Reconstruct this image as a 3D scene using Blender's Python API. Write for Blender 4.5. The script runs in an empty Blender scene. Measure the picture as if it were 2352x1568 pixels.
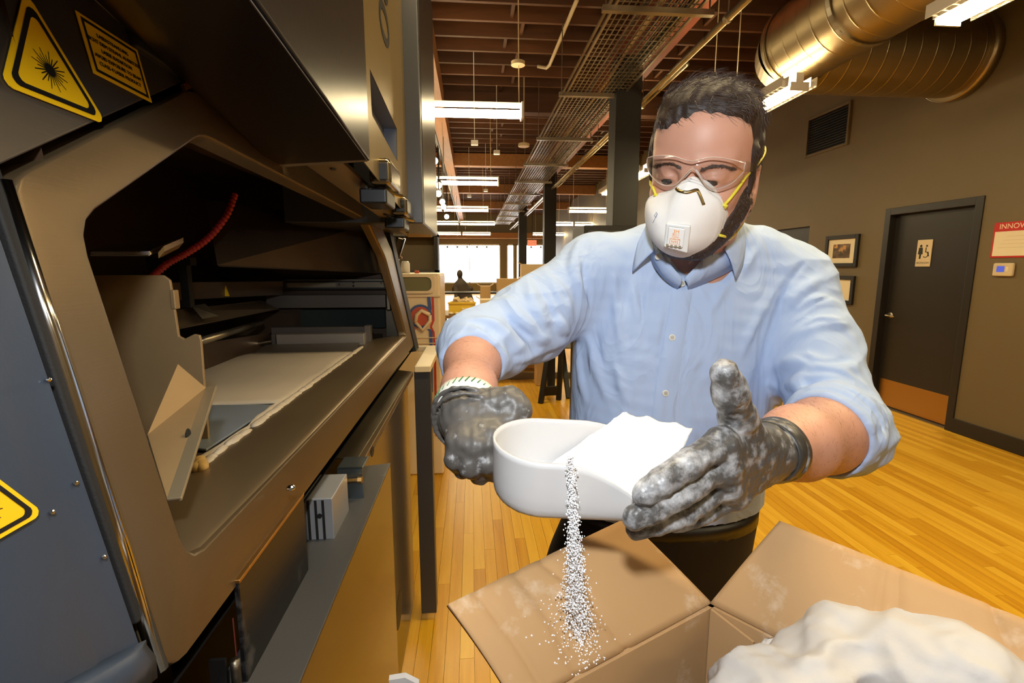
import bpy, bmesh, math, random, time
import numpy as np
from mathutils import Vector, Matrix
T0 = time.time()
sc = bpy.context.scene
COL = sc.collection
# ---------------------------------------------------------------- camera
HC = 1.5
YAW, PITCH, FPX, IW, IH = math.radians(4.65), math.radians(8.73), 1120.0, 2352.0, 1568.0
cam_d = bpy.data.cameras.new('camera')
cam = bpy.data.objects.new('camera', cam_d)
COL.objects.link(cam)
cam.location = (0, 0, HC)
cam.rotation_euler = (math.pi/2 - PITCH, 0, -YAW)
cam_d.sensor_width = 36.0
cam_d.lens = 36.0*FPX/IW
cam_d.clip_start = 0.02
cam_d.clip_end = 200
sc.camera = cam
# ---------------------------------------------------------------- world, exposure
sc.view_settings.view_transform = 'Standard'
sc.view_settings.look = 'None'
sc.view_settings.gamma = 1.0
sc.view_settings.exposure = 0.0
sc.view_settings.use_curve_mapping = False
w = bpy.data.worlds.new('world')
sc.world = w
w.use_nodes = True
w.node_tree.nodes['Background'].inputs[0].default_value = (1.0, 0.80, 0.52, 1)
w.node_tree.nodes['Background'].inputs[1].default_value = 0.15
# ---------------------------------------------------------------- lights
# camera flash: a small lamp on the photographer's camera, above the lens
fl = bpy.data.lights.new('camera_flash', 'SPOT')
fl.energy = 29
fl.color = (0.93, 0.97, 1.0)
fl.shadow_soft_size = 0.03
fl.spot_size = math.radians(164)
fl.spot_blend = 1.0
flo = bpy.data.objects.new('camera_flash', fl)
COL.objects.link(flo)
flo.location = (-0.02, -0.02, 1.745)
flo.rotation_euler = (Vector((0.42, 0.90, 1.22)) - flo.location).to_track_quat('-Z', 'Y').to_euler()
FLUO = (1.0, 0.76, 0.40)          # colour of the room's fluorescent tubes
FLUO_S = 42.0
# ---------------------------------------------------------------- camera maths (pixels of the photograph -> points in the room)
c_r = np.array([math.cos(YAW), -math.sin(YAW), 0.0])
c_f = np.array([math.sin(YAW)*math.cos(PITCH), math.cos(YAW)*math.cos(PITCH), -math.sin(PITCH)])
c_u = np.array([math.sin(YAW)*math.sin(PITCH), math.cos(YAW)*math.sin(PITCH), math.cos(PITCH)])
CP = np.array([0, 0, HC])
def ray(x, y): return c_r*((x-IW/2)/FPX) + c_f - c_u*((y-IH/2)/FPX)
def P(x, y, d): return CP + ray(x, y)*d
def AX(x, y, v):
    d = ray(x, y); return CP + d*(v/d[0])
def AY(x, y, v):
    d = ray(x, y); return CP + d*(v/d[1])
def AZ(x, y, v):
    d = ray(x, y); return CP + d*((v-HC)/d[2])
def PL(x, y, p, n):
    d = ray(x, y); n = np.array(n, float); return CP + d*(np.dot(np.array(p)-CP, n)/np.dot(d, n))
def S(r, g, b):
    f = lambda c: (c/255/12.92) if c/255 <= 0.04045 else ((c/255+0.055)/1.055)**2.4
    return (f(r), f(g), f(b), 1.0)
# ---------------------------------------------------------------- materials
MATS = {}
def pbr(name, col, rough=0.5, metal=0.0, spec=0.5, var=None, bump=None, coat=0.0, dust=None, emit=None, trans=0.0, sss=0.0, rand=0.0, wave=None, rvar=0.0, attr=None):
    """var=(scale,amount,stretch xyz), bump=(scale,strength,stretch,detail), dust=(scale,threshold,softness,colour,stretch)"""
    m = bpy.data.materials.new(name); m.use_nodes = True
    nt = m.node_tree; N = nt.nodes; L = nt.links
    b = N['Principled BSDF']
    b.inputs['Base Color'].default_value = col if len(col) == 4 else (*col, 1)
    b.inputs['Roughness'].default_value = rough
    b.inputs['Metallic'].default_value = metal
    b.inputs['Specular IOR Level'].default_value = spec
    b.inputs['Coat Weight'].default_value = coat
    b.inputs['Transmission Weight'].default_value = trans
    if sss:
        b.inputs['Subsurface Weight'].default_value = sss
        b.inputs['Subsurface Radius'].default_value = (0.012, 0.004, 0.002)
        b.inputs['Subsurface Scale'].default_value = 0.6
    tc = N.new('ShaderNodeTexCoord')
    def coords(st):
        mp = N.new('ShaderNodeMapping'); mp.inputs['Scale'].default_value = st
        L.new(tc.outputs['Object'], mp.inputs[0]); return mp.outputs[0]
    out = None
    if var:
        n = N.new('ShaderNodeTexNoise'); n.inputs['Scale'].default_value = var[0]; n.inputs['Detail'].default_value = 5
        L.new(coords(var[2] if len(var) > 2 else (1, 1, 1)), n.inputs['Vector'])
        mr = N.new('ShaderNodeMapRange'); mr.inputs[1].default_value = 0.3; mr.inputs[2].default_value = 0.7
        mr.inputs[3].default_value = 1-var[1]; mr.inputs[4].default_value = 1+var[1]
        L.new(n.outputs[0], mr.inputs[0])
        mx = N.new('ShaderNodeVectorMath'); mx.operation = 'SCALE'
        mx.inputs[0].default_value = col[:3]; L.new(mr.outputs[0], mx.inputs['Scale']); out = mx.outputs[0]
        if rvar:
            m2 = N.new('ShaderNodeMapRange'); m2.inputs[1].default_value = 0.3; m2.inputs[2].default_value = 0.7
            m2.inputs[3].default_value = rough-rvar; m2.inputs[4].default_value = rough+rvar
            L.new(n.outputs[0], m2.inputs[0]); L.new(m2.outputs[0], b.inputs['Roughness'])
    if rand:
        oi = N.new('ShaderNodeObjectInfo')
        mr = N.new('ShaderNodeMapRange'); mr.inputs[3].default_value = 1-rand; mr.inputs[4].default_value = 1+rand
        L.new(oi.outputs['Random'], mr.inputs[0])
        mx = N.new('ShaderNodeVectorMath'); mx.operation = 'SCALE'
        if out: L.new(out, mx.inputs[0])
        else: mx.inputs[0].default_value = col[:3]
        L.new(mr.outputs[0], mx.inputs['Scale']); out = mx.outputs[0]
    if dust:
        n = N.new('ShaderNodeTexNoise'); n.inputs['Scale'].default_value = dust[0]; n.inputs['Detail'].default_value = 8; n.inputs['Roughness'].default_value = 0.65
        L.new(coords(dust[4] if len(dust) > 4 else (1, 1, 1)), n.inputs['Vector'])
        mr = N.new('ShaderNodeMapRange'); mr.inputs[1].default_value = dust[1]; mr.inputs[2].default_value = dust[1]+dust[2]
        if attr:
            at_ = N.new('ShaderNodeAttribute'); at_.attribute_name = attr
            ma_ = N.new('ShaderNodeMath'); ma_.operation = 'MULTIPLY_ADD'; ma_.inputs[1].default_value = 0.13
            L.new(at_.outputs['Fac'], ma_.inputs[0]); L.new(n.outputs[0], ma_.inputs[2]); L.new(ma_.outputs[0], mr.inputs[0])
        else: L.new(n.outputs[0], mr.inputs[0])
        mx = N.new('ShaderNodeMix'); mx.data_type = 'RGBA'
        if out: L.new(out, mx.inputs[6])
        else: mx.inputs[6].default_value = col if len(col) == 4 else (*col, 1)
        mx.inputs[7].default_value = dust[3]
        L.new(mr.outputs[0], mx.inputs[0]); out = mx.outputs[2]
        if metal:
            inv = N.new('ShaderNodeMath'); inv.operation = 'MULTIPLY_ADD'; inv.inputs[1].default_value = -metal; inv.inputs[2].default_value = metal
            L.new(mr.outputs[0], inv.inputs[0]); L.new(inv.outputs[0], b.inputs['Metallic'])
    if out: L.new(out, b.inputs['Base Color'])
    if bump:
        n = N.new('ShaderNodeTexNoise'); n.inputs['Scale'].default_value = bump[0]; n.inputs['Detail'].default_value = bump[3] if len(bump) > 3 else 3
        L.new(coords(bump[2] if len(bump) > 2 else (1, 1, 1)), n.inputs['Vector'])
        bp = N.new('ShaderNodeBump'); bp.inputs['Strength'].default_value = bump[1]; bp.inputs['Distance'].default_value = bump[4] if len(bump) > 4 else 0.002
        L.new(n.outputs[0], bp.inputs['Height']); L.new(bp.outputs[0], b.inputs['Normal'])
    if emit:
        b.inputs['Emission Color'].default_value = (*emit[0][:3], 1); b.inputs['Emission Strength'].default_value = emit[1]
    MATS[name] = m
    return m
def wood_mat(name, c1, c2, c3, rough=0.35, grain=(14, 1.2, 14), island=False):
    m = bpy.data.materials.new(name); m.use_nodes = True
    nt = m.node_tree; N = nt.nodes; L = nt.links; b = N['Principled BSDF']
    tc = N.new('ShaderNodeTexCoord')
    rnd = N.new('ShaderNodeNewGeometry').outputs['Random Per Island'] if island else N.new('ShaderNodeObjectInfo').outputs['Random']
    add = N.new('ShaderNodeVectorMath'); add.operation = 'ADD'
    sc3 = N.new('ShaderNodeVectorMath'); sc3.operation = 'SCALE'; sc3.inputs[0].default_value = (3, 17, 5)
    L.new(rnd, sc3.inputs['Scale']); L.new(tc.outputs['Object'], add.inputs[0]); L.new(sc3.outputs[0], add.inputs[1])
    mp = N.new('ShaderNodeMapping'); mp.inputs['Scale'].default_value = grain; L.new(add.outputs[0], mp.inputs[0])
    n = N.new('ShaderNodeTexNoise'); n.inputs['Scale'].default_value = 1.0; n.inputs['Detail'].default_value = 7; n.inputs['Roughness'].default_value = 0.6
    n.inputs['Distortion'].default_value = 0.6
    L.new(mp.outputs[0], n.inputs['Vector'])
    ad = N.new('ShaderNodeMath'); ad.operation = 'MULTIPLY_ADD'; ad.inputs[1].default_value = 0.42; 
    L.new(rnd, ad.inputs[0])
    s2 = N.new('ShaderNodeMath'); s2.operation = 'MULTIPLY'; s2.inputs[1].default_value = 0.75; L.new(n.outputs[0], s2.inputs[0]); L.new(s2.outputs[0], ad.inputs[2])
    cr = N.new('ShaderNodeValToRGB'); e = cr.color_ramp.elements
    e[0].position = 0.25; e[0].color = c1; e[1].position = 0.8; e[1].color = c3
    k = e.new(0.55); k.color = c2
    L.new(ad.outputs[0], cr.inputs[0]); L.new(cr.outputs[0], b.inputs['Base Color'])
    b.inputs['Roughness'].default_value = rough
    bp = N.new('ShaderNodeBump'); bp.inputs['Strength'].default_value = 0.08; bp.inputs['Distance'].default_value = 0.001
    L.new(n.outputs[0], bp.inputs['Height']); L.new(bp.outputs[0], b.inputs['Normal'])
    return m
def steel(name, col, rough=0.3, stretch=(60, 2, 60), bstr=0.12, var=(3, 0.12)):
    return pbr(name, col, rough, 1.0, var=(var[0], var[1], (1, 1, 1)), bump=(10, bstr, stretch, 4, 0.0008), rvar=0.06)
WHITE = S(235, 235, 235)
M_steel = pbr('brushed_stainless', S(114, 95, 68), 0.38, 0.62, var=(3, 0.10), bump=(10, 0.10, (60, 2, 60), 4, 0.0008), rvar=0.05)
M_steel_rail = steel('worn_stainless', S(160, 150, 128), 0.36)
M_steel_dark = steel('dull_steel', S(120, 112, 98), 0.42)
M_chrome = pbr('bright_steel', S(200, 200, 200), 0.15, 1.0)
M_blue = pbr('blue_grey_paint', S(52, 64, 82), 0.42, 0.0, var=(6, 0.10), bump=(300, 0.05))
M_grey = pbr('dark_grey_paint', S(58, 58, 60), 0.38, 0.0, var=(5, 0.08), bump=(400, 0.06))
M_hood = pbr('dark_hood_paint', S(112, 106, 102), 0.5, 0.0, bump=(400, 0.05))
M_rubber = pbr('black_rubber', S(24, 24, 25), 0.75, bump=(500, 0.2))
M_black = pbr('black_metal', S(20, 20, 21), 0.35, dust=(9, 0.60, 0.25, S(120, 115, 110)))
M_blackm = pbr('matte_black', S(22, 21, 20), 0.55)
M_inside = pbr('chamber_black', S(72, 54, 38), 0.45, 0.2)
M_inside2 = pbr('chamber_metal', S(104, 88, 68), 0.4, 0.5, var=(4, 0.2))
M_powder = pbr('white_powder', S(236, 236, 238), 0.95, bump=(900, 0.5, (1, 1, 1), 4, 0.0006))
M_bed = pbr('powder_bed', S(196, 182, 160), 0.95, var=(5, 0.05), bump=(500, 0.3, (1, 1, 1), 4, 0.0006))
M_label = pbr('yellow_label', S(245, 195, 20), 0.4)
M_ink = pbr('black_ink', S(18, 16, 14), 0.5)
M_red = pbr('red_paint', S(190, 30, 25), 0.45)
M_bluep = pbr('blue_paint', S(40, 60, 130), 0.45)
M_cream = pbr('cream_paint', S(214, 196, 160), 0.4, var=(3, 0.06))
M_white = pbr('white_plastic', S(228, 226, 220), 0.35)
M_paper = pbr('paper', S(232, 220, 190), 0.7)
M_brass = pbr('brass', S(190, 150, 90), 0.35, 1.0)
M_wall = pbr('brown_grey_wall_paint', S(106, 92, 64), 0.6, var=(1.5, 0.04), bump=(200, 0.08))
M_walld = pbr('dark_door_paint', S(34, 31, 28), 0.4)
M_ceil = pbr('ceiling_boards', S(62, 38, 24), 0.7, var=(3, 0.2, (1, 6, 1)))
M_joist = wood_mat('joist_wood', S(66, 39, 22), S(86, 52, 29), S(104, 64, 36), 0.6, (1.5, 14, 14))
M_beam = wood_mat('beam_wood', S(140, 92, 48), S(165, 112, 60), S(185, 130, 75), 0.55, (14, 1.5, 14))
M_rust = pbr('oxide_red_steel', S(128, 62, 36), 0.6, var=(3, 0.15))
M_galv = pbr('galvanised_steel', S(170, 160, 140), 0.34, 0.9, var=(5, 0.15), rvar=0.08)
M_duct = pbr('spiral_duct', S(168, 150, 116), 0.40, 1.0)
M_floorA = wood_mat('maple_plank', S(192, 132, 18), S(216, 160, 34), S(232, 182, 56), 0.30, (34, 1.4, 10))
M_floorB = wood_mat('maple_boards_far', S(192, 132, 18), S(216, 160, 34), S(232, 182, 56), 0.30, (34, 1.4, 10), island=True)
M_tube = pbr('lit_tube', (1, 1, 1, 1), 0.5, emit=((1.0, 0.80, 0.46), FLUO_S))
M_spot = pbr('lit_spot', (1, 1, 1, 1), 0.5, emit=((1.0, 0.82, 0.55), 14))
M_day = pbr('daylight_pane', (1, 1, 1, 1), 0.5, emit=((0.92, 0.96, 1.0), 7))
M_exit = pbr('exit_sign_red', S(225, 120, 80), 0.5, emit=((1.0, 0.25, 0.12), 0.8))
M_screen = pbr('blue_screen', S(70, 80, 200), 0.3, emit=((0.10, 0.16, 0.75), 0.5))
# ---------------------------------------------------------------- mesh helpers
def link(o, parent=None):
    COL.objects.link(o)
    if parent is not None:
        o.parent = parent
        if parent.parent is None:
            o.matrix_parent_inverse = Matrix.Translation(-Vector(parent.location))
    return o
def tag(o, label=None, cat=None, group=None, kind=None):
    if label: o['label'] = label
    if cat: o['category'] = cat
    if group: o['group'] = group
    if kind: o['kind'] = kind
    return o
def empty(name, loc, label=None, cat=None, group=None, kind=None):
    o = bpy.data.objects.new(name, None); o.empty_display_size = 0.05
    o.location = loc; COL.objects.link(o)
    return tag(o, label, cat, group, kind)
def clean(v): return tuple(float(c) for c in v)
class MB:
    def __init__(s): s.v = []; s.f = []
    def add(s, vs, fs):
        n = len(s.v); s.v += [clean(v) for v in vs]; s.f += [tuple(i+n for i in f) for f in fs]; return s
    def hexa(s, p):          # 8 points: bottom 4, top 4
        return s.add(p, [(3, 2, 1, 0), (4, 5, 6, 7), (0, 1, 5, 4), (1, 2, 6, 5), (2, 3, 7, 6), (3, 0, 4, 7)])
    def box(s, lo, hi):
        (a, b, c), (d, e, f) = lo, hi
        return s.hexa([(a, b, c), (d, b, c), (d, e, c), (a, e, c), (a, b, f), (d, b, f), (d, e, f), (a, e, f)])
    def slab(s, quad, off):  # polygon thickened by the vector off
        n = len(quad); q = [np.array(p, float) for p in quad]; o = np.array(off, float)
        vs = q + [p+o for p in q]
        fs = [tuple(range(n-1, -1, -1)), tuple(range(n, 2*n))] + [(i, (i+1) % n, n+(i+1) % n, n+i) for i in range(n)]
        return s.add(vs, fs)
    def bar(s, a, b, w, h, up=(0, 0, 1)):
        a = np.array(a, float); b = np.array(b, float); d = (b-a)/np.linalg.norm(b-a)
        x = np.cross(d, up); 
        if np.linalg.norm(x) < 1e-6: x = np.cross(d, (1, 0, 0))
        x /= np.linalg.norm(x); z = np.cross(x, d)
        q = [a-x*w/2-z*h/2, a+x*w/2-z*h/2, a+x*w/2+z*h/2, a-x*w/2+z*h/2]
        return s.slab(q, b-a)
    def tube(s, pts, r, n=10, cap=True, closed=False):
        pts = [np.array(p, float) for p in pts]; m = len(pts)
        rs = r if hasattr(r, '__len__') else [r]*m
        rings = []; ref = None
        for i, p in enumerate(pts):
            if closed: t = pts[(i+1) % m]-pts[i-1]
            else: t = pts[min(i+1, m-1)]-pts[max(i-1, 0)]
            t = t/(np.linalg.norm(t)+1e-12)
            if ref is None:
                ref = np.cross(t, (0, 0, 1)); 
                if np.linalg.norm(ref) < 1e-3: ref = np.cross(t, (1, 0, 0))
            ref = ref-t*np.dot(ref, t); ref /= np.linalg.norm(ref)+1e-12
            bn = np.cross(t, ref)
            rings.append([p+(ref*math.cos(k*2*math.pi/n)+bn*math.sin(k*2*math.pi/n))*rs[i] for k in range(n)])
        fs = []
        for i in range(m if closed else m-1):
            for k in range(n):
                j = (i+1) % m
                fs.append((i*n+k, i*n+(k+1) % n, j*n+(k+1) % n, j*n+k))
        if cap and not closed:
            fs.append(tuple(range(n-1, -1, -1))); fs.append(tuple((m-1)*n+k for k in range(n)))
        return s.add([p for rg in rings for p in rg], fs)
    def disc(s, c, nrm, r, t, n=20):
        c = np.array(c, float); nrm = np.array(nrm, float); nrm /= np.linalg.norm(nrm)
        return s.tube([c, c+nrm*t], r, n)
    def ball(s, c, r, nu=12, nv=8):
        c = np.array(c, float); rr = np.array(r if hasattr(r, '__len__') else (r, r, r), float)
        vs = [c+rr*np.array((0, 0, 1))]; 
        for i in range(1, nv):
            a = math.pi*i/nv
            for k in range(nu):
                b = 2*math.pi*k/nu; vs.append(c+rr*np.array((math.sin(a)*math.cos(b), math.sin(a)*math.sin(b), math.cos(a))))
        vs.append(c-rr*np.array((0, 0, 1)))
        fs = [(0, 1+k, 1+(k+1) % nu) for k in range(nu)]
        for i in range(nv-2):
            for k in range(nu):
                a = 1+i*nu; fs.append((a+k, a+nu+k, a+nu+(k+1) % nu, a+(k+1) % nu))
        a = 1+(nv-2)*nu; e = len(vs)-1
        fs += [(a+(k+1) % nu, a+k, e) for k in range(nu)]
        return s.add(vs, fs)
    def grid(s, rows, closed=False):
        m, n = len(rows), len(rows[0])
        fs = [(i*n+j, i*n+(j+1) % n, (i+1)*n+(j+1) % n, (i+1)*n+j) for i in range(m-1) for j in range(n if closed else n-1)]
        return s.add([p for r in rows for p in r], fs)
    def build(s, name, mat, parent=None, smooth=False, bevel=0.0, seg=2, solid=0.0, offset=0.0, sub=0, recalc=True):
        me = bpy.data.meshes.new(name); me.from_pydata(s.v, [], s.f)
        if recalc:
            bm = bmesh.new(); bm.from_mesh(me); bmesh.ops.recalc_face_normals(bm, faces=bm.faces); bm.to_mesh(me); bm.free()
        for mm in (mat if isinstance(mat, (list, tuple)) else [mat]): me.materials.append(mm)
        o = bpy.data.objects.new(name, me); link(o, parent)
        if smooth or bevel: me.polygons.foreach_set('use_smooth', [True]*len(me.polygons))
        if solid:
            md = o.modifiers.new('solid', 'SOLIDIFY'); md.thickness = solid; md.offset = offset
        if bevel:
            md = o.modifiers.new('bevel', 'BEVEL'); md.width = bevel; md.segments = seg; md.limit_method = 'ANGLE'; md.harden_normals = True
        if sub:
            md = o.modifiers.new('sub', 'SUBSURF'); md.levels = sub; md.render_levels = sub
        return o
def np_mesh(name, V, Fq, mat, parent=None):
    me = bpy.data.meshes.new(name)
    V = np.asarray(V, np.float32); Fq = np.asarray(Fq, np.int32); k = Fq.shape[1]
    me.vertices.add(len(V)); me.vertices.foreach_set('co', V.ravel())
    me.loops.add(Fq.size); me.loops.foreach_set('vertex_index', Fq.ravel())
    me.polygons.add(len(Fq)); me.polygons.foreach_set('loop_start', np.arange(0, Fq.size, k, dtype=np.int32))
    me.polygons.foreach_set('use_smooth', np.ones(len(Fq), bool))
    me.update(calc_edges=True); me.validate()
    for mm in (mat if isinstance(mat, (list, tuple)) else [mat]): me.materials.append(mm)
    o = bpy.data.objects.new(name, me); link(o, parent)
    return o
def text(name, body, origin, xdir, ydir, size, mat, parent, align='CENTER', extrude=0.0002):
    cu = bpy.data.curves.new(name, 'FONT'); cu.body = body; cu.size = 1.0; cu.align_x = align; cu.align_y = 'CENTER'
    cu.extrude = extrude/size
    tmp = bpy.data.objects.new(name, cu); COL.objects.link(tmp)
    dg = bpy.context.evaluated_depsgraph_get(); me = bpy.data.meshes.new_from_object(tmp.evaluated_get(dg))
    bpy.data.objects.remove(tmp)
    x = np.array(xdir, float); y = np.array(ydir, float); z = np.cross(x, y); z /= np.linalg.norm(z)
    n = len(me.vertices); co = np.zeros(n*3, np.float32); me.vertices.foreach_get('co', co); co = co.reshape(-1, 3)
    w3 = np.array(origin) + size*(co[:, :1]*x + co[:, 1:2]*y + co[:, 2:3]*z)
    me.vertices.foreach_set('co', w3.astype(np.float32).ravel()); me.update()
    me.materials.clear(); me.materials.append(mat)
    o = bpy.data.objects.new(name, me); link(o, parent); return o
def copy_tree(root, loc):
    c = root.copy(); COL.objects.link(c); c.location = loc
    for ch in list(root.children):
        k = ch.copy(); COL.objects.link(k); k.parent = c
        for g in list(ch.children):
            q = g.copy(); COL.objects.link(q); q.parent = k
    return c
rng = random.Random(7)
# ================================================================ ROOM
WX = 4.38            # right wall
ZC = 4.75            # underside of the roof boards
ZJ = 4.32            # underside of the joists
YF = 28.0            # far window wall
fl_o = MB().box((-3.2, -2.5, -0.2), (WX+0.2, YF+0.2, -0.022)).build('floor', M_floorB); tag(fl_o, kind='structure')
# strip planks: the nearest ones singly, the rest as one part
PWID = 0.057
lens = [0.9, 1.2, 1.5, 1.8]
pl_me = []
for L_ in lens:
    mb = MB().box((0, 0, -0.0215), (PWID-0.0012, L_-0.0012, 0.0))
    me = bpy.data.meshes.new('plank'); me.from_pydata(mb.v, [], mb.f); me.materials.append(M_floorA); pl_me.append(me)
near, rest = [], MB()
nx0 = -3.2
cnt = 0
row = 0
x = nx0
cands = []
while x < WX:
    y = -2.5 - rng.random()*1.5
    while y < YF:
        k = rng.randrange(4)
        cands.append((x, y, k)); y += lens[k]
    x += PWID
def seen(c):
    x, y, k = c; ym = y+lens[k]/2
    if ym < 1.0 or ym > 7: return 1e9
    q = np.array([x, ym, 0])-CP; z = q@c_f
    if z < 0.2: return 1e9
    px = IW/2+FPX*(q@c_r)/z; py = IH/2-FPX*(q@c_u)/z
    if not (980 < px < 2500 and 700 < py < 1800): return 1e9
    if 1180 < px < 1650 and ym < 3.2: return 1e9
    return math.hypot(x-0.8, ym-1.0)
cands.sort(key=seen)
for i, (x, y, k) in enumerate(cands):
    if i < 295 and seen((x, y, k)) < 1e8:
        o = bpy.data.objects.new('plank', pl_me[k]); o.location = (x, y, 0); COL.objects.link(o); o.parent = fl_o
    else:
        rest.box((x, y, -0.0215), (x+PWID-0.0012, y+lens[k]-0.0012, 0))
o = rest.build('plank', M_floorB, fl_o, recalc=False); o['kind'] = 'stuff'
# walls
def struct(o): o['kind'] = 'structure'; return o
DY0, DY1, DZ = 4.03, 4.90, 2.03        # door leaf
RY0, RY1, RZ = 6.15, 8.60, 2.02        # recess in the right wall
wr = MB()
wr.box((WX, -2.5, 0), (WX+0.2, DY0-0.07, ZC)); wr.box((WX, DY0-0.07, DZ+0.06), (WX+0.2, DY1+0.07, ZC)); wr.box((WX, DY1+0.07, 0), (WX+0.2, RY0, ZC))
wr.box((WX, RY0, RZ), (WX+0.2, RY1, ZC)); wr.box((WX, RY1, 0), (WX+0.2, YF, ZC))
struct(wr.build('wall_right', M_wall))
rc = MB().box((WX+0.9, RY0, 0), (WX+1.0, RY1, RZ)).box((WX+0.2, RY1, 0), (WX+1.0, RY1+0.1, RZ)).box((WX+0.2, RY0-0.1, 0), (WX+1.0, RY0, RZ)).box((WX+0.2, RY0, RZ), (WX+1.0, RY1, RZ+0.1))
struct(rc.build('wall_recess', M_wall))
rf_ = MB()
xx_ = WX+0.2
while xx_ < WX+1.0: rf_.box((xx_, RY0, -0.022), (xx_+PWID-.0012, RY1, 0)); xx_ += PWID
o = rf_.build('plank', M_floorB, fl_o, recalc=False); o['kind'] = 'stuff'
struct(MB().box((WX+0.05, RY0+0.001, 0), (WX+0.12, RY0+0.75, RZ-0.001)).build('trim_1', M_walld))
struct(MB().box((-3.2, -2.5, 0), (-3.0, YF, ZC)).build('wall_left', M_wall))
struct(MB().box((-3.2, -2.7, 0), (WX+0.2, -2.5, ZC)).build('wall_back', M_wall))
bb = MB().box((WX-0.015, -2.5, 0), (WX, DY0-0.07, 0.13)).box((WX-0.015, DY1+0.07, 0), (WX, RY0, 0.13))
struct(bb.build('baseboard_right', M_walld, bevel=0.004))
# door
dr = MB().box((WX+0.06, DY0, 0.008), (WX+0.10, DY1, DZ)).build('door_1', M_walld); struct(dr)
fr = MB().box((WX-0.012, DY0-0.07, 0), (WX+0.14, DY0, DZ+0.07)).box((WX-0.012, DY1, 0), (WX+0.14, DY1+0.07, DZ+0.07)).box((WX-0.012, DY0, DZ), (WX+0.14, DY1, DZ+0.07))
fr.build('door_frame', M_walld, dr, bevel=0.004)
MB().box((WX+0.057, DY0+0.03, 0.02), (WX+0.06, DY1-0.03, 0.30)).build('kick_plate', M_brass, dr)
hd = MB().disc((WX+0.06, DY1-0.07, 0.99), (-1, 0, 0), 0.032, 0.012, 20)
hd.tube([(WX+0.05, DY1-0.07, 0.99), (WX+0.0, DY1-0.07, 0.99), (WX-0.005, DY1-0.075, 0.99), (WX-0.005, DY1-0.18, 0.985)], [0.011, 0.011, 0.011, 0.008], 10)
hd.build('handle', M_galv, dr, smooth=True)
sg = MB().box((WX+0.052, DY0+0.42, 1.50), (WX+0.06, DY0+0.58, 1.76)).build('restroom_sign', M_cream, dr, bevel=0.003)
def flat(mb, pts, x): mb.slab([(x, p[0], p[1]) for p in pts], (-0.001, 0, 0))
sy = DY0+0.5
ic = MB()
# a standing figure and a wheelchair symbol
ic.disc((WX+0.052, sy+0.035, 1.70), (-1, 0, 0), 0.013, 0.001, 14)
flat(ic, [(sy+0.055, 1.685), (sy+0.015, 1.685), (sy+0.010, 1.62), (sy+0.025, 1.62), (sy+0.028, 1.575), (sy+0.045, 1.575), (sy+0.045, 1.62), (sy+0.062, 1.62)], WX+0.052)
ic.disc((WX+0.052, sy-0.028, 1.70), (-1, 0, 0), 0.010, 0.001, 14)
ic.tube([(WX+0.0515, sy-0.022, 1.685), (WX+0.0515, sy-0.022, 1.64), (WX+0.0515, sy-0.048, 1.64), (WX+0.0515, sy-0.056, 1.60)], 0.004, 6)
ic.tube([(WX+0.0515, sy-0.022+0.026*math.cos(a), 1.615+0.026*math.sin(a)) for a in np.linspace(1.4, 5.6, 14)], 0.0035, 6)
ic.build('restroom_symbol', M_ink, sg)
text('lettering', 'RESTROOM', (WX+0.0515, sy, 1.535), (0, -1, 0), (0, 0, 1), 0.026, M_ink, sg)
# ceiling: boards, joists and bridging
ce = MB().box((-3.2, -2.5, ZC), (WX+0.2, YF, ZC+0.15)).build('ceiling', M_ceil); struct(ce)
jm = MB().box((-3.0, -0.022, ZJ), (WX, 0.022, ZC))
jme = bpy.data.meshes.new('joist'); jme.from_pydata(jm.v, [], jm.f); jme.materials.append(M_joist)
y = 0.9
js = 0.406
while y < YF-0.5:
    o = bpy.data.objects.new('joist', jme); o.location = (0, y, 0); COL.objects.link(o); o.parent = ce; y += js
bm_ = MB().box((-0.02, 0.022, ZJ+0.03), (0.02, js-0.022, ZC))
bme = bpy.data.meshes.new('bridging_block'); bme.from_pydata(bm_.v, [], bm_.f); bme.materials.append(M_joist)
for i in range(12, 40):
    for xx in (0.55, 2.9):
        o = bpy.data.objects.new('bridging_block', bme); o.location = (xx + (0.09 if i % 2 else -0.09) + 0.05*rng.random(), 0.9+js*i, 0); COL.objects.link(o); o.parent = ce
# beams
struct(MB().box((-0.70, 0.2, 3.98), (-0.42, YF-0.4, ZJ)).build('trim_2', M_beam))
for i, yy in enumerate((8.6, 13.0, 17.6, 22.2)):
    struct(MB().box((-3.0, yy-0.11, 4.02), (WX, yy+0.11, ZJ)).build('trim_%d' % (3+i), M_beam if i else M_joist))
bx = MB().box((1.86, 1.0, 4.29), (2.24, YF-0.4, ZJ)).box((1.86, 1.0, 3.88), (2.24, YF-0.4, 3.91)).box((2.04, 1.0, 3.91), (2.06, YF-0.4, 4.29))
struct(bx.build('trim_7', M_rust))
# columns
def column(x, y, lab):
    o = MB().box((x-0.15, y-0.15, 0), (x+0.15, y+0.15, 3.88)).build('column', M_blackm, bevel=0.006)
    tag(o, lab, 'column', 'black square columns'); return o
column(1.83, 6.0, 'black square column right behind the man in the blue shirt')
column(1.98, 12.6, 'middle black column left of the man, below the long pipe')
column(1.95, 19.0, 'farthest black column, close to the bright window')
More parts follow.
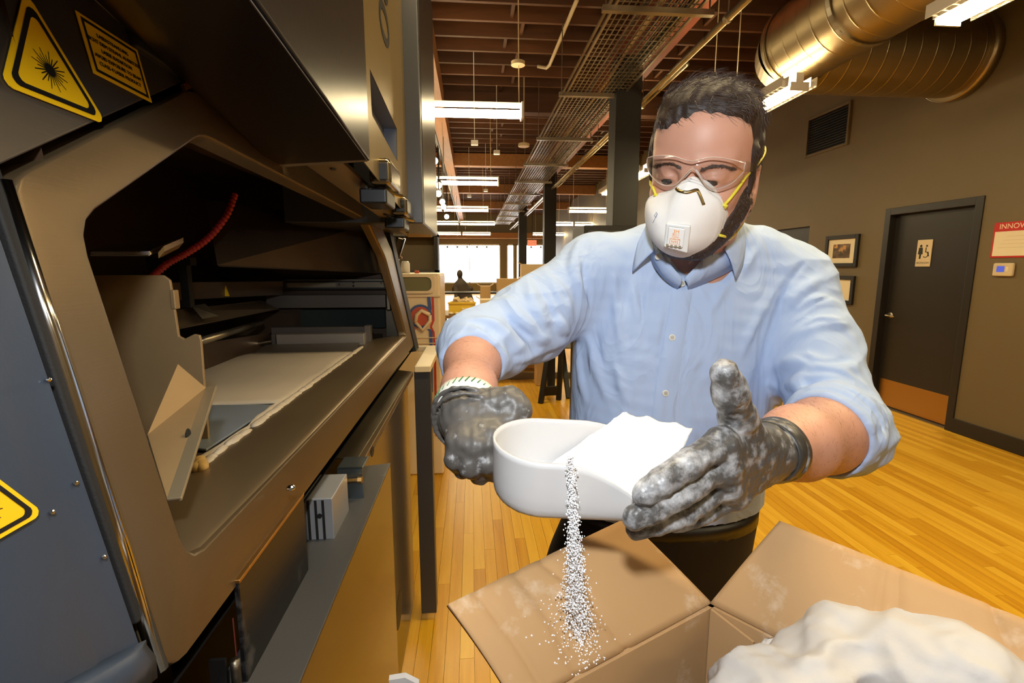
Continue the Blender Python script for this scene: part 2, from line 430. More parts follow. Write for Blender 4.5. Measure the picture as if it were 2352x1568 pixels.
# far wall with windows
fw = MB()
ZT, ZS = 2.75, 0.55
openings = [(-2.20, 1.62), (1.98, 2.40), (2.52, 4.30)]
wins = []
xs = [-3.2]
for a, b in openings: xs += [a, b]
xs.append(WX+0.2)
for i in range(0, len(xs), 2): fw.box((xs[i], YF, 0), (xs[i+1], YF+0.25, ZC))
for a, b in openings: fw.box((a, YF, 0), (b, YF+0.25, ZS)); fw.box((a, YF, ZT), (b, YF+0.25, ZC))
struct(fw.build('wall_far', pbr('far_wall_paint', S(120, 105, 78), 0.6)))
for i, (a, b) in enumerate(openings):
    wo = MB().box((a, YF+0.14, ZS), (b, YF+0.16, ZT)).build('window_%d' % (i+1), M_day); struct(wo)
    f = MB().box((a, YF+0.04, ZS), (b, YF+0.12, ZS+0.07)).box((a, YF+0.04, ZT-0.07), (b, YF+0.12, ZT)).box((a, YF+0.04, ZS), (a+0.06, YF+0.12, ZT)).box((b-0.06, YF+0.04, ZS), (b, YF+0.12, ZT))
    if i == 0:
        f.box((-0.15, YF+0.04, ZS), (-0.11, YF+0.12, ZT))
    f.build('window_frame', M_white, wo)
    for k in range(int((b-a)/0.55)):
        xk = a+0.3+k*0.55
        MB().box((xk-0.05, YF-0.01, ZT-0.22), (xk+0.05, YF+0.03, ZT-0.10)).build('blind_bracket', M_steel_dark, wo)
# header duct above the windows
struct(MB().box((-3.0, YF-0.5, 3.05), (WX, YF, 3.35)).build('trim_8', M_beam))
# ================================================================ CEILING SERVICES
def fixture_x(x0, x1, y, z, lab, group='hanging light rows across the room'):
    r = empty('hanging_light', ((x0+x1)/2, y, z), lab, 'light', group)
    mb = MB(); n = 10
    rows = []
    for xx in np.linspace(x0, x1, 2):
        rows.append([(xx, y+0.085*math.cos(a), z+0.055*math.sin(a)) for a in np.linspace(math.pi, 2*math.pi, n)])
    mb.grid(rows); 
    mb.add([(x0, y-0.085, z), (x0, y+0.085, z), (x1, y+0.085, z), (x1, y-0.085, z)], [(0, 1, 2, 3)])
    mb.build('diffuser', M_tube, r)
    MB().box((x0, y-0.045, z+0.055), (x1, y+0.045, z+0.085)).build('housing', M_white, r)
    MB().box((x0-0.02, y-0.09, z-0.06), (x0, y+0.09, z+0.085)).build('end_cap', M_white, r)
    MB().box((x1, y-0.09, z-0.06), (x1+0.02, y+0.09, z+0.085)).build('end_cap', M_white, r)
    for xx in (x0+0.12, x1-(0.02 if y < 6 else 0.12)):
        MB().tube([(xx, y, z+0.08), (xx-0.01, y, ZJ)], 0.006, 6).build('hanging_rod', M_cream, r)
        MB().disc((xx-0.01, y, (3.50 if (y < 6 and y > 2 and xx > 0) else ZJ-0.035)), (0, 0, 1), 0.070, 0.034, 20).build('ceiling_rose', M_cream, r)
    return r
LZ = 3.05
yy1, yy2, yy3, yy4, yy5 = 5.25, 9.05, 13.4, 17.9, 23.2
ex = lambda px, py, Y: AY(px, py, Y)
def row(Y, spans, z, labs):
    for (a, b), lab in zip(spans, labs):
        xa = AY(a, 400, Y)[0]; xb = AY(b, 400, Y)[0]
        fixture_x(xa, xb, Y, z, lab)
row(yy1, [(742, 1196)], LZ, ['long hanging light nearest the camera, left of the cable tray'])
row(yy2, [(760, 990), (1003, 1143)], 2.99, ['left light of the second hanging row, partly behind the machine', 'right light of the second hanging row, below the nearest row'])
row(yy3, [(930, 1013), (1019, 1120), (1308, 1404), (1459, 1500)], 3.0, ['left light of the third hanging row', 'second light of the third hanging row, left of the tray', 'third light of the third hanging row, between two black columns', 'last light of the third hanging row, beside the head of the man'])
row(yy4, [(980, 1051), (1056, 1135), (1278, 1317), (1322, 1398)], 3.02, ['left light of the fourth hanging row', 'second light of the fourth hanging row, left of the tray', 'third light of the fourth hanging row, beside the column', 'right light of the fourth hanging row'])
row(yy5, [(993, 1056), (1061, 1125), (1225, 1256), (1278, 1320)], 3.0, ['left light of the farthest hanging row', 'second light of the farthest hanging row, above the window', 'third light of the farthest hanging row, between two columns', 'right light of the farthest hanging row'])
def fixture_y(x, y0, y1, z, lab, dup=None):
    r = empty('hanging_light', (x, (y0+y1)/2, z), lab, 'light', 'lights hanging along the right wall')
    mb = MB()
    mb.grid([[(x+0.085*math.cos(a), yv, z+0.05*math.sin(a)) for a in np.linspace(math.pi, 2*math.pi, 10)] for yv in (y0, y1)])
    mb.add([(x-0.085, y0, z), (x+0.085, y0, z), (x+0.085, y1, z), (x-0.085, y1, z)], [(0, 1, 2, 3)])
    mb.build('diffuser', M_tube, r)
    MB().box((x-0.03, y0, z+0.0), (x+0.03, y1, z+0.08)).build('housing', M_white, r)
    for yv in (y0, y1): MB().box((x-0.075, yv-0.006, z-0.05), (x+0.075, yv+0.006, z+0.01)).build('end_cap', M_white, r)
    n = int((y1-y0)/0.06)
    lv = MB()
    for sx in (-1, 1):
        for k in range(n):
            yk = y0+0.03+k*0.06
            lv.box((x+sx*0.115-0.02, yk, z-0.02), (x+sx*0.115+0.02, yk+0.008, z+0.03))
        lv.box((x+sx*0.138-0.003, y0, z-0.02), (x+sx*0.138+0.003, y1, z+0.05))
        lv.box((x+sx*0.092-0.003, y0, z-0.02), (x+sx*0.092+0.003, y1, z+0.05))
    o = lv.build('louver_grille', M_white, r); o['kind'] = 'stuff'
    for yv in ((y1-0.55, y1-0.1) if y0 > 3 else (y0+0.3, y1-0.3)): MB().tube([(x, yv, z+0.08), (x, yv, ZC if y0 > 3 else 3.0015)], 0.005, 6).build('hanging_rod', M_cream, r)
fixture_y(2.52, 3.80, 5.3, 2.885, 'bright tube light just right of the head of the man')
fixture_y(2.68, 0.9, 2.77, 2.885, 'louvred tube light at the top right corner')
fixture_y(2.55, 7.1, 9.4, 2.885, 'tube light seen at the left side of the safety glasses')
# extra lights out of view, added in the rows' pattern to brighten the room
fixture_x(-0.6, 1.7, 1.0, LZ, 'added unseen hanging light row above the photographer')
fixture_x(2.2, 4.0, -1.3, LZ, 'added unseen hanging light row behind the photographer')
# track with spots
tr = empty('track_lighting', (-0.52, 10, 3.2), 'black light track with small round spots beside the machine', 'light')
MB().box((-0.54, 5.2, 3.40), (-0.50, 22, 3.44)).build('track', M_blackm, tr)
for yv in (6, 10, 14, 18): MB().tube([(-0.52, yv, 3.42), (-0.52, yv, 3.98)], 0.006, 6).build('hanging_rod', M_blackm, tr)
for (px, py) in ((981, 286), (986, 338), (998, 369), (1008, 425), (1007, 444), (1016, 463), (1019, 474), (1026, 497)):
    q = AX(px, py, -0.52) if px < 1083 else AZ(px, py, 3.2)
    h = MB().tube([q+np.array((0, 0.10, 0.05)), q+np.array((0, 0.0, 0.0))], [0.045, 0.06], 14).build('spot_head', M_blackm, tr)
    MB().tube([q+np.array((0, 0.06, 0.05)), (q[0], q[1]+0.06, 3.42)], 0.01, 6).build('stem', M_blackm, h)
    MB().ball(q+np.array((0, -0.012, -0.006)), 0.05, 12, 8).build('bulb', M_spot, h)
# pendant sensors
for i, (px, py, Y, lab) in enumerate(((1090, 328, 7.2, 'small white sensor hanging below the ceiling behind the nearest light'), (1141, 350, 8.2, 'small white ceiling sensor near the cable tray'), (1078, 450, 12.5, 'small white sensor hanging on a rod in the distance'), (1116, 437, 12.0, 'distant small white sensor beside the cable tray'))):
    q = AY(px, py, Y)
    r = empty('ceiling_sensor', q, lab, 'sensor', 'pendant sensors')
    MB().box(q+np.array((-0.05, -0.05, -0.03)), q+np.array((0.05, 0.05, 0.03))).build('sensor_box', M_white, r, bevel=0.008)
    MB().tube([q+np.array((0, 0, 0.03)), (q[0], q[1], ZC)], 0.006, 6).build('rod', M_white, r)
dt = empty('smoke_detector', AY(1203, 337, 8.0), 'round cream smoke detector left of the cable tray', 'detector')
q = AY(1203, 337, 8.0); MB().disc(q, (0, 0, 1), 0.09, 0.05, 20).build('housing', M_cream, dt, bevel=0.01); MB().tube([q+np.array((0,0,.05)), (q[0], q[1], ZC)], 0.008, 6).build('rod', M_cream, dt)
# cable tray of wire mesh
tx0, tx1, tz = 1.13, 1.80, 3.50
ty0, ty1 = 2.2, 24.0
ct = empty('cable_tray', (1.46, 10, tz), 'long wire mesh cable tray hanging from the ceiling', 'cable tray')
for xv, zv in ((tx0, tz), (tx0, tz+0.09), (tx1, tz), (tx1, tz+0.09)): MB().bar((xv, ty0, zv), (xv, ty1, zv), 0.02, 0.02).build('side_rail', M_galv, ct)
msh = MB()
for xv in np.linspace(tx0, tx1, 14)[1:-1]: msh.bar((xv, ty0, tz), (xv, ty1, tz), 0.008, 0.008)
yv = ty0
while yv < ty1: msh.bar((tx0, yv, tz+0.006), (tx1, yv, tz+0.006), 0.008, 0.008); yv += 0.09 if yv < 13 else 0.25
o = msh.build('mesh', M_galv, ct); o['kind'] = 'stuff'
for yv in (4.05, 5.95, 7.95, 9.9, 11.9, 13.9, 16, 18, 20, 22):
    MB().box((tx0-0.10, yv-0.025, tz-0.05), (tx1+0.12, yv+0.025, tz-0.008)).build('support_bar', M_galv, ct)
    for xv in (tx0-0.07, tx1+0.09): MB().tube([(xv, yv, tz-0.05), (xv, yv, ZJ)], 0.006, 6).build('hanger_rod', M_galv, ct)
for i, (xv, m) in enumerate(((1.50, M_cream), (1.56, M_blue), (1.61, M_blue), (1.66, M_grey), (1.71, M_blue), (1.38, M_grey))):
    cb = MB().tube([(xv+0.015*math.sin(t*1.3+i), t, tz+0.03+0.006*math.sin(t*3+i)) for t in np.arange(ty0, ty1, 0.5)], 0.016, 6).build('cable', m, smooth=True)
    tag(cb, ('cream cable', 'leftmost blue cable', 'middle blue cable', 'grey cable', 'rightmost blue cable', 'thin grey cable at the left')[i]+' lying along the wire cable tray', 'cable', 'cables in the tray')
# pipes
def pipe(name, pts, r, m, lab, hang=()):
    root = empty(name, pts[0], lab, 'pipe')
    MB().tube(pts, r, 12).build('pipe_run', m, root, smooth=True)
    for h in hang:
        MB().tube([(h[0], h[1], h[2]), (h[0], h[1], ZJ)], 0.006, 6).build('hanger_rod', M_galv, root)
        MB().tube([(h[0], h[1]-0.02, h[2]), (h[0], h[1]+0.02, h[2])], r+0.008, 12).build('clamp', M_galv, root)
    return root
pipe('conduit_pipe', [(2.02, 1.5, 3.42), (2.02, 26, 3.42)], 0.030, M_galv, 'straight galvanised pipe right of the cable tray', [(2.02, yv, 3.42) for yv in (4, 8, 12, 16, 20)])
pipe('conduit_pipe', [(2.22, 5.2, 3.55), (2.22, 26, 3.50)], 0.024, M_galv, 'thinner pipe beyond the straight galvanised pipe', [(2.22, yv, 3.54) for yv in (6.5, 10.5, 14.5)])
pipe('sprinkler_pipe', [AZ(1325, 0, 4.2), AZ(1262, 150, 4.2), AZ(1255, 156, 4.2), AZ(1235, 152, 4.24)], 0.022, M_cream, 'short cream conduit bending below the joists, left of the tray', [])
# spiral duct
DR, DZc, DYc, DXc = 0.315, 3.32, 4.32, 2.72
du = empty('spiral_duct', (DXc, DYc, DZc), 'large round galvanised spiral duct below the ceiling at right', 'duct')
def duct_run(a, b, name, seams=0.15, r=DR):
    mb = MB(); a = np.array(a, float); b = np.array(b, float); pts = []; rs = []
    n = max(1, int(np.linalg.norm(b-a)/seams))
    for k in range(n):
        for f_, dr_ in ((0.0, 0), (0.40, 0), (0.445, 0.0), (0.465, 0.0005), (0.482, 0.0022), (0.518, 0.0022), (0.535, 0.0005), (0.555, 0), (0.60, 0)):
            pts.append(a+(b-a)*((k+f_)/n)); rs.append(r+dr_)
    pts.append(b); rs.append(r)
    return mb.tube(pts, rs, 40, cap=False).build(name, M_duct, du, smooth=True)
duct_run((DXc, 0.4, DZc), (DXc, DYc-0.18, DZc), 'duct_section')
duct_run((DXc+0.18, DYc, DZc), (WX-0.06, DYc, DZc), 'duct_section', 0.13)
eb = MB(); pts = [np.array((DXc, DYc-0.18, DZc)), np.array((DXc+0.05, DYc-0.05, DZc)), np.array((DXc+0.18, DYc, DZc))]
eb.tube(pts, [DR, DR*1.02, DR], 40, cap=False).build('duct_elbow', M_duct, du, smooth=False)
for c, ax in (((WX-0.09, DYc, DZc), (1, 0, 0)), ((DXc, DYc-0.2, DZc), (0, 1, 0)), ((DXc, 2.6, DZc), (0, 1, 0))):
    c = np.array(c); ax = np.array(ax)
    big = ax[0] == 1
    MB().tube([c-ax*0.005, c+ax*(0.085 if big else 0.05)], DR+(0.03 if big else 0.008), 40, cap=False).build('duct_collar', M_duct, du, smooth=True, solid=0.006)
    if big: MB().tube([c-ax*0.005, c-ax*0.004], [DR-0.002, DR+0.03], 40, cap=False).build('collar_face', M_duct, du)
for yv in (1.6, 3.4): MB().tube([(DXc, yv-0.02, DZc), (DXc, yv+0.02, DZc)], DR+0.012, 40, cap=False).build('hanger_strap', M_galv, du); 
for yv in (1.6, 3.4): MB().tube([(DXc, yv, DZc+DR), (DXc, yv, ZJ)], 0.006, 6).build('hanger_rod', M_galv, du)
MB().tube([(3.6, DYc, DZc+DR-0.01), (3.6, DYc, ZJ)], 0.006, 6).build('hanger_rod', M_galv, du)
# wall things on the right
vt = empty('return_air_grille', (WX, 5.92, 3.1), 'dark square air grille high on the brown wall', 'vent')
va, vb = AX(1861, 284, WX), AX(1945, 331, WX)
y0, y1, z0, z1 = vb[1], va[1], 2.93, 3.36
MB().box((WX-0.025, y0-0.03, z0-0.03), (WX, y0, z1+0.03)).box((WX-0.025, y1, z0-0.03), (WX, y1+0.03, z1+0.03)).box((WX-0.025, y0, z0-0.03), (WX, y1, z0)).box((WX-0.025, y0, z1), (WX, y1, z1+0.03)).build('frame', M_wall, vt, bevel=0.004)
MB().box((WX-0.004, y0, z0), (WX-0.001, y1, z1)).build('backing', M_blackm, vt)
for k in range(14):
    zz = z0+0.015+k*(z1-z0)/14
    MB().slab([(WX-0.022, y0, zz-0.008), (WX-0.022, y1, zz-0.008), (WX-0.006, y1, zz+0.012), (WX-0.006, y0, zz+0.012)], (0, 0, 0.003)).build('slat', M_walld, vt)
def picture(pxs, lab, inner):
    a, b = AX(*pxs[0], WX), AX(*pxs[1], WX)
    y1, y0, z1, z0 = a[1], b[1], a[2], b[2]
    r = empty('framed_picture', (WX, (y0+y1)/2, (z0+z1)/2), lab, 'picture', 'framed pictures beside the door')
    t = 0.045
    MB().box((WX-0.03, y0, z0), (WX, y0+t, z1)).box((WX-0.03, y1-t, z0), (WX, y1, z1)).box((WX-0.03, y0+t, z0), (WX, y1-t, z0+t)).box((WX-0.03, y0+t, z1-t), (WX, y1-t, z1)).build('frame', M_blackm, r, bevel=0.004)
    MB().box((WX-0.012, y0+t, z0+t), (WX-0.002, y1-t, z1-t)).build('mat_board', M_paper, r)
    cy, cz = (y0+y1)/2, (z0+z1)/2
    if inner:
        w_, h_ = (y1-y0)*0.26, (z1-z0)*0.22
        m = pbr('photo_print', S(96, 78, 60), 0.3, var=(9, 0.9), dust=(6, 0.55, 0.05, S(200, 150, 90)))
        MB().box((WX-0.0135, cy-w_, cz-h_), (WX-0.0125, cy+w_, cz+h_)).build('photo_print', m, r)
    else:
        MB().disc((WX-0.0125, cy+0.01, cz+(z1-z0)*0.2), (-1, 0, 0), 0.018, 0.001, 14).build('seal', M_brass, r)
        for k in range(4): MB().box((WX-0.0132, cy-0.06+0.01*k, cz-0.0-0.025*k), (WX-0.0125, cy+0.06-0.01*k, cz+0.004-0.025*k)).build('print_line', M_cream, r)
picture(((1902, 543), (1970, 613)), 'framed picture with a small dark photo in a wide cream mat', True)
picture(((1895, 632), (1960, 700)), 'framed certificate below the picture, partly behind the man', False)
po = empty('wall_poster', (WX, 3.6, 1.7), 'cream notice with a red border right of the door', 'poster')
a = AX(2287, 512, WX); b = AX(2278, 592, WX)
y1, z1, z0 = a[1], a[2], b[2]; y0 = y1-0.45
MB().box((WX-0.006, y0, z0), (WX, y1, z1)).build('border', M_red, po)
MB().box((WX-0.008, y0+0.014, z0+0.014), (WX-0.006, y1-0.014, z1-0.075)).build('sheet', M_paper, po)
text('lettering', 'INNOVATION', (WX-0.0065, (y0+y1)/2, z1-0.036), (0, -1, 0), (0, 0, 1), 0.058, M_paper, po)
for k in range(4): MB().box((WX-0.0086, y0+0.06+0.015*k, z0+0.08+0.03*k), (WX-0.008, y1-0.05-0.02*k, z0+0.084+0.03*k)).build('print_line', M_cream, po)
th_ = empty('thermostat', (WX, 3.6, 1.5), 'cream wall thermostat with a blue display below the notice', 'thermostat')
a = AX(2288, 604, WX); b = AX(2288, 634, WX); y1, z1, z0 = a[1], a[2], b[2]; y0 = y1-0.155
MB().box((WX-0.028, y0, z0), (WX, y1, z1)).build('housing', M_cream, th_, bevel=0.012, seg=3)
MB().box((WX-0.0295, y1-0.095, z0+0.035), (WX-0.0275, y1-0.035, z1-0.025)).build('display', M_screen, th_)
MB().box((WX-0.030, y0+0.03, z0+0.04), (WX-0.0275, y0+0.05, z1-0.03)).build('button', M_paper, th_)
# ================================================================ SIGNED DISTANCE MODELLING (bodies, clothes, gloves)
class SDF:
    """list of soft unions / cuts, evaluated on a rectilinear grid and meshed with surface nets"""
    def __init__(s): s.ops = []
    def copy(s): c = SDF(); c.ops = list(s.ops); return c
    def _add(s, lo, hi, fn, k, mode): s.ops.append((np.array(lo, float), np.array(hi, float), fn, k, mode)); return s
    def cone(s, a, b, ra, rb, k=0.01, mode='u'):
        a = np.array(a, float); b = np.array(b, float); ba = b-a; l2 = float(ba@ba)+1e-12
        lo = np.minimum(a-ra, b-rb); hi = np.maximum(a+ra, b+rb)
        def fn(X, Y, Z):
            px, py, pz = X-a[0], Y-a[1], Z-a[2]
            h = np.clip((px*ba[0]+py*ba[1]+pz*ba[2])/l2, 0, 1)
            return np.sqrt((px-ba[0]*h)**2+(py-ba[1]*h)**2+(pz-ba[2]*h)**2)-(ra+(rb-ra)*h)
        return s._add(lo, hi, fn, k, mode)
    def chain(s, pts, rs, k=0.006, mode='u'):
        for i in range(len(pts)-1): s.cone(pts[i], pts[i+1], rs[i], rs[i+1], k, mode)
        return s
    def rope(s, pts, rs, k=0.006, mode='u'):       # many short cones joined hard, then blended once
        Pn = [np.array(p, float) for p in pts]; rs = list(rs); m = max(rs)
        A = np.array(Pn)
        def fn(X, Y, Z):
            d = None
            for i in range(len(Pn)-1):
                a, b = Pn[i], Pn[i+1]; ba = b-a; l2 = float(ba@ba)+1e-12
                px, py, pz = X-a[0], Y-a[1], Z-a[2]
                h = np.clip((px*ba[0]+py*ba[1]+pz*ba[2])/l2, 0, 1)
                e = np.sqrt((px-ba[0]*h)**2+(py-ba[1]*h)**2+(pz-ba[2]*h)**2)-(rs[i]+(rs[i+1]-rs[i])*h)
                d = e if d is None else np.minimum(d, e)
            return d
        return s._add(A.min(0)-m, A.max(0)+m, fn, k, mode)
    def ell(s, c, r, R=None, k=0.01, mode='u'):
        c = np.array(c, float); r = np.array(r, float); R = np.eye(3) if R is None else np.array(R, float)  # rows = local axes
        m = np.abs(R.T) @ r
        def fn(X, Y, Z):
            p = (X-c[0], Y-c[1], Z-c[2])
            q = [R[i, 0]*p[0]+R[i, 1]*p[1]+R[i, 2]*p[2] for i in range(3)]
            k0 = np.sqrt((q[0]/r[0])**2+(q[1]/r[1])**2+(q[2]/r[2])**2)
            k1 = np.sqrt((q[0]/r[0]**2)**2+(q[1]/r[1]**2)**2+(q[2]/r[2]**2)**2)
            return k0*(k0-1)/(k1+1e-9)
        return s._add(c-m, c+m, fn, k, mode)
    def loft(s, keys, k=0.02, mode='u', rot=0.0, power=2.0):
        """keys: (z, cx, cy, rx, ry) sorted by z; rot turns the section about z"""
        K = np.array(sorted(keys), float); zs = K[:, 0]
        lo = (np.min(K[:, 1]-np.maximum(K[:, 3], K[:, 4])), np.min(K[:, 2]-np.maximum(K[:, 3], K[:, 4])), zs[0]); hi = (np.max(K[:, 1]+np.maximum(K[:, 3], K[:, 4])), np.max(K[:, 2]+np.maximum(K[:, 3], K[:, 4])), zs[-1])
        c_, s_ = math.cos(rot), math.sin(rot)
        def fn(X, Y, Z):
            zf = Z.ravel()
            g = [np.interp(zf, zs, K[:, i]).reshape(Z.shape) for i in (1, 2, 3, 4)]
            dx, dy = X-g[0], Y-g[1]
            u = (dx*c_+dy*s_)/g[2]; v = (-dx*s_+dy*c_)/g[3]
            n = (np.abs(u)**power+np.abs(v)**power)**(1/power)
            d = (n-1)*np.minimum(g[2], g[3])
            return np.maximum(d, np.maximum(zs[0]-Z, Z-zs[-1]))
        return s._add(lo, hi, fn, k, mode)
    def plane(s, p, n, lo, hi, k=0.004):          # cut away the side the normal points to, inside the box lo..hi
        p = np.array(p, float); n = np.array(n, float); n /= np.linalg.norm(n); lo = np.array(lo, float); hi = np.array(hi, float)
        def fn(X, Y, Z): return -((X-p[0])*n[0]+(Y-p[1])*n[1]+(Z-p[2])*n[2])
        return s._add(lo, hi, fn, k, 'p')
    def ev(s, X, Y, Z):        # pointwise
        d = np.full(np.broadcast(X, Y, Z).shape, 1.0)
        for lo, hi, fn, k, mode in s.ops:
            if mode == 'p':
                e = fn(X, Y, Z); inb = (X > lo[0]) & (X < hi[0]) & (Y > lo[1]) & (Y < hi[1]) & (Z > lo[2]) & (Z < hi[2])
                d = np.where(inb, s._mix(d, e, k, 's'), d)
            else: d = s._mix(d, fn(X, Y, Z), k, mode)
        return d
    @staticmethod
    def _mix(d, e, k, mode):
        if mode == 'u':
            h = np.clip(0.5+0.5*(d-e)/k, 0, 1); return d+(e-d)*h-k*h*(1-h)
        h = np.clip(0.5-0.5*(d+e)/k, 0, 1)
        return d+(-e-d)*h+k*h*(1-h)
    def hit(s, px, py, dmin=0.3, dmax=1.3, n=500):    # first surface point seen along a picture ray
        t = np.linspace(dmin, dmax, n); r = ray(px, py); p = CP[None]+t[:, None]*r[None]
        v = s.ev(p[:, 0], p[:, 1], p[:, 2]); i = np.argmax(v < 0)
        if not (v < 0).any(): i = int(np.argmin(v)); return p[i]
        i = max(i, 1)
        return p[i-1]+(p[i]-p[i-1])*(v[i-1]/(v[i-1]-v[i]+1e-12))
    def field(s, xs, ys, zs):
        F = np.full((len(xs), len(ys), len(zs)), 0.2, np.float32)
        for lo, hi, fn, k, mode in s.ops:
            m = k+0.012 if mode != 'p' else 0
            i0, i1 = np.searchsorted(xs, lo[0]-m), np.searchsorted(xs, hi[0]+m)
            j0, j1 = np.searchsorted(ys, lo[1]-m), np.searchsorted(ys, hi[1]+m)
            k0, k1 = np.searchsorted(zs, lo[2]-m), np.searchsorted(zs, hi[2]+m)
            if i1 <= i0 or j1 <= j0 or k1 <= k0: continue
            X = xs[i0:i1, None, None].astype(np.float32); Y = ys[None, j0:j1, None].astype(np.float32); Z = zs[None, None, k0:k1].astype(np.float32)
            e = fn(X, Y, Z).astype(np.float32)
            D = F[i0:i1, j0:j1, k0:k1]
            F[i0:i1, j0:j1, k0:k1] = s._mix(D, e, np.float32(k), 's' if mode in 'ps' else 'u')
        return F
def surface_nets(F, xs, ys, zs):
    nx, ny, nz = F.shape
    neg = F < 0
    c = np.zeros((nx-1, ny-1, nz-1), np.uint8)
    for dx in (0, 1):
        for dy in (0, 1):
            for dz in (0, 1): c += neg[dx:nx-1+dx, dy:ny-1+dy, dz:nz-1+dz]
    act = (c > 0) & (c < 8)
    I, J, K = np.nonzero(act)
    idx = np.full(act.shape, -1, np.int32); idx[I, J, K] = np.arange(len(I))
    acc = np.zeros((len(I), 3)); cnt = np.zeros(len(I))
    cor = [(0, 0, 0), (1, 0, 0), (0, 1, 0), (1, 1, 0), (0, 0, 1), (1, 0, 1), (0, 1, 1), (1, 1, 1)]
    ed = [(0, 1), (2, 3), (4, 5), (6, 7), (0, 2), (1, 3), (4, 6), (5, 7), (0, 4), (1, 5), (2, 6), (3, 7)]
    V = [F[I+a, J+b, K+d] for a, b, d in cor]
    Pp = [np.stack([xs[I+a], ys[J+b], zs[K+d]], 1) for a, b, d in cor]
    for a, b in ed:
        m = (V[a] < 0) != (V[b] < 0)
        t = V[a][m]/(V[a][m]-V[b][m]); acc[m] += Pp[a][m]+(Pp[b][m]-Pp[a][m])*t[:, None]; cnt[m] += 1
    verts = acc/np.maximum(cnt, 1)[:, None]
    quads = []
    for ax in range(3):
        sl0 = [slice(1, n-1) for n in (nx, ny, nz)]; 
        a = [slice(1, nx-1), slice(1, ny-1), slice(1, nz-1)]; a[ax] = slice(0, (nx, ny, nz)[ax]-1)
        b = list(a); b[ax] = slice(1, (nx, ny, nz)[ax])
        s0, s1 = neg[tuple(a)], neg[tuple(b)]
        e = np.nonzero(s0 != s1)
        off = [1, 1, 1]; off[ax] = 0
        i, j, k = [e[q]+off[q] for q in range(3)]
        flip = s0[e]
        u, v = [q for q in range(3) if q != ax]
        def at(du, dv):
            q = [i.copy(), j.copy(), k.copy()]; q[u] = q[u]-du; q[v] = q[v]-dv
            return idx[q[0], q[1], q[2]]
        q4 = np.stack([at(1, 1), at(0, 1), at(0, 0), at(1, 0)], 1)
        if ax == 1: q4 = q4[:, ::-1]
        q4[~flip] = q4[~flip][:, ::-1]
        quads.append(q4)
    Q = np.concatenate(quads); Q = Q[(Q >= 0).all(1)]
    return verts, Q
def relax(V, Q, it=2, lam=0.5, mask=None):
    n = len(V)
    E = np.concatenate([Q[:, [0, 1]], Q[:, [1, 2]], Q[:, [2, 3]], Q[:, [3, 0]]])
    deg = np.bincount(E[:, 0], minlength=n)+np.bincount(E[:, 1], minlength=n)
    for _ in range(it):
        A = np.stack([np.bincount(E[:, 0], V[E[:, 1], c], n)+np.bincount(E[:, 1], V[E[:, 0], c], n) for c in range(3)], 1)
        V = V+(A/np.maximum(deg, 1)[:, None]-V)*lam
    return V
def normals(V, Q):
    n = np.cross(V[Q[:, 2]]-V[Q[:, 0]], V[Q[:, 3]]-V[Q[:, 1]]); N = np.zeros_like(V)
    for i in range(4):
        for c in range(3): N[:, c] += np.bincount(Q[:, i], n[:, c], len(V))
    return N/(np.linalg.norm(N, axis=1)[:, None]+1e-12)
def axis_pts(lo, hi, fine_lo, fine_hi, hf, hc_):
    a = np.arange(fine_lo, fine_hi, hf)
    l = np.arange(fine_lo-hc_, lo-hc_, -hc_)[::-1]; r = np.arange(a[-1]+hc_, hi+hc_, hc_)
    return np.concatenate([l, a, r])
def sdf_mesh(sd, lo, hi, h, name, mat, parent=None, smooth=1, disp=None):
    xs, ys, zs = [np.arange(lo[i], hi[i], h) for i in range(3)]
    V, Q = surface_nets(sd.field(xs, ys, zs), xs, ys, zs)
    if smooth: V = relax(V, Q, smooth)
    if disp is not None: V = V+normals(V, Q)*disp(V)[:, None]
    return np_mesh(name, V, Q, mat, parent)
def vnoise(V, scale, seed=0):
    r = np.random.RandomState(seed); out = np.zeros(len(V))
    for k in range(10):
        d = r.normal(size=3); d /= np.linalg.norm(d); out += np.sin(V@d*scale*(0.6+r.rand())+r.rand()*6.28)
    return out/4.5
# ================================================================ BACKGROUND THINGS
# cream cabinet with a rounded window and painted stripes
cy0 = 3.40
def cb(px, py, dy=0.0): return AY(px, py, cy0+dy)
xr_, xl2 = cb(1012, 700)[0], cb(1012, 700)[0]-0.62
ztop = cb(960, 628)[2]
cab = empty('cream_cabinet', ((xr_+xl2)/2, cy0+0.3, 0), 'cream cabinet with a rounded window, a round badge and blue and red stripes', 'cabinet')
M_cab = pbr('cabinet_cream', S(226, 204, 164), 0.4, var=(3, 0.05))
MB().box((xl2, cy0, 0.0), (xr_, cy0+0.6, ztop)).build('body', M_cab, cab, bevel=0.02, seg=3)
def rrect(x0, x1, z0, z1, r, n=6):
    out = []
    for cx, cz, a0 in ((x1-r, z1-r, 0), (x0+r, z1-r, 90), (x0+r, z0+r, 180), (x1-r, z0+r, 270)):
        for k in range(n+1): a = math.radians(a0+90*k/n); out.append((cx+r*math.cos(a), cz+r*math.sin(a)))
    return out
wx1, wz1, wz0 = cb(991, 640)[0], cb(960, 636)[2], cb(960, 668)[2]
wr_ = rrect(xl2+0.08, wx1, wz0, wz1, 0.035)
win = MB().slab([(x, cy0-0.004, z) for x, z in wr_], (0, -0.003, 0)).build('window_pane', pbr('dim_glass', S(120, 116, 84), 0.12, spec=0.8), cab)
n = len(wr_); cxw, czw = (xl2+0.08+wx1)/2, (wz0+wz1)/2
ou = [(x+(0.022 if x > cxw else -0.022), z+(0.016 if z > czw else -0.016)) for x, z in wr_]
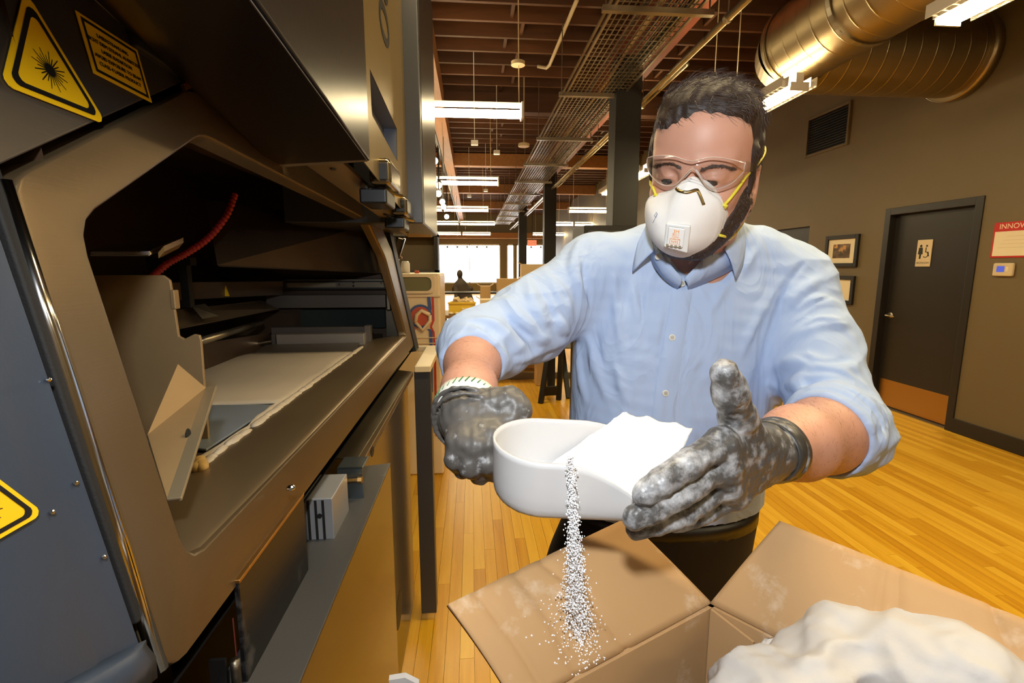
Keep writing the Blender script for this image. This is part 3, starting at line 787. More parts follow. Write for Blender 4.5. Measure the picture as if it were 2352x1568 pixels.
fr2 = MB().grid([[(x, cy0-0.002, z) for x, z in ou], [(x, cy0-0.016, z) for x, z in ou], [(x, cy0-0.016, z) for x, z in wr_], [(x, cy0-0.004, z) for x, z in wr_]], closed=True).build('window_frame', M_cab, cab)
zb = cb(960, 680)[2]
MB().box((xl2-0.002, cy0-0.012, zb-0.004), (xr_+0.002, cy0, zb+0.004)).build('rib', M_cab, cab)
for z in (cb(960, 775)[2], cb(960, 788)[2]): MB().box((xl2-0.002, cy0-0.010, z-0.003), (xr_+0.002, cy0, z+0.003)).build('rib', M_cab, cab)
def stripe(pts, w, m, nm):
    L3 = [(cb(x, y)) for x, y in pts]; hw = w
    MB().slab([p+np.array((-hw, -0.005, 0)) for p in L3]+[p+np.array((hw, -0.005, 0)) for p in L3[::-1]], (0, -0.002, 0)).build(nm, m, cab)
M_rs, M_bs = pbr('stripe_red', S(196, 58, 34), 0.4), pbr('stripe_blue', S(70, 88, 140), 0.4)
stripe([(994, 679), (996, 735), (990, 750), (996, 762), (999, 800), (1003, 1000)], 0.007, M_rs, 'red_stripe'); stripe([(985, 681), (988, 712)], 0.011, M_bs, 'blue_stripe'); stripe([(984, 755), (990, 760), (991, 900)], 0.011, M_bs, 'blue_stripe')
bc0 = cb(966, 726); bd_ = MB().disc(bc0+np.array((0, -0.002, 0)), (0, -1, 0), 0.082, 0.006, 28).build('badge', M_bs, cab)
MB().disc(bc0+np.array((0, -0.008, 0)), (0, -1, 0), 0.066, 0.004, 28).build('badge_face', pbr('badge_red', S(190, 84, 56), 0.5), bd_)
bx0 = bc0+np.array((0.01, -0.016, -0.01))
MB().tube([bx0+np.array((-0.045, 0, -0.03)), bx0+np.array((-0.035, 0, 0.02)), bx0+np.array((0.0, 0, 0.05)), bx0+np.array((0.055, 0, 0.02))], 0.014, 10).tube([bx0+np.array((-0.045, 0, -0.03)), bx0+np.array((0.005, 0, -0.085)), bx0+np.array((0.055, 0, -0.02)), bx0+np.array((0.055, 0, 0.02))], 0.013, 10).build('badge_emblem', M_cab, bd_, smooth=True)
text('lettering', 'FRESH', cb(945, 752)+np.array((0, -0.006, 0)), (1, 0, 0), (0, 0, 1), 0.05, M_rs, cab)
cxx = AY(931, 610, cy0+.2)[0]; cw = MB().tube([(cxx, cy0+0.2, ztop), (cxx, cy0+0.2, ztop+0.07), (cxx, cy0+0.2, ztop+0.085)], [0.032, 0.032, 0.022], 20).build('white_canister', M_white, None, smooth=True)
tag(cw, 'white plastic canister standing on the cream cabinet', 'canister')
q = cb(941, 622); rb_ = MB().box((q[0]+0.02, cy0+0.1, ztop), (q[0]+0.05, cy0+0.14, ztop+0.02)).build('small_box', M_exit if False else pbr('red_carton', S(200, 90, 50), 0.6), None, bevel=0.004); tag(rb_, 'small red carton on the cream cabinet, right of the canister', 'box')
# dark shelving and posts far behind the cabinet
sv = empty('dark_shelf', (-0.5, 8.4, 0), 'tall dark shelf unit far behind the cream cabinet', 'shelf')
for x in (-1.3, -0.62): MB().box((x, 8.3, 0), (x+0.06, 8.7, 2.05)).build('upright', M_blackm, sv)
for z in (0.4, 0.9, 1.4, 1.99): MB().box((-1.3, 8.3, z), (-0.56, 8.7, z+0.04)).build('shelf_board', M_grey, sv)
MB().box((-1.26, 8.66, 0.1), (-0.6, 8.69, 2.0)).build('back_panel', M_wall, sv)
# long bench with clutter
def bench(x0, x1, y, top, dep, lab, m=M_grey):
    r = empty('work_bench', ((x0+x1)/2, y, 0), lab, 'bench')
    MB().box((x0, y, top-0.04), (x1, y+dep, top)).build('top', m, r, bevel=0.004)
    for xx in (x0+0.05, x1-0.05):
        for yv in (y+0.05, y+dep-0.05): MB().box((xx-0.025, yv-0.025, 0), (xx+0.025, yv+0.025, top-0.04)).build('leg', M_blackm, r)
    MB().box((x0+0.05, y+dep-0.07, 0.25), (x1-0.05, y+dep-0.03, 0.33)).build('rail', M_steel_dark, r)
    return r
bench(-0.42, 1.05, 5.9, 0.92, 0.7, 'cluttered work bench holding the yellow bin, left of the man', pbr('bench_top', S(130, 100, 60), 0.5))
yb_ = 6.0
def bq(px, py, Y=yb_): return AY(px, py, Y)
M_yel = pbr('yellow_bin', S(236, 200, 60), 0.4); M_beige = pbr('beige_parts', S(226, 204, 160), 0.6); M_cartn = pbr('carton', S(206, 172, 118), 0.7)
x0, x1 = bq(1030, 700)[0], bq(1092, 700)[0]
yn = empty('yellow_bin', ((x0+x1)/2, yb_+0.25, 0.92), 'yellow bin heaped with beige parts on the cluttered bench', 'bin')
MB().box((x0, yb_, 0.92), (x1, yb_+0.012, 1.06)).box((x0, yb_+0.30, 0.92), (x1, yb_+0.312, 1.06)).box((x0, yb_+0.012, 0.92), (x0+0.012, yb_+0.30, 1.06)).box((x1-0.012, yb_+0.012, 0.92), (x1, yb_+0.30, 1.06)).box((x0, yb_, 0.921), (x1, yb_+0.3, 0.93)).build('bin_wall', M_yel, yn)
MB().box((x0-0.008, yb_-0.008, 1.05), (x1+0.008, yb_+0.0, 1.07)).build('rim', M_yel, yn)
rr = random.Random(9)
ppm = MB()
for i in range(40):
    a = np.array((x0+0.05+(x1-x0-0.10)*rr.random(), yb_+0.05+0.20*rr.random(), 0.985+0.12*rr.random())); e3 = [np.array((rr.gauss(0, 1), rr.gauss(0, 1), rr.gauss(0, 1))) for _ in range(2)]
    ppm.bar(a-e3[0]/np.linalg.norm(e3[0])*.03, a+e3[0]/np.linalg.norm(e3[0])*.03, .04, .03, e3[1])
tag(ppm.build('printed_parts', M_beige, None), 'heap of small beige printed parts in the yellow bin', 'parts', kind='stuff')
for i, (a, b, t, bt, nm, lab, m, Y) in enumerate(((1060, 1090, 708, 722, 'white_tray', 'pale tray in front of the yellow bin on the bench', M_beige, 5.95), (1103, 1127, 657, 690, 'open_carton', 'open tan carton standing behind the yellow bin', M_cartn, 7.6), (1142, 1192, 640, 700, 'tall_carton', 'beige carton close to the right shoulder of the man', M_cartn, 7.4), (1198, 1262, 606, 680, 'stacked_carton', 'highest beige carton, under the black columns', M_beige, 8.2), (1103, 1134, 688, 712, 'parts_box', 'low beige box right of the yellow bin', M_beige, 6.1))):
    p, q = AY(a, t, Y), AY(b, bt, Y)
    dz = 0.92 if Y < 6.6 else 0.0
    r = empty(nm, ((p[0]+q[0])/2, Y+0.1, dz), lab, 'box' if i else 'tray')
    dp = .25 if i else .035
    MB().box((p[0], Y, dz), (q[0], Y+dp, p[2] if p[2] > dz+.03 else dz+.05)).build('box_body', m, r, bevel=0.006)
    zt2 = p[2] if p[2] > dz+.03 else dz+.05
    for k in ((0, 1) if i else ()): MB().slab([(p[0] if k == 0 else q[0], Y, zt2), (p[0] if k == 0 else q[0], Y+.25, zt2), ((p[0]-.05) if k == 0 else (q[0]+.05), Y+.25, zt2+.03), ((p[0]-.05) if k == 0 else (q[0]+.05), Y, zt2+.03)], (0, 0, .004)).build('flap', m, r)
# heap of white cloths / parts at the near end of the bench
for i, (px, s_, lab) in enumerate(((1036, .030, 'pale rounded foam lump, leftmost on the bench front'), (1050, .030, 'second pale foam lump on the bench front'), (1074, .03, 'third pale foam lump, by the right end of the yellow bin'), (1098, .03, 'pale foam lump right of the white tray'), (1112, .03, 'rightmost pale foam lump on the bench front'))):
    p = AY(px, 722, 5.92); o = MB().ball((0, 0, 0), (s_, s_*.8, s_*.6), 12, 8).build('foam_block', M_beige, None, smooth=True); o.location = (p[0], 5.945, .92+s_*.6-.001); tag(o, lab, 'foam', 'foam lumps on the bench')
# person far away, sitting against the bright window
fp_ = SDF(); fy = 14.0
def fpx(px, py, dy=0): return AY(px, py, fy+dy)
fp_.ell(fpx(1056, 629), (.085, .10, .12), None, .03).cone(fpx(1057, 640), fpx(1062, 655), .06, .09, .04).cone(fpx(1058, 658), fpx(1066, 690), .20, .27, .08).cone(fpx(1045, 664), fpx(1080, 664), .09, .09, .06).cone(fpx(1046, 660, -.1), fpx(1048, 682, -.3), .065, .05, .04).cone(fpx(1072, 660), fpx(1080, 682, -.1), .07, .055, .04).cone(fpx(1048, 682, -.3), fpx(1058, 690, -.5), .05, .04, .04).cone(fpx(1080, 682, -.1), fpx(1068, 692, -.5), .055, .04, .04)
for sx in (-.12, .12):
    h_ = fpx(1066, 700)+np.array((sx, 0, -.05)); k_ = h_+np.array((sx*.3, -.42, .0)); fp_.cone(h_, k_, .10, .07, .05).cone(k_, np.array((k_[0], k_[1], .08)), .065, .05, .04).cone(np.array((k_[0], k_[1], .05)), np.array((k_[0], k_[1]-.14, .04)), .045, .04, .03)
b0_ = fpx(1060, 670); far = sdf_mesh(fp_, (b0_[0]-.5, fy-.8, 0), (b0_[0]+.6, fy+.4, 1.65), .022, 'person', pbr('dark_clothes', S(70, 60, 50), .8), None, 1)
tag(far, 'distant seated person in dark clothes, silhouetted against the bright window', 'person')
st_ = empty('stool', (b0_[0], fy, 0), 'dark stool under the distant seated person', 'stool'); hz_ = fpx(1066, 700)[2]-.16
MB().disc((b0_[0]+.03, fy, hz_-.05), (0, 0, 1), .18, .05, 20).build('seat', M_blackm, st_)
for a in (0.8, 2.4, 3.9, 5.5): MB().tube([(b0_[0]+.03+.12*math.cos(a), fy+.12*math.sin(a), hz_-.05), (b0_[0]+.03+.2*math.cos(a), fy+.2*math.sin(a), 0)], .012, 6).build('leg', M_blackm, st_)
bench(-0.9, 1.2, 12.3, 0.86, 0.7, 'far dark bench in front of the distant seated person', M_blackm)
# exit sign
e_ = AY(1222, 558, 21.0); es = empty('exit_sign', e_, 'small lit red exit sign far away between two columns', 'sign')
MB().box(e_+np.array((-.19, -.03, -.12)), e_+np.array((.19, .03, .12))).build('housing', M_exit, es, bevel=.01); text('lettering', 'EXIT', e_+np.array((0, -.033, 0)), (1, 0, 0), (0, 0, 1), .16, M_white, es)
MB().tube([e_+np.array((0, 0, .12)), (e_[0], e_[1], ZC)], .012, 6).build('rod', M_blackm, es)
# black monitor on a stand and a beige panel behind the shoulder of the man
ym = 3.9
a, b = AY(1342, 517, ym), AY(1432, 570, ym)
mn = empty('black_cabinet', ((a[0]+b[0])/2, ym+.2, 0), 'black equipment cabinet showing above the right shoulder of the man', 'cabinet')
MB().box((a[0], ym, .03), (b[0]+.25, ym+.45, a[2])).build('body', M_blackm, mn, bevel=.006); MB().box((a[0]+.03, ym-.006, .3), (b[0]+.22, ym, a[2]-.04)).build('door_panel', M_grey, mn, bevel=.004)
for xx in (a[0]+.04, b[0]+.2): MB().box((xx-.02, ym+.05, 0), (xx+.02, ym+.4, .03)).build('foot', M_rubber, mn)
a2, b2 = AY(1322, 530, 4.6), AY(1346, 560, 4.6)
bp_ = empty('beige_panel', (a2[0], 4.6, 0), 'narrow beige board leaning behind the black equipment cabinet', 'board'); MB().slab([(a2[0], 4.6, 0), (b2[0]+.1, 4.6, 0), (b2[0]+.1, 4.6, AY(1340, 518, 4.6)[2]), (a2[0]+.07, 4.6, AY(1336, 520, 4.6)[2]), (a2[0], 4.6, a2[2])], (0, .03, 0)).build('board', M_cartn, bp_, bevel=.004)
# black trestle and low steel frame seen under the right arm
ts_ = empty('black_trestle', (AY(1270, 900, 5.2)[0], 5.2, 0), 'black folding trestle on the floor, seen under the right arm', 'stand')
def flo(px, py): return AZ(px, py, 0.0)
t1, t2, t3 = AY(1283, 780, 5.3), AY(1290, 780, 5.3), AY(1300, 785, 5.5)
for a, b in ((AY(1262, 790, 5.4), flo(1242, 926)), (AY(1290, 790, 5.4), flo(1283, 918)), (AY(1262, 790, 5.75), flo(1262, 900)), (AY(1290, 790, 5.75), flo(1306, 915))): MB().bar(a, b, .05, .05).build('leg', M_blackm, ts_)
MB().bar(AY(1246, 898, 5.35), AY(1286, 896, 5.35), .05, .10).build('cross_bar', M_blackm, ts_); MB().box(AY(1228, 800, 5.35), AY(1322, 786, 5.8)).build('top_beam', M_blackm, ts_)
lf = empty('steel_frame', (AY(1200, 870, 6.4)[0], 6.4, 0), 'low grey steel frame with black legs on the floor behind the trestle', 'frame')
MB().bar(AY(1105, 862, 6.4), AY(1330, 862, 6.4), .05, .09).build('rail', M_steel_dark, lf)
for px in (1116, 1151, 1320): p = AY(px, 862, 6.4); MB().box((p[0]-.025, 6.37, 0), (p[0]+.025, 6.43, p[2]+.10)).build('leg', M_blackm, lf)
MB().box(AY(1180, 845, 6.9), AY(1250, 815, 7.3)).build('shelf', pbr('tan_shelf', S(190, 140, 70), .5), lf)
tb_ = AY(1244, 818, 6.0); o = MB().box((tb_[0]-.07, 6.0, .0), (tb_[0]+.08, 6.2, tb_[2]+.03)).build('tan_crate', M_cartn, None, bevel=.01); tag(o, 'tan crate behind the trestle top', 'crate')
# ================================================================ THE MACHINE
TI = math.radians(10)
NF = np.array((math.cos(TI), 0, math.sin(TI)))       # outward normal of its tilted front
RX, RZ0 = -0.270, 1.22                               # ridge of the sill
def FP(y, z, off=0.0): return np.array((RX-(z-RZ0)*math.tan(TI), y, z))+NF*off
mc = empty('sintering_machine', (-0.6, 1.3, 0.0), 'large dark grey laser sintering machine with its steel framed chamber open', 'machine')
# --- front frame
outer = [(0.392, 1.158), (0.397, 1.562), (0.704, 1.726), (1.86, 1.718), (2.10, 1.560), (2.14, 1.158)]
inner = [(0.453, 1.221), (0.449, 1.537), (0.709, 1.672), (1.709, 1.656), (1.905, 1.537), (2.010, 1.218)]
def loop_round(pts, r=0.018, n=4):
    out = []
    m = len(pts)
    for i in range(m):
        p = np.array(pts[i]); a = np.array(pts[i-1]); b = np.array(pts[(i+1) % m])
        u = (a-p)/np.linalg.norm(a-p); v = (b-p)/np.linalg.norm(b-p)
        for t in np.linspace(0, 1, n):
            q = (1-t)**2*(p+u*r)+2*t*(1-t)*p+t*t*(p+v*r); out.append(tuple(q))
    return out
Lo, Li = loop_round(outer, 0.02), loop_round(inner, 0.028)
cen = np.array((1.2, 1.44))
def grow(lp, d): 
    out = []
    for q in lp:
        q = np.array(q); v = q-cen; out.append(tuple(q+v/np.linalg.norm(v)*d))
    return out
frm = MB()
rows = [[FP(*q, -0.05) for q in grow(Lo, 0.004)], [FP(*q, -0.006) for q in grow(Lo, 0.003)], [FP(*q, 0) for q in Lo], [FP(*q, 0.0) for q in grow(Li, 0.008)], [FP(*q, -0.003) for q in grow(Li, 0.003)], [FP(*q, -0.008) for q in Li], [FP(*q, -0.03) for q in Li]]
# the lower run of the inner flange stays short so the sill can start there
rows = [[tuple(p) for p in r] for r in rows]
frm.grid(rows, closed=True).build('door_frame', M_steel, mc, smooth=True).modifiers.new('ws', 'WEIGHTED_NORMAL')
# bright return edge and rubber seal along the near side of the frame
def strip(name, m, pts, w0, w1, off, th):
    mb = MB(); mb.grid([[FP(y+w0(i), z, off) for i, (y, z) in enumerate(pts)], [FP(y+w1(i), z, off) for i, (y, z) in enumerate(pts)]])
    return mb.build(name, m, mc, solid=th, bevel=0.002)
jp = [(0.392, 1.165), (0.394, 1.30), (0.396, 1.45), (0.397, 1.562)]
MB().tube([FP(y-0.004, z, -0.006) for y, z in jp], 0.006, 10).build('frame_edge', M_chrome, mc, smooth=True)
MB().hexa([FP(0.377, 1.215, -0.05), FP(0.389, 1.215, -0.05), FP(0.389, 1.215, -0.004), FP(0.377, 1.215, -0.002), FP(0.379, 1.575, -0.05), FP(0.394, 1.575, -0.05), FP(0.394, 1.575, -0.004), FP(0.379, 1.575, -0.002)]).build('door_seal', M_rubber, mc, bevel=0.003)
MB().hexa([FP(0.377, 1.165, -0.06), FP(0.392, 1.165, -0.06), FP(0.392, 1.165, -0.016), FP(0.377, 1.165, -0.016), FP(0.377, 1.213, -0.06), FP(0.391, 1.213, -0.06), FP(0.391, 1.213, -0.016), FP(0.377, 1.213, -0.016)]).build('seal_bracket', M_black, mc)
# --- blue grey side panel nearest the camera
sp = MB()
def fpx(px, py, o=0.0): q = PL(px, py, FP(0, RZ0, o), NF); return q[1], q[2]
yb1, zb1_ = fpx(350, 1472); yb2, zb2_ = fpx(170, 1568)
def low(y): return zb1_+(y-yb1)*(zb2_-zb1_)/(yb2-yb1)
prof = [(0.3735, -0.004), (0.369, 0.0), (0.335, 0.0), (0.328, 0.003), (0.26, 0.004), (0.15, 0.003), (-0.2, 0.0)]
sp.grid([[FP(y, max(.6, low(y)) if k == 0 else z, o) for y, o in prof] for k, z in enumerate((0, 1.30, 1.56, 1.66))])
spo = sp.build('side_panel', M_blue, mc, smooth=False, solid=0.004, offset=-1, bevel=0.0015)
for px, py in ((105, 873), (168, 1110), (113, 1177), (233, 1280)):
    y, z = fpx(px, py); MB().ball(FP(y, z, 0.002), (0.0018, 0.0018, 0.0018), 10, 6).build('rivet', M_chrome, spo)
bl = MB()
yy = [(0.3735, .0), (0.362, .004), (0.350, .010), (0.335, .013), (0.31, .014), (0.2, .015), (0.0, .015)]
rh = random.Random(4)
bl.grid([[FP(y, low(y)+.004, .001) for y, o in yy], [FP(y, low(y)-.001+.002*rh.random(), o) for y, o in yy], [FP(y, low(y)-.014+.003*rh.random(), o+.004) for y, o in yy], [FP(y, low(y)-.030, o*.6) for y, o in yy]])
bl.build('panel_hem', M_blue, mc, smooth=True, solid=0.003)
def laser_label(c_y, c_z, s, off, pars):
    # warning triangle: yellow, black inner border, laser burst
    t = lambda a, r, o: FP(c_y+r*math.cos(a), c_z+r*math.sin(a)*math.cos(TI), o)
    def tri(r, o):
        pts = []
        for k in range(3):
            a = math.pi/2+k*2*math.pi/3
            for da in (-0.10, -0.04, 0.04, 0.10): pts.append((a+da, r*(1-0.6*abs(da))))
        return pts
    mb = MB().slab([t(a, r, off) for a, r in tri(s, 0)], NF*0.0008)
    lb = mb.build('warning_label', M_label, pars)
    ob = tri(s*0.86, 0); ib = tri(s*0.72, 0); n = len(ob)
    rg = MB(); rg.add([t(a, r, off+0.0012) for a, r in ob]+[t(a, r, off+0.0012) for a, r in ib], [(i, (i+1) % n, n+(i+1) % n, n+i) for i in range(n)])
    rg.build('label_border', M_ink, lb)
    bu = MB()
    cz = c_z-s*0.02
    for k in range(24):
        a = k*math.pi/12; r = s*(0.30 if k % 2 else 0.22)*(1.15 if k == 0 else 1)
        d = np.array((math.cos(a), math.sin(a))); nn = np.array((-d[1], d[0]))*s*0.010
        q = [d*s*0.05+nn, d*s*0.05-nn, d*r-nn*0.6, d*r+nn*0.6]
        bu.add([FP(c_y+p[0], cz+p[1]*math.cos(TI), off+0.0012) for p in q], [(0, 1, 2, 3)])
    bu.add([FP(c_y+s*0.09*math.cos(a), cz+s*0.09*math.sin(a), off+0.0013) for a in np.linspace(0, 2*math.pi, 17)[:-1]], [tuple(range(16))])
    bu.build('laser_burst', M_ink, lb)
    return lb
# upper front above the chamber, stepped around the frame
uf = MB()
uf.slab([FP(0.05, 1.580, -0.004), FP(0.392, 1.572, -0.004), FP(0.700, 1.735, -0.004), FP(0.700, 1.80, -0.004), FP(0.05, 1.80, -0.004)], -NF*0.03)
M_upper = pbr('dark_brushed_front', S(92, 86, 80), 0.36, 0.7, bump=(10, 0.08, (60, 2, 60), 4, 0.0008))
ufo = uf.build('upper_front_panel', M_upper, mc, bevel=0.002)
laser_label(0.468, 1.664, 0.056, -0.003, mc)
# text label beside it
tl = MB().slab([FP(y, z, -0.003) for y, z in ((0.524, 1.735), (0.609, 1.735), (0.609, 1.681), (0.524, 1.681))], NF*0.0008).build('text_label', M_label, mc)
def fpq(y0, y1, z0, z1, o): return [FP(y0, z0, o), FP(y1, z0, o), FP(y1, z1, o), FP(y0, z1, o)]
tb = MB()
for q in (fpq(0.528, 0.605, 1.729, 1.732, -0.0018), fpq(0.528, 0.605, 1.684, 1.687, -0.0018), fpq(0.528, 0.531, 1.687, 1.729, -0.0018), fpq(0.602, 0.605, 1.687, 1.729, -0.0018)): tb.add(q, [(0, 1, 2, 3)])
tb.build('label_border', M_ink, tl)
for k, s_ in enumerate(('LASERSTRAHLUNG', 'NICHT DEM STRAHL AUSSETZEN', 'LASER RADIATION', 'AVOID EXPOSURE TO BEAM', 'CLASS 4 LASER PRODUCT')):
    text('label_print', s_, FP(0.566, 1.722-0.007*k, -0.0017), (0, 1, 0), (-math.sin(TI), 0, math.cos(TI)), 0.0052, M_ink, tl)
MB().hexa([FP(0.680, 1.716, 0.0), FP(0.704, 1.728, 0.0), FP(0.704, 1.728, 0.004), FP(0.680, 1.716, 0.004), FP(0.680, 1.724, 0.0), FP(0.704, 1.736, 0.0), FP(0.704, 1.736, 0.004), FP(0.680, 1.724, 0.004)]).build('frame_clip', M_brass, mc)
# second warning label on the side panel
c_ = PL(-58, 1188, FP(0.3, 1.3, 0.006), NF)
laser_label(c_[1]+0.005, c_[2], 0.036, 0.0055, mc)
# --- seal between the frame and the raised cover, and the raised cover itself
HZ = 1.70
def LZp(px, py, X): return AX(px, py, X)
sl = MB(); sl.hexa([FP(0.60, 1.735, -0.03), FP(2.04, 1.722, -0.03), FP(2.04, 1.722, 0.004), FP(0.60, 1.735, 0.004), FP(0.60, 1.80, -0.03), FP(2.04, 1.76, -0.03), FP(2.04, 1.76, 0.004), FP(0.60, 1.80, 0.004)])
sl.build('cover_seal', M_rubber, mc, bevel=0.003)
cv = MB()
xl = -0.372
ra_, rb_ = np.array((-0.141, -0.10, 1.714)), np.array((-0.190, 0.985, 1.698))
la_, lb_ = np.array((xl, -0.10, 1.885)), np.array((xl, 0.985, 1.684))
T_ = lambda p: (p[0], p[1], 2.50)
cv.hexa([la_, ra_, rb_, lb_, T_(la_), T_(ra_), T_(rb_), T_(lb_)])
M_cover = pbr('brushed_cover', S(64, 60, 57), 0.30, 0.85, bump=(10, 0.16, (60, 40, 2.0), 4, 0.0008))
cvo = cv.build('raised_cover', M_cover, mc, bevel=0.0025)
bpl = MB().add([la_-(0, 0, .0012), ra_+(-.004, 0, -.0012), rb_+(-.004, -.002, -.0012), lb_-(0, .002, .0012)], [(0, 1, 2), (0, 2, 3)]).build('cover_underside', M_hood, mc, solid=.001)
for px, py in ((450, 118), (712, 343)):
    d = ray(px, py); tri_ = (la_, ra_, rb_) if px < 600 else (la_, rb_, lb_); nn = np.cross(tri_[1]-tri_[0], tri_[2]-tri_[0]); p0 = tri_[0]
    c = CP+d*(np.dot(p0-CP, nn)/np.dot(d, nn)); nn = nn/np.linalg.norm(nn); nn = nn if nn[2] < 0 else -nn
    MB().disc(c, nn, 0.006, 0.004, 14).build('screw_head', M_steel_dark, bpl, bevel=0.001)
# strip with bolts along the top of the frame, beyond the cover
Yq = lambda px, py, Y: AY(px, py, Y)
s4 = [Yq(690, 371, .99), Yq(786, 373, .99), Yq(936, 514, 2.05), Yq(937, 545, 2.20)]
stb = MB().slab(s4, (0, 0, 0.010)).build('bolted_strip', pbr('strip_metal', S(104, 90, 76), 0.4, 0.5), mc, bevel=0.002)
for px, py in ((765, 387), (840, 455), (885, 492), (924, 521), (936, 533)):
    nn = np.cross(s4[1]-s4[0], s4[3]-s4[0]); nn /= np.linalg.norm(nn); nn = nn if nn[2] < 0 else -nn
    MB().disc(PL(px, py, s4[0], nn), nn, 0.006, 0.003, 12).build('bolt', M_steel_dark, stb)
# golden plastic side with its recess, and lettering
gx = -0.206
gp = MB()
y0g, y1g = 1.0, 1.66
ra, rb = (1.06, 1.745), (1.42, 1.70)
# panel with a rhombic hand recess
hole = [tuple(AX(px, py, gx)[1:]) for px, py in ((848, 157), (853, 264), (912, 371), (911, 296))]
rect = [(y0g, 2.45), (y0g, 1.70), (y1g, 1.655), (y1g, 2.45)]
vs = [(gx, y, z) for y, z in rect]+[(gx, y, z) for y, z in hole]
gp.add(vs, [(0, 1, 5, 4), (1, 2, 6, 5), (2, 3, 7, 6), (3, 0, 4, 7)])
M_gold = pbr('warm_metal_panel', S(140, 120, 78), 0.38, 0.75, bump=(10, 0.06, (60, 3, 3), 4, 0.0008))
gpo = gp.build('lettered_panel', M_gold, mc, solid=0.002)
MB().box((-.60, 1.0, 1.70), (-.2085, 1.655, 2.5)).build('panel_core', M_grey, mc) if False else None
rcs = MB(); dv = np.array((-0.035, 0, 0))
hp = [np.array((gx, y, z)) for y, z in hole]
rcs.add(hp+[p+dv for p in hp], [(0, 1, 5, 4), (1, 2, 6, 5), (2, 3, 7, 6), (3, 0, 4, 7), (4, 5, 6, 7)])
rcs.build('hand_recess', pbr('recess_grey', S(92, 96, 108), 0.4, 0.2), gpo)
text('lettering', 'P 390', (gx+0.002, 1.30, 2.26), (0, 0, -1), (0, 1, 0), 0.20, M_ink, gpo)
# dark block beyond with its brushed side
bk = MB().box((-0.60, 1.662, 1.640), (-0.158, 2.32, 2.6)).build('rear_column_block', M_grey, mc, bevel=0.004)
MB().box((-0.158, 1.70, 1.645), (-0.1565, 2.32, 2.6)).build('side_sheet', M_cover, mc)
MB().slab([AY(936, 514, 2.05), AY(975, 516, 2.05), AY(993, 545, 2.30), AY(937, 545, 2.22)], (0, 0, 0.006)).build('lower_sheet', M_gold, mc, bevel=0.001)
# two toggle latches below the recess
M_latch = pbr('latch_steel', S(150, 140, 120), 0.2, 1.0)
def latch(y, x, z, s):
    lt = MB().box((x-0.01*s, y-0.03*s, z-0.02*s), (x+0.03*s, y+0.10*s, z+0.028*s)).build('toggle_latch', M_latch, mc, bevel=0.01*s, seg=3)
    MB().box((x+0.0*s, y-0.032*s, z-0.012*s), (x+0.024*s, y-0.028*s, z+0.018*s)).build('latch_slot', M_blackm, lt, bevel=0.003*s)
    MB().box((x-0.03*s, y-0.02*s, z-0.052*s), (x+0.02*s, y+0.08*s, z-0.024*s)).build('latch_base', M_black, lt, bevel=0.004*s)
    MB().tube([(x-0.02*s, y-0.03*s, z-0.022*s), (x+0.03*s, y+0.10*s, z-0.022*s)], 0.004*s, 8).build('latch_pin', M_chrome, lt)
q = AY(866, 404, 1.20); latch(1.20, q[0], q[2], 1.25)
q = AY(912, 478, 1.52); latch(1.52, q[0], q[2], 1.15)
# gas strut on the far side of the opening
sa, sb = AY(922, 548, 2.32), AY(903, 622, 2.34)
gs = MB().bar(sa, sb, 0.028, 0.016, (0, 1, 0)).build('door_stay', M_galv, mc, bevel=0.002)
MB().bar(sa+np.array((0.016, -0.01, 0)), sb+np.array((0.012, -0.01, 0.01)), 0.008, 0.02, (0, 1, 0)).build('stay_edge', M_chrome, gs)
MB().tube([sa+np.array((-0.05, 0, -0.09)), sa+np.array((0.0, 0, -0.085))], 0.006, 8).build('stay_pin', M_brass, gs)
# far side panel of the machine front (dark edge right of the frame)
MB().hexa([FP(2.15, 1.13, -0.05), FP(2.26, 1.13, -0.05), FP(2.26, 1.13, 0.004), FP(2.15, 1.13, 0.004), FP(2.11, 1.66, -0.05), FP(2.2, 1.66, -0.05), FP(2.2, 1.66, 0.004), FP(2.11, 1.66, 0.004)]).build('far_edge_post', M_blackm, mc)
# --- body shell: top, back, sides
MB().box((-1.60, -0.45, 0.10), (-1.58, 2.42, 2.6)).box((-1.60, 2.40, 0.10), (-0.45, 2.42, 2.6)).box((-1.58, -0.45, 2.58), (-0.372, 2.42, 2.6)).build('cabinet_shell', M_grey, mc)
# --- chamber
YB = 2.25
ch = MB()
XB = -1.06
ch.add([(XB, 0.44, 1.10), (XB, YB, 1.10), (XB, YB, 1.84), (XB, 0.44, 1.84), (-0.29, 0.44, 1.10), (-0.30, YB, 1.10), (-0.37, YB, 1.84), (-0.37, 0.44, 1.84)], [(0, 1, 2, 3), (1, 5, 6, 2), (3, 2, 6, 7), (0, 3, 7, 4)])
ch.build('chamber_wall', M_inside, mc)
# sloping inner sheet of the chamber roof
MB().slab([(-0.385, 0.70, 1.69), (-0.375, YB-0.5, 1.68), (-0.72, YB-0.02, 1.80), (-0.72, 0.60, 1.80)], (0, 0, 0.005)).build('roof_sheet', M_inside2, mc)
MB().slab([(-0.66, 1.35, 1.50), (-0.40, YB-0.02, 1.47), (-0.42, YB-0.02, 1.68), (-0.80, 1.6, 1.70)], (-0.004, 0, 0.004)).build('inner_baffle', M_inside2, mc)
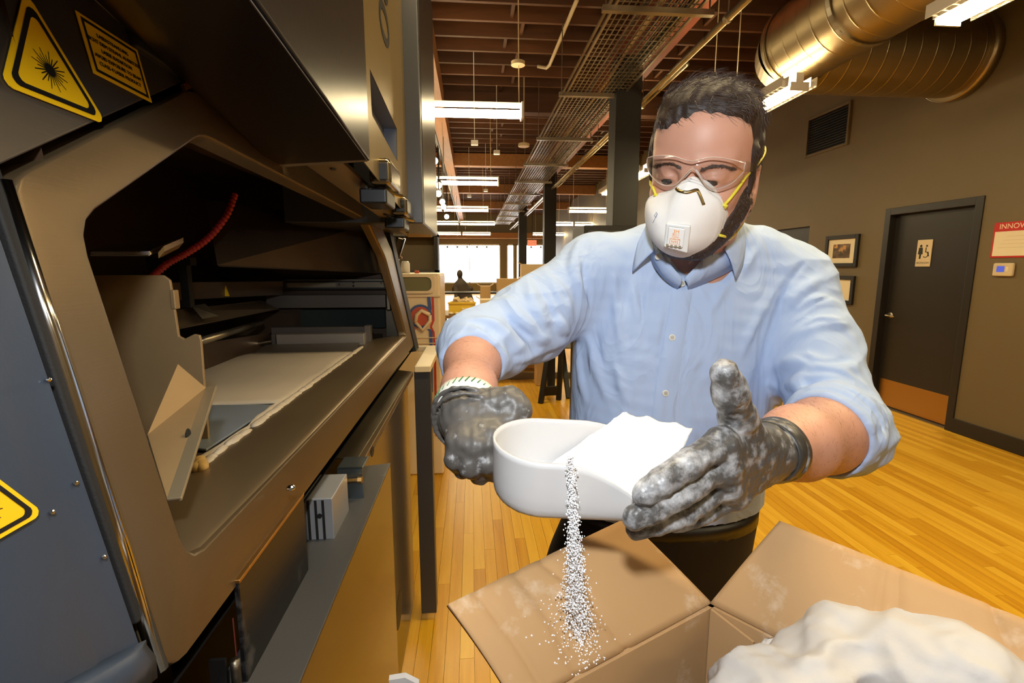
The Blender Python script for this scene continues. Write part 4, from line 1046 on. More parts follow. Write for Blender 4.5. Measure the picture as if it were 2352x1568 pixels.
# sill
sl_m = pbr('dusty_steel', S(140, 120, 90), 0.36, 0.70, bump=(10, 0.1, (60, 2, 60), 4, 0.0008), dust=(9, 0.66, 0.12, S(190, 178, 158)))
si = MB(); ys = np.linspace(0.456, 2.02, 12)
rows = []
for dx, dz in ((-0.002, -0.006), (-0.005, -0.001), (-0.014, 0.001), (-0.030, 0.0), (-0.08, -0.006), (-0.145, -0.016)):
    rows.append([(RX+dx*0.62-0.0 if dx > 0 else RX+dx, y, RZ0+dz) for y in ys])
si.grid(rows).build('sill', sl_m, mc, smooth=True)
MB().box((XB, 0.46, 1.14), (-0.41, YB, 1.198)).build('chamber_floor', M_inside2, mc)
# screws and smudges on the sill
for px, py in ((620, 1053), (668, 1125), (497, 1243)):
    p = AZ(px, py, 1.205); MB().ball(p+np.array((0, 0, 0.003)), (0.006, 0.006, 0.004), 12, 6).build('screw_head', M_chrome, mc)
# build plate window
MB().slab([(-0.60, 0.86, 1.201), (-0.437, 0.80, 1.201), (-0.429, 1.06, 1.201), (-0.60, 1.075, 1.201)], (0, 0, 0.004)).build('sensor_plate', pbr('satin_plate', S(150, 160, 172), 0.35, 0.4, var=(5, 0.1)), mc, bevel=0.001)
# plate with a notch standing inside, near side
M_plate = pbr('satin_steel_plate', S(168, 140, 100), 0.5, 0.4, var=(14, 0.05), bump=(900, 0.1))
pts = [(-0.70, 1.486), (-0.505, 1.486), (-0.495, 1.478), (-0.4935, 1.455), (-0.4905, 1.385), (-0.482, 1.380), (-0.466, 1.388), (-0.457, 1.386), (-0.4555, 1.375), (-0.459, 1.200), (-0.70, 1.200)]
plt_ = MB().slab([(x, 0.85, z) for x, z in pts], (0, 0.006, 0)).build('notched_plate', M_plate, mc, bevel=0.0015)
MB().box((-0.497, 0.848, 1.43), (-0.489, 0.862, 1.462)).build('plate_catch', M_plate, plt_, bevel=0.002)
# folded bracket leaning in the opening
A_, B_, C_, D_ = AX(408, 838, -0.42), AX(472, 892, -0.40), AX(383, 1148, -0.312), AX(338, 1000, -0.40)
E_, F_ = AX(497, 890, -0.385), AX(415, 1150, -0.300)
br = MB(); br.add([A_, B_, C_, D_], [(0, 1, 2, 3)]); bro = br.build('folded_bracket', M_plate, mc, solid=0.003)
b2 = MB(); mid = lambda a, b, t: a+(b-a)*t
b2.grid([[B_, C_], [mid(B_, E_, 0.55)+np.array((0.006, 0, 0.004)), mid(C_, F_, 0.55)+np.array((0.006, 0, 0.002))], [E_, F_]]).build('bracket_lip', pbr('edge_steel', S(176, 160, 130), 0.35, 0.6), bro, solid=0.003, bevel=0.001)
c = AX(425, 997, -0.36)+np.array((0.006, -0.004, 0)); MB().ball(c, (0.002, 0.006, 0.009), 10, 6).build('bracket_slot', M_blackm, bro)
# lamp tray at the upper near corner, seen edge on
ta = [AX(205, 588, -0.52), AX(345, 588, -0.46), AX(402, 562, -0.50), AX(240, 572, -0.62)]
tro = MB().slab(ta, (0, 0, 0.008)).build('lamp_tray', M_chrome, mc, bevel=0.002)
MB().slab([mid(ta[1], ta[2], 0.15)+np.array((0.004, 0.002, -0.006)), mid(ta[1], ta[2], 1.0)+np.array((0.004, 0.002, -0.006)), mid(ta[1], ta[2], 1.0)+np.array((0.012, 0.004, 0.004)), mid(ta[1], ta[2], 0.15)+np.array((0.012, 0.004, 0.004))], (0, 0, 0.008)).build('tray_end', M_brass, tro)
# red ribbed hose
hp_ = [AX(540, 445, -0.62), AX(520, 495, -0.63), AX(480, 545, -0.65), AX(430, 580, -0.67), AX(385, 605, -0.70), AX(345, 640, -0.72), AX(330, 660, -0.73)]
def spline(pts, n):
    pts = [np.array(p, float) for p in pts]; out = []
    m = len(pts)
    for i in range(m-1):
        p0, p1, p2, p3 = pts[max(i-1, 0)], pts[i], pts[i+1], pts[min(i+2, m-1)]
        for t in np.linspace(0, 1, n, endpoint=False):
            out.append(0.5*((2*p1)+(-p0+p2)*t+(2*p0-5*p1+4*p2-p3)*t*t+(-p0+3*p1-3*p2+p3)*t**3))
    out.append(pts[-1]); return out
hpts = spline(hp_, 26)
MB().tube(hpts, [0.0065 if i % 4 < 2 else 0.0085 for i in range(len(hpts))], 10).build('ribbed_hose', pbr('red_hose', S(170, 42, 42), 0.5), mc, smooth=True)
# stand under the hose
q = AY(390, 600, 1.35); MB().box(q+np.array((-0.06, 0, -0.01)), q+np.array((0.05, 0.03, 0.01))).box(q+np.array((-0.05, 0, -0.12)), q+np.array((-0.03, 0.02, -0.01))).box(q+np.array((0.02, 0, -0.12)), q+np.array((0.04, 0.02, -0.01))).build('hose_stand', M_blackm, mc)
# linear axis along the chamber with a yellow warning triangle
def ax_box(name, m, p1, p2, Xa, Xb, h, **k):     # bar through two picture points
    a = AX(p1[0], p1[1], Xa); b = AX(p2[0], p2[1], Xb)
    return MB().slab([a, b, b+np.array((0, 0, -h*0.98)), a+np.array((0, 0, -h))], (-0.05, 0.0, 0)).build(name, m, mc, **k)
cross = MB().slab([AY(395, 648, 1.55), AY(650, 645, 2.18), AY(650, 677, 2.18), AY(395, 690, 1.55)], (-0.05, 0.02, 0)).build('recoater_beam', pbr('recoater_metal', S(128, 110, 92), 0.4, 0.6), mc, bevel=0.002)
ta_, tb_, tc_ = AY(519, 656, 1.80), AY(511, 680, 1.80), AY(528, 680, 1.80)
MB().slab([ta_, tb_, tc_], (0.0, -0.004, 0)).build('warning_triangle', M_label, cross)
sh = MB().slab([AY(402, 712, 1.40), AY(600, 690, 2.10), AY(640, 708, 2.16), AY(402, 755, 1.35)], (0, 0.005, -0.003)).build('sloped_guide', M_inside2, mc)
MB().slab([AY(440, 705, 1.45)+np.array((0.004, -0.008, 0.004)), AY(470, 700, 1.55)+np.array((0.004, -0.008, 0.004)), AY(502, 728, 1.52)+np.array((0.004, -0.008, 0.004)), AY(465, 735, 1.45)+np.array((0.004, -0.008, 0.004))], (0, 0.003, 0)).build('guide_sticker', M_galv, sh)
MB().tube([AY(462, 783, 1.45), AY(600, 742, 2.08)], 0.012, 10).build('guide_rod', M_galv, mc, smooth=True)
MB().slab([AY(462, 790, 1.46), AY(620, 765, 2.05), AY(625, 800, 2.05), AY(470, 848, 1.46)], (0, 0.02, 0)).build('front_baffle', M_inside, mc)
# far wall furniture
def farbox(name, m, x0, y0, x1, y1, dep, par=mc, **k):
    a = AY(x0, y0, dep); b = AY(x1, y1, dep)
    return MB().box((min(a[0], b[0]), dep, min(a[2], b[2])), (max(a[0], b[0]), dep+0.04, max(a[2], b[2]))).build(name, m, par, **k)
M_far = pbr('chamber_far_metal', S(112, 104, 96), 0.4, 0.5)
fb = farbox('far_wall_cover', M_far, 610, 678, 886, 706, 2.19, bevel=0.002)
r1 = farbox('linear_rail', M_steel_dark, 648, 641, 886, 664, 2.20, bevel=0.002)
farbox('rail_slot', M_blackm, 655, 645, 884, 648, 2.197, r1); farbox('rail_slot', M_blackm, 655, 661, 884, 664, 2.197, r1)
farbox('rail_insert', M_galv, 660, 650, 770, 659, 2.196, r1); farbox('rail_insert', M_steel_dark, 785, 648, 882, 660, 2.195, r1)
for px, py in ((812, 648), (812, 656), (663, 655), (779, 653), (876, 650)): MB().disc(AY(px, py, 2.194), (0, -1, 0), 0.005, 0.004, 10).build('rail_screw', M_chrome, r1)
farbox('end_post', M_galv, 885, 636, 897, 712, 2.19, bevel=0.004)
farbox('dark_grille', pbr('dark_green_felt', S(34, 44, 42), 0.8, bump=(300, 0.3)), 690, 712, 885, 752, 2.21)
rl = farbox('overflow_bin_back', M_far, 622, 752, 852, 766, 2.03, bevel=0.002)
fr_ = farbox('bin_front', pbr('bin_metal', S(170, 160, 148), 0.42, 0.6), 633, 768, 838, 799, 1.93, bevel=0.003)
farbox('bin_side', M_far, 836, 748, 852, 795, 1.96, fr_, bevel=0.002); farbox('bin_side', M_far, 622, 768, 634, 800, 1.95, fr_, bevel=0.002)
MB().tube([AY(588, 790, 1.9), AY(622, 784, 1.93)], 0.007, 8).build('bin_pin', M_chrome, mc)
farbox('far_corner_panel', M_steel_dark, 886, 712, 915, 772, 2.235)
pbx = MB().slab([(-0.78, 1.90, 1.2045), (-0.44, 1.92, 1.2045), (-0.41, 1.72, 1.2045), (-0.75, 1.72, 1.2045)], (0, 0, 0.003)).build('wiped_strip', M_far, mc)
# --- below the sill: dark gap, inner black door, hinge, fittings
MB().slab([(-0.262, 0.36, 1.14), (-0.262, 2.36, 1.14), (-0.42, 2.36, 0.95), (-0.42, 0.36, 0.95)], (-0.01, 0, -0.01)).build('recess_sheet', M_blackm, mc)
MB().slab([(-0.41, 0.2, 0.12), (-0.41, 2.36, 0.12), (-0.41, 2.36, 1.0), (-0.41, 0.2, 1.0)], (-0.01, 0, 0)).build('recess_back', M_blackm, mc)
idn = MB().hexa([(-0.262, 0.505, 0.60), (-0.256, 0.505, 0.60), (-0.256, 0.712, 0.60), (-0.262, 0.712, 0.60), (-0.262, 0.505, 1.162), (-0.256, 0.505, 1.162), (-0.256, 0.712, 1.160), (-0.262, 0.712, 1.160)]).build('inner_door', M_black, mc, bevel=0.0015)
MB().box((-0.263, 0.505, 1.160), (-0.255, 0.712, 1.1645)).build('door_edge_trim', M_brass, idn, bevel=0.001)
MB().box((-0.2655, 0.5035, 0.7), (-0.2648, 0.505, 1.12)).build('red_seal', pbr('dull_red', S(120, 50, 46), .6), idn)
hg = MB().tube([(-0.262, 0.494, 1.05), (-0.262, 0.494, 1.078)], 0.005, 12).tube([(-0.262, 0.494, 1.02), (-0.262, 0.494, 1.048)], 0.005, 12).build('hinge_pin', M_steel_dark, idn, smooth=True)
MB().box((-0.285, 0.486, 1.0), (-0.268, 0.490, 1.085)).build('hinge_leaf', M_black, hg)
# aluminium profile and zinc bracket behind the lower panel
ap = MB(); cx, cy = -0.268, 0.80
a0 = AX(728, 1145, -0.265)
y0, z1 = a0[1], a0[2]
apo = MB().box((-0.290, y0, 0.3), (-0.240, y0+0.10, z1)).build('aluminium_profile', pbr('anodised_aluminium', S(165, 166, 168), 0.4, 0.5), mc, bevel=0.002)
for xx in (-0.280, -0.268, -0.256): MB().box((xx-0.002, y0-0.0015, 0.3), (xx+0.002, y0+0.001, z1-0.003)).build('profile_groove', M_blackm, apo)
MB().disc((-0.262, y0-0.001, z1-0.03), (0, -1, 0), 0.004, 0.002, 10).build('profile_hole', M_blackm, apo)
zb = MB(); b0 = AX(785, 1075, -0.262); yb, zb1 = b0[1], b0[2]
zb.box((-0.272, yb, zb1-0.10), (-0.222, yb+0.004, zb1)).box((-0.272, yb, zb1-0.003), (-0.222, yb+0.06, zb1))
zbo = zb.build('zinc_bracket', pbr('zinc_plate', S(120, 132, 138), 0.3, 0.9), mc, bevel=0.001)
MB().tube([(-0.285, yb-0.008, zb1-0.024), (-0.226, yb-0.008, zb1-0.022)], 0.004, 10).tube([(-0.230, yb-0.008, zb1-0.022), (-0.222, yb-0.008, zb1-0.022)], 0.007, 6).tube([(-0.285, yb-0.008, zb1-0.024), (-0.281, yb-0.008, zb1-0.024)], 0.006, 8).build('bracket_bolt', M_brass, zbo)
# --- lower front cover with its ledge
LZ0 = 1.04
ml = pbr('grey_powder_coat', S(84, 82, 80), 0.42, 0.35, bump=(600, 0.15), dust=(9, 0.62, 0.2, S(170, 165, 160)))
ld = MB().hexa([(-0.292, -0.2, LZ0-0.004), (-0.198, -0.2, LZ0-0.004), (-0.198, 1.12, LZ0-0.004), (-0.285, 1.10, LZ0-0.004), (-0.292, -0.2, LZ0), (-0.198, -0.2, LZ0), (-0.198, 1.12, LZ0), (-0.285, 1.10, LZ0)]).build('cover_ledge', ml, mc, bevel=0.0015)
M_lower = pbr('glossy_grey_panel', S(72, 68, 64), 0.16, 0.55, bump=(3, 0.05))
lp = MB().box((-0.202, -0.2, 0.12), (-0.1985, 1.118, LZ0-0.004)).box((-0.262, 1.10, 0.12), (-0.2585, 1.90, 1.035)).build('lower_cover', M_lower, mc, bevel=0.001)
for px, py, X in ((917, 1400, -0.258), (856, 1037, -0.258)):
    c = AX(px, py, X); MB().ball(c, (0.0012, 0.07 if py > 1200 else 0.02, 0.055 if py > 1200 else 0.012), 14, 8).build('finger_slot', M_blackm, lp)
# bright rail beyond
rr = MB().hexa([(-0.345, 1.12, 1.055), (-0.276, 1.12, 1.047), (-0.262, 2.10, 1.047), (-0.335, 2.10, 1.055), (-0.345, 1.12, 1.060), (-0.276, 1.12, 1.050), (-0.262, 2.10, 1.050), (-0.335, 2.10, 1.060)]).build('lower_rail', M_steel_rail, mc, bevel=0.001)
MB().box((-0.276, 1.12, 1.030), (-0.260, 2.10, 1.049)).build('rail_edge', M_steel, mc, bevel=0.002)
# end column with a cream cap
ec = MB().box((-0.232, 1.90, 0.04), (-0.168, 1.965, 1.092)).build('end_post', M_grey, mc, bevel=0.003)
cp = MB(); zc = 1.115
pts = [(-0.232, 1.885), (-0.168, 1.885), (-0.160, 2.34), (-0.185, 2.40), (-0.30, 2.40), (-0.30, 2.385), (-0.222, 2.36)]
cp.slab([(-0.228, 1.885, 1.092), (-0.166, 1.885, 1.092), (-0.160, 2.36, 1.092), (-0.175, 2.40, 1.092), (-0.34, 2.40, 1.092), (-0.34, 2.375, 1.092), (-0.225, 2.36, 1.092)], (0, 0, 0.024))
cp.build('end_cap', M_cream, mc, bevel=0.003)
for yv in (0.0, 2.2):
    for xv in (-1.45, -0.45):
        ft = MB().tube([(xv, yv, 0.0), (xv, yv, 0.10)], 0.04, 14).build('foot', M_rubber, mc)
# powder in the machine
bd = MB(); r2 = random.Random(3)
yl = np.linspace(0.70, 1.90, 40); rows = []
for i, yv in enumerate(yl):
    xr = -0.415+0.012*math.sin(yv*23)*0.4+0.006*(r2.random()-0.5)
    xl_ = -0.80
    rows.append([(xl_+(xr-xl_)*t, yv, 1.2005+(0.006 if 0.02 < t < 0.985 else -0.002)+0.0012*math.sin(9*t+yv*11)*(t > 0.6)) for t in (0, 0.01, 0.1, 0.3, 0.5, 0.7, 0.85, 0.93, 0.97, 1.0)])
# leave the sensor plate bare
b_ = MB(); R = rows
n = len(R[0])
vs = [p for r in R for p in r]; fs = []
for i in range(len(R)-1):
    for j in range(n-1):
        c = (np.array(R[i][j])+np.array(R[i+1][j+1]))/2
        if -0.60 < c[0] < -0.43 and c[1] < 1.06: continue
        if c[1] > 1.72 and c[0] > -0.8: continue
        fs.append((i*n+j, i*n+j+1, (i+1)*n+j+1, (i+1)*n+j))
b_.add(vs, fs); o = b_.build('powder_bed', M_bed, None, smooth=True, solid=0.004, offset=-1); tag(o, 'flat bed of pale powder inside the open machine', 'powder', kind='stuff')
pe = MB()
for i in range(150):
    yv = 0.74+1.1*r2.random(); xv = -0.412+0.004*r2.random()
    pe.ball((xv, yv, 1.205), (0.006+0.006*r2.random(), 0.012+0.012*r2.random(), 0.005), 7, 4)
o = pe.build('powder_edge', M_bed, None, smooth=True); tag(o, 'crumbly edge of the powder along the steel sill', 'powder', kind='stuff')
cr_ = MB()
for i in range(14):
    p = AZ(452+14*r2.random(), 1080-18*r2.random(), 1.206); cr_.ball(p+np.array((0, 0, 0.004)), 0.006+0.004*r2.random(), 7, 5)
o = cr_.build('powder_lump', pbr('yellowed_powder', S(196, 160, 96), 0.9), None, smooth=True); tag(o, 'small yellowish powder clump beside the folded bracket', 'powder', kind='stuff')
# ================================================================ THE MAN
M_skin = pbr('skin', S(196, 145, 121), 0.48, spec=0.4, sss=0.15, var=(18, 0.06), bump=(500, 0.12, (1, 1, 1), 4, 0.0006))
M_hair = pbr('dark_brown_hair', S(42, 28, 20), 0.6, var=(60, 0.3))
M_hair2 = pbr('brown_hair_strands', S(60, 40, 26), 0.55, rand=0.0)
M_shirt = pbr('light_blue_cotton', S(174, 192, 223), 0.75, spec=0.2, bump=(1400, 0.12, (1, 1, 1), 2, 0.0004))
nt = M_shirt.node_tree; b_n = nt.nodes['Principled BSDF']; old = b_n.inputs['Normal'].links[0].from_node
wn = nt.nodes.new('ShaderNodeTexNoise'); wn.inputs['Scale'].default_value = 7; wn.inputs['Detail'].default_value = 2.5; wn.inputs['Distortion'].default_value = 1.6; wn.inputs['Roughness'].default_value = .45
tcn = nt.nodes.new('ShaderNodeTexCoord'); mpn = nt.nodes.new('ShaderNodeMapping'); mpn.inputs['Scale'].default_value = (1.5, 1.5, .8); mpn.inputs['Rotation'].default_value = (.3, .5, .4)
nt.links.new(tcn.outputs['Object'], mpn.inputs[0]); nt.links.new(mpn.outputs[0], wn.inputs['Vector'])
am = nt.nodes.new('ShaderNodeMath'); am.operation = 'SUBTRACT'; am.inputs[1].default_value = .5; nt.links.new(wn.outputs[0], am.inputs[0])
ab = nt.nodes.new('ShaderNodeMath'); ab.operation = 'ABSOLUTE'; nt.links.new(am.outputs[0], ab.inputs[0])
bw = nt.nodes.new('ShaderNodeBump'); bw.inputs['Strength'].default_value = .42; bw.inputs['Distance'].default_value = .026; bw.invert = True
nt.links.new(ab.outputs[0], bw.inputs['Height']); nt.links.new(bw.outputs[0], old.inputs['Normal'])
M_button = pbr('pearl_button', S(225, 222, 210), 0.25)
M_trouser = pbr('dark_brown_trousers', S(38, 31, 26), 0.8, bump=(900, 0.2))
M_glove = pbr('powdered_black_glove', S(74, 72, 70), 0.42, spec=0.5, bump=(90, 0.55, (1, 1, 1), 5, 0.002), dust=(55, 0.54, 0.30, S(190, 190, 192), (1, 1, 1)), attr='dust')
M_glove2 = pbr('black_glove', S(84, 80, 76), 0.45, spec=0.5, bump=(80, 0.4, (1, 1, 1), 5, 0.002), dust=(70, 0.70, 0.20, S(205, 205, 207)), attr='dust')
M_cuffband = pbr('glove_knit_cuff', S(215, 215, 205), 0.8)
M_green = pbr('green_stitch', S(60, 110, 70), 0.7)
# ---- joints, by picture position and distance
NECK0, NECK1 = P(1612, 470, 0.80), P(1606, 640, 0.885)
SHR, SHL = P(1365, 622, 0.92), P(1818, 652, 0.92)          # his right (picture left), his left
ELR, ELL = P(1090, 797, 0.78), P(1925, 988, 0.76)
WRR, WRL = P(1070, 958, 0.572), P(1772, 1034, 0.555)
# torso sections
def tk(y, xl, xr, d, ry):
    c = P((xl+xr)/2, y, d); rx = (xr-xl)/2/FPX*d
    return (c[2], c[0], c[1], rx, ry)
tkeys = [tk(1245, 1290, 1728, .985, .130), tk(1160, 1290, 1738, .975, .128), tk(1050, 1302, 1752, .965, .126), tk(930, 1310, 1764, .955, .125), tk(800, 1316, 1790, .945, .122), tk(720, 1326, 1812, .94, .116), tk(660, 1350, 1834, .935, .104), tk(610, 1392, 1822, .925, .084), tk(570, 1446, 1772, .915, .066), tk(535, 1500, 1716, .905, .056), tk(505, 1532, 1690, .895, .05)]
sh = SDF()
sh.loft(tkeys, 0.02, power=2.2)
sh.cone(P(1480, 590, .925), SHR, .056, .060, .05).cone(P(1740, 590, .925), SHL, .056, .060, .05)
# upper sleeves
sh.cone(SHR, P(1228, 722, .865), .062, .062, .04).cone(P(1228, 722, .865), ELR, .062, .053, .03)
sh.cone(SHL, P(1870, 805, .86), .064, .067, .04).cone(P(1870, 805, .86), ELL, .067, .062, .03)
# cloth that hangs below the right elbow, and beyond the left elbow
sh.cone(P(1215, 745, .85), P(1168, 826, .79), .046, .022, .04)
sh.cone(P(1290, 700, .90), P(1240, 790, .87), .040, .026, .04)
sh.cone(ELL, P(1995, 1000, .745), .046, .024, .04)
fR = (WRR-ELR)/np.linalg.norm(WRR-ELR); fL = (WRL-ELL)/np.linalg.norm(WRL-ELL)
CUR, CUL = ELR+(WRR-ELR)*.25, ELL+(WRL-ELL)*.25
print('cuffs', CUR, P(1060, 838, .725), CUL, P(1884, 1008, .705))
sh.cone(ELR, CUR, .052, .047, .03); sh.cone(ELL, CUL, .062, .062, .03)
base_sh = sh.copy()
def fold(pts, r, depth=0.0, k=0.012, mode='u', base=None):
    """soft ridge (or groove) laid on the shirt along picture points"""
    b = base_sh if mode == 'u' else sh; q = []
    for c in spline([(x, y, 0) for x, y in pts], 5):
        p = b.hit(c[0], c[1], .66, 1.0, 160); v = ray(c[0], c[1]); v = v/np.linalg.norm(v); q.append(p+v*depth)
    q = np.array(q)
    for _ in range(2): q[1:-1] = q[1:-1]*.5+(q[:-2]+q[2:])*.25
    n = len(q); rs = [r*max(0.15, math.sin(math.pi*(i+0.4)/(n-0.2))**0.7) for i in range(n)]
    q = [q[i]+(ray(*pts[0])/np.linalg.norm(ray(*pts[0])))*(r-rs[i])*.8*(1 if mode == 'u' else -1) for i in range(n)]
    sh.rope(q, rs, k, mode)
def ridge(pts, r=0.007, sink=0.35): fold(pts, r*1.15, r*(sink-.22), r*0.9, 'u')
def groove(pts, r=0.005, sink=-0.1): fold(pts, r*1.15, r*(sink+.02), r*0.8, 's')
# right sleeve (picture left)
ridge([(1345, 545), (1318, 590), (1325, 650), (1355, 720)], .009); groove([(1352, 560), (1340, 620), (1352, 680), (1372, 740)], .005)
ridge([(1215, 640), (1225, 700), (1262, 770)], .008); groove([(1235, 650), (1255, 690), (1285, 755)], .005)
ridge([(1250, 625), (1290, 680), (1312, 745)], .010); groove([(1275, 640), (1310, 700)], .005)
ridge([(1160, 680), (1180, 720), (1240, 775), (1290, 790)], .010); groove([(1150, 715), (1190, 755), (1235, 790)], .006)
ridge([(1080, 735), (1130, 745), (1190, 800), (1235, 830)], .010); groove([(1075, 752), (1125, 765), (1165, 810)], .0045)
ridge([(1050, 752), (1105, 765), (1140, 815), (1150, 860)], .008); groove([(1060, 768), (1105, 785), (1130, 830), (1132, 870)], .0045)
ridge([(1130, 790), (1170, 850)], .009); groove([(1150, 800), (1162, 845)], .005)
ridge([(1280, 735), (1300, 765)], .010); ridge([(1250, 800), (1300, 780)], .008)
ridge([(1170, 830), (1220, 815), (1262, 800)], .007)
# chest
groove([(1462, 640), (1476, 720), (1478, 745)], .0035); ridge([(1452, 640), (1466, 740)], .006)
ridge([(1400, 600), (1420, 720), (1440, 900)], .007, .6); ridge([(1350, 760), (1372, 850), (1400, 930)], .008, .5); groove([(1365, 760), (1385, 850)], .005)
ridge([(1330, 790), (1335, 860), (1350, 930)], .007, .5); ridge([(1410, 820), (1440, 930)], .008, .6)
ridge([(1700, 600), (1650, 680), (1630, 720)], .007, .6); ridge([(1790, 640), (1720, 760), (1690, 840)], .007, .6); groove([(1800, 660), (1770, 760), (1752, 850)], .004)
ridge([(1745, 560), (1690, 650)], .006, .6)
ridge([(1520, 700), (1500, 800)], .008, .8); ridge([(1640, 760), (1620, 900)], .009, .8)
# placket edge and stitched seams
groove([(1540, 655), (1527, 730), (1516, 800), (1504, 870), (1497, 940)], .0022, .1)
groove([(1590, 660), (1580, 760), (1570, 860), (1560, 930)], .0016, .2)
# left sleeve (picture right)
groove([(1860, 590), (1810, 650), (1782, 740), (1770, 810)], .0055)      # arm hole seam
ridge([(1885, 640), (1840, 670), (1800, 720)], .009, .3); ridge([(1925, 700), (1870, 690), (1815, 750)], .009, .3); groove([(1915, 680), (1860, 700), (1810, 735)], .0045)
ridge([(1945, 750), (1880, 740), (1800, 790)], .010, .3); groove([(1940, 735), (1880, 735), (1830, 755)], .005)
ridge([(1965, 850), (1900, 845), (1830, 830), (1780, 850)], .012, .3); groove([(1965, 820), (1890, 830), (1825, 810)], .006)
ridge([(1990, 890), (1920, 865), (1850, 870), (1790, 905)], .012, .3); groove([(1985, 880), (1910, 850), (1840, 855)], .005)
ridge([(2015, 960), (1960, 900), (1890, 890), (1810, 925)], .009, .2); groove([(2000, 925), (1930, 882), (1860, 885), (1810, 905)], .005)
ridge([(1825, 880), (1850, 895)], .010); ridge([(1780, 870), (1790, 930)], .009)
groove([(2020, 985), (1995, 1005)], .008); ridge([(2030, 985), (2010, 1040)], .008)
# open the cuffs: flat ends, hollow rims, rolled bands
lo_, hi_ = CUR-0.16, CUR+0.16
sh.cone(CUR-fR*0.020, CUR+fR*0.12, .038, .050, .006, 's')
sh.plane(CUR+fR*0.012, fR, CUR+fR*0.012-0.115, CUR+fR*0.012+0.115, .006)
sh.cone(CUL-fL*0.022, CUL+fL*0.12, .0515, .066, .006, 's')
nL = fL*0.9+np.array((0, 0, -0.25)); nL /= np.linalg.norm(nL)
sh.plane(CUL+fL*0.018, nL, CUL-fL*0.0-np.array((.13, .13, .11)), CUL+np.array((.075, .13, .13)), .006)
def ring(c, n, r, rr, ecc=1.0, wob=0.0, seed=0):
    n = n/np.linalg.norm(n); a = np.cross(n, (0, 0, 1)); a /= np.linalg.norm(a); b = np.cross(n, a)
    return [c+(a*math.cos(t)*r+b*math.sin(t)*r*ecc)+n*wob*math.sin(2*t+seed) for t in np.linspace(0, 2*math.pi, 17)]
for (c, n, r, e) in ((CUR, fR, .0425, 1.0), (CUL, nL, .0585, 1.04)):
    for off, rr, sd_ in ((0.004, .0058, 0), (-0.013, .0066, 1.3), (-0.030, .0066, 2.6), (-0.046, .0058, 4.0)):
        q = ring(c+n*off, n, r+(.002 if off < 0 else 0), rr, e, .005, sd_); sh.rope(q, [rr]*len(q), .006)
# hem of the shirt, tucked
allp = np.array([SHR, SHL, ELR, ELL, CUR, CUL, P(2030, 1010, .75)])
zlo = float(P(1600, 1207, .858)[2])
def shirt_disp(V):
    a = vnoise(V*np.array((1, 1, .35)), 62, 3); b = vnoise(V*np.array((.8, .8, 1.3)), 75, 4)
    sl = np.clip((np.abs(V[:, 0]-.36)-.17)/.06, 0, 1)
    return (1-sl)*(.0030*(.5-np.abs(a))+.0006*vnoise(V, 190, 5))+sl*(.0032*(.5-np.abs(b))+.0008*vnoise(V, 170, 6))
man = empty('person', (float(P(1540, 1000, .96)[0]), float(P(1540, 1000, .96)[1]), 0), 'dark haired man in a light blue shirt, respirator and powdered black gloves tilting a scoop', 'person')
shirt = sdf_mesh(sh, (-0.12, 0.50, zlo), (0.82, 1.16, 1.70), 0.0031, 'shirt', M_shirt, man, 4, shirt_disp)
# ---- trousers
tr_ = SDF()
zt = zlo+0.04
def tkw(y, xl, xr, d, ry): return tk(y, xl, xr, d, ry)
zk = zlo+.022
tk_s = sorted(tkeys); ipk = lambda i: float(np.interp(zk, [k[0] for k in tk_s], [k[i] for k in tk_s]))
hk = [(zk, ipk(1), ipk(2), ipk(3)-.008, ipk(4)-.008), (zlo-.03, ipk(1), ipk(2), ipk(3)-.006, ipk(4)-.006), tk(1260, 1262, 1714, .985, .130), tk(1330, 1250, 1712, .985, .132), tk(1420, 1270, 1705, .985, .128)]
hk = [k for k in hk[:2]]+[k for k in hk[2:] if k[0] < zlo-.05]
tr_.loft(hk, .02, power=2.2)
zh = hk[-1][0]; hc0 = np.array(P(1478, 1400, .985))
hipR, hipL = hc0+np.array((-0.10, 0, .02)), hc0+np.array((0.10, 0, .02))
for hp2, sx in ((hipR, -1), (hipL, 1)):
    kn = np.array((hp2[0]+sx*0.015, hp2[1]+0.0, 0.50)); an = np.array((hp2[0]+sx*0.03, hp2[1]+0.04, 0.09))
    tr_.cone(hp2, kn, .098, .072, .05).cone(kn, an, .070, .058, .03)
sdf_mesh(tr_, (-0.10, 0.72, 0.03), (0.75, 1.25, zt+0.02), 0.009, 'trousers', M_trouser, man, 2)
# belt
tb2 = np.array(hk[0])
bpts = [(tb2[1]+(tb2[3]+.001)*math.copysign(abs(math.cos(t))**0.91, math.cos(t)), tb2[2]+(tb2[4]+.001)*math.copysign(abs(math.sin(t))**0.91, math.sin(t)), tb2[0]-0.042) for t in np.linspace(0, 2*math.pi, 49)]
MB().grid([[np.array(p)+np.array((0, 0, dz)) for p in bpts] for dz in (-0.016, 0.016)]).build('belt', pbr('dark_leather', S(30, 26, 24), 0.4), man, smooth=True, solid=0.003)
for sx in (-1, 1):
    hp2 = hipR if sx < 0 else hipL
    a = np.array((hp2[0]+sx*0.03, hp2[1]+0.05, 0.0))
    s_ = SDF().cone(a+np.array((0, 0.05, .05)), a+np.array((sx*0.02, -0.12, .038)), .045, .040, .02).cone(a+np.array((0, 0.03, .10)), a+np.array((0, 0.03, .05)), .048, .045, .03).plane(a+np.array((0, 0, .001)), (0, 0, -1), a-0.3, a+0.3)
    sdf_mesh(s_, a-np.array((.09, .22, .012)), a+np.array((.09, .14, .17)), 0.006, 'shoe', pbr('brown_shoe', S(50, 36, 26), 0.4), man, 1)
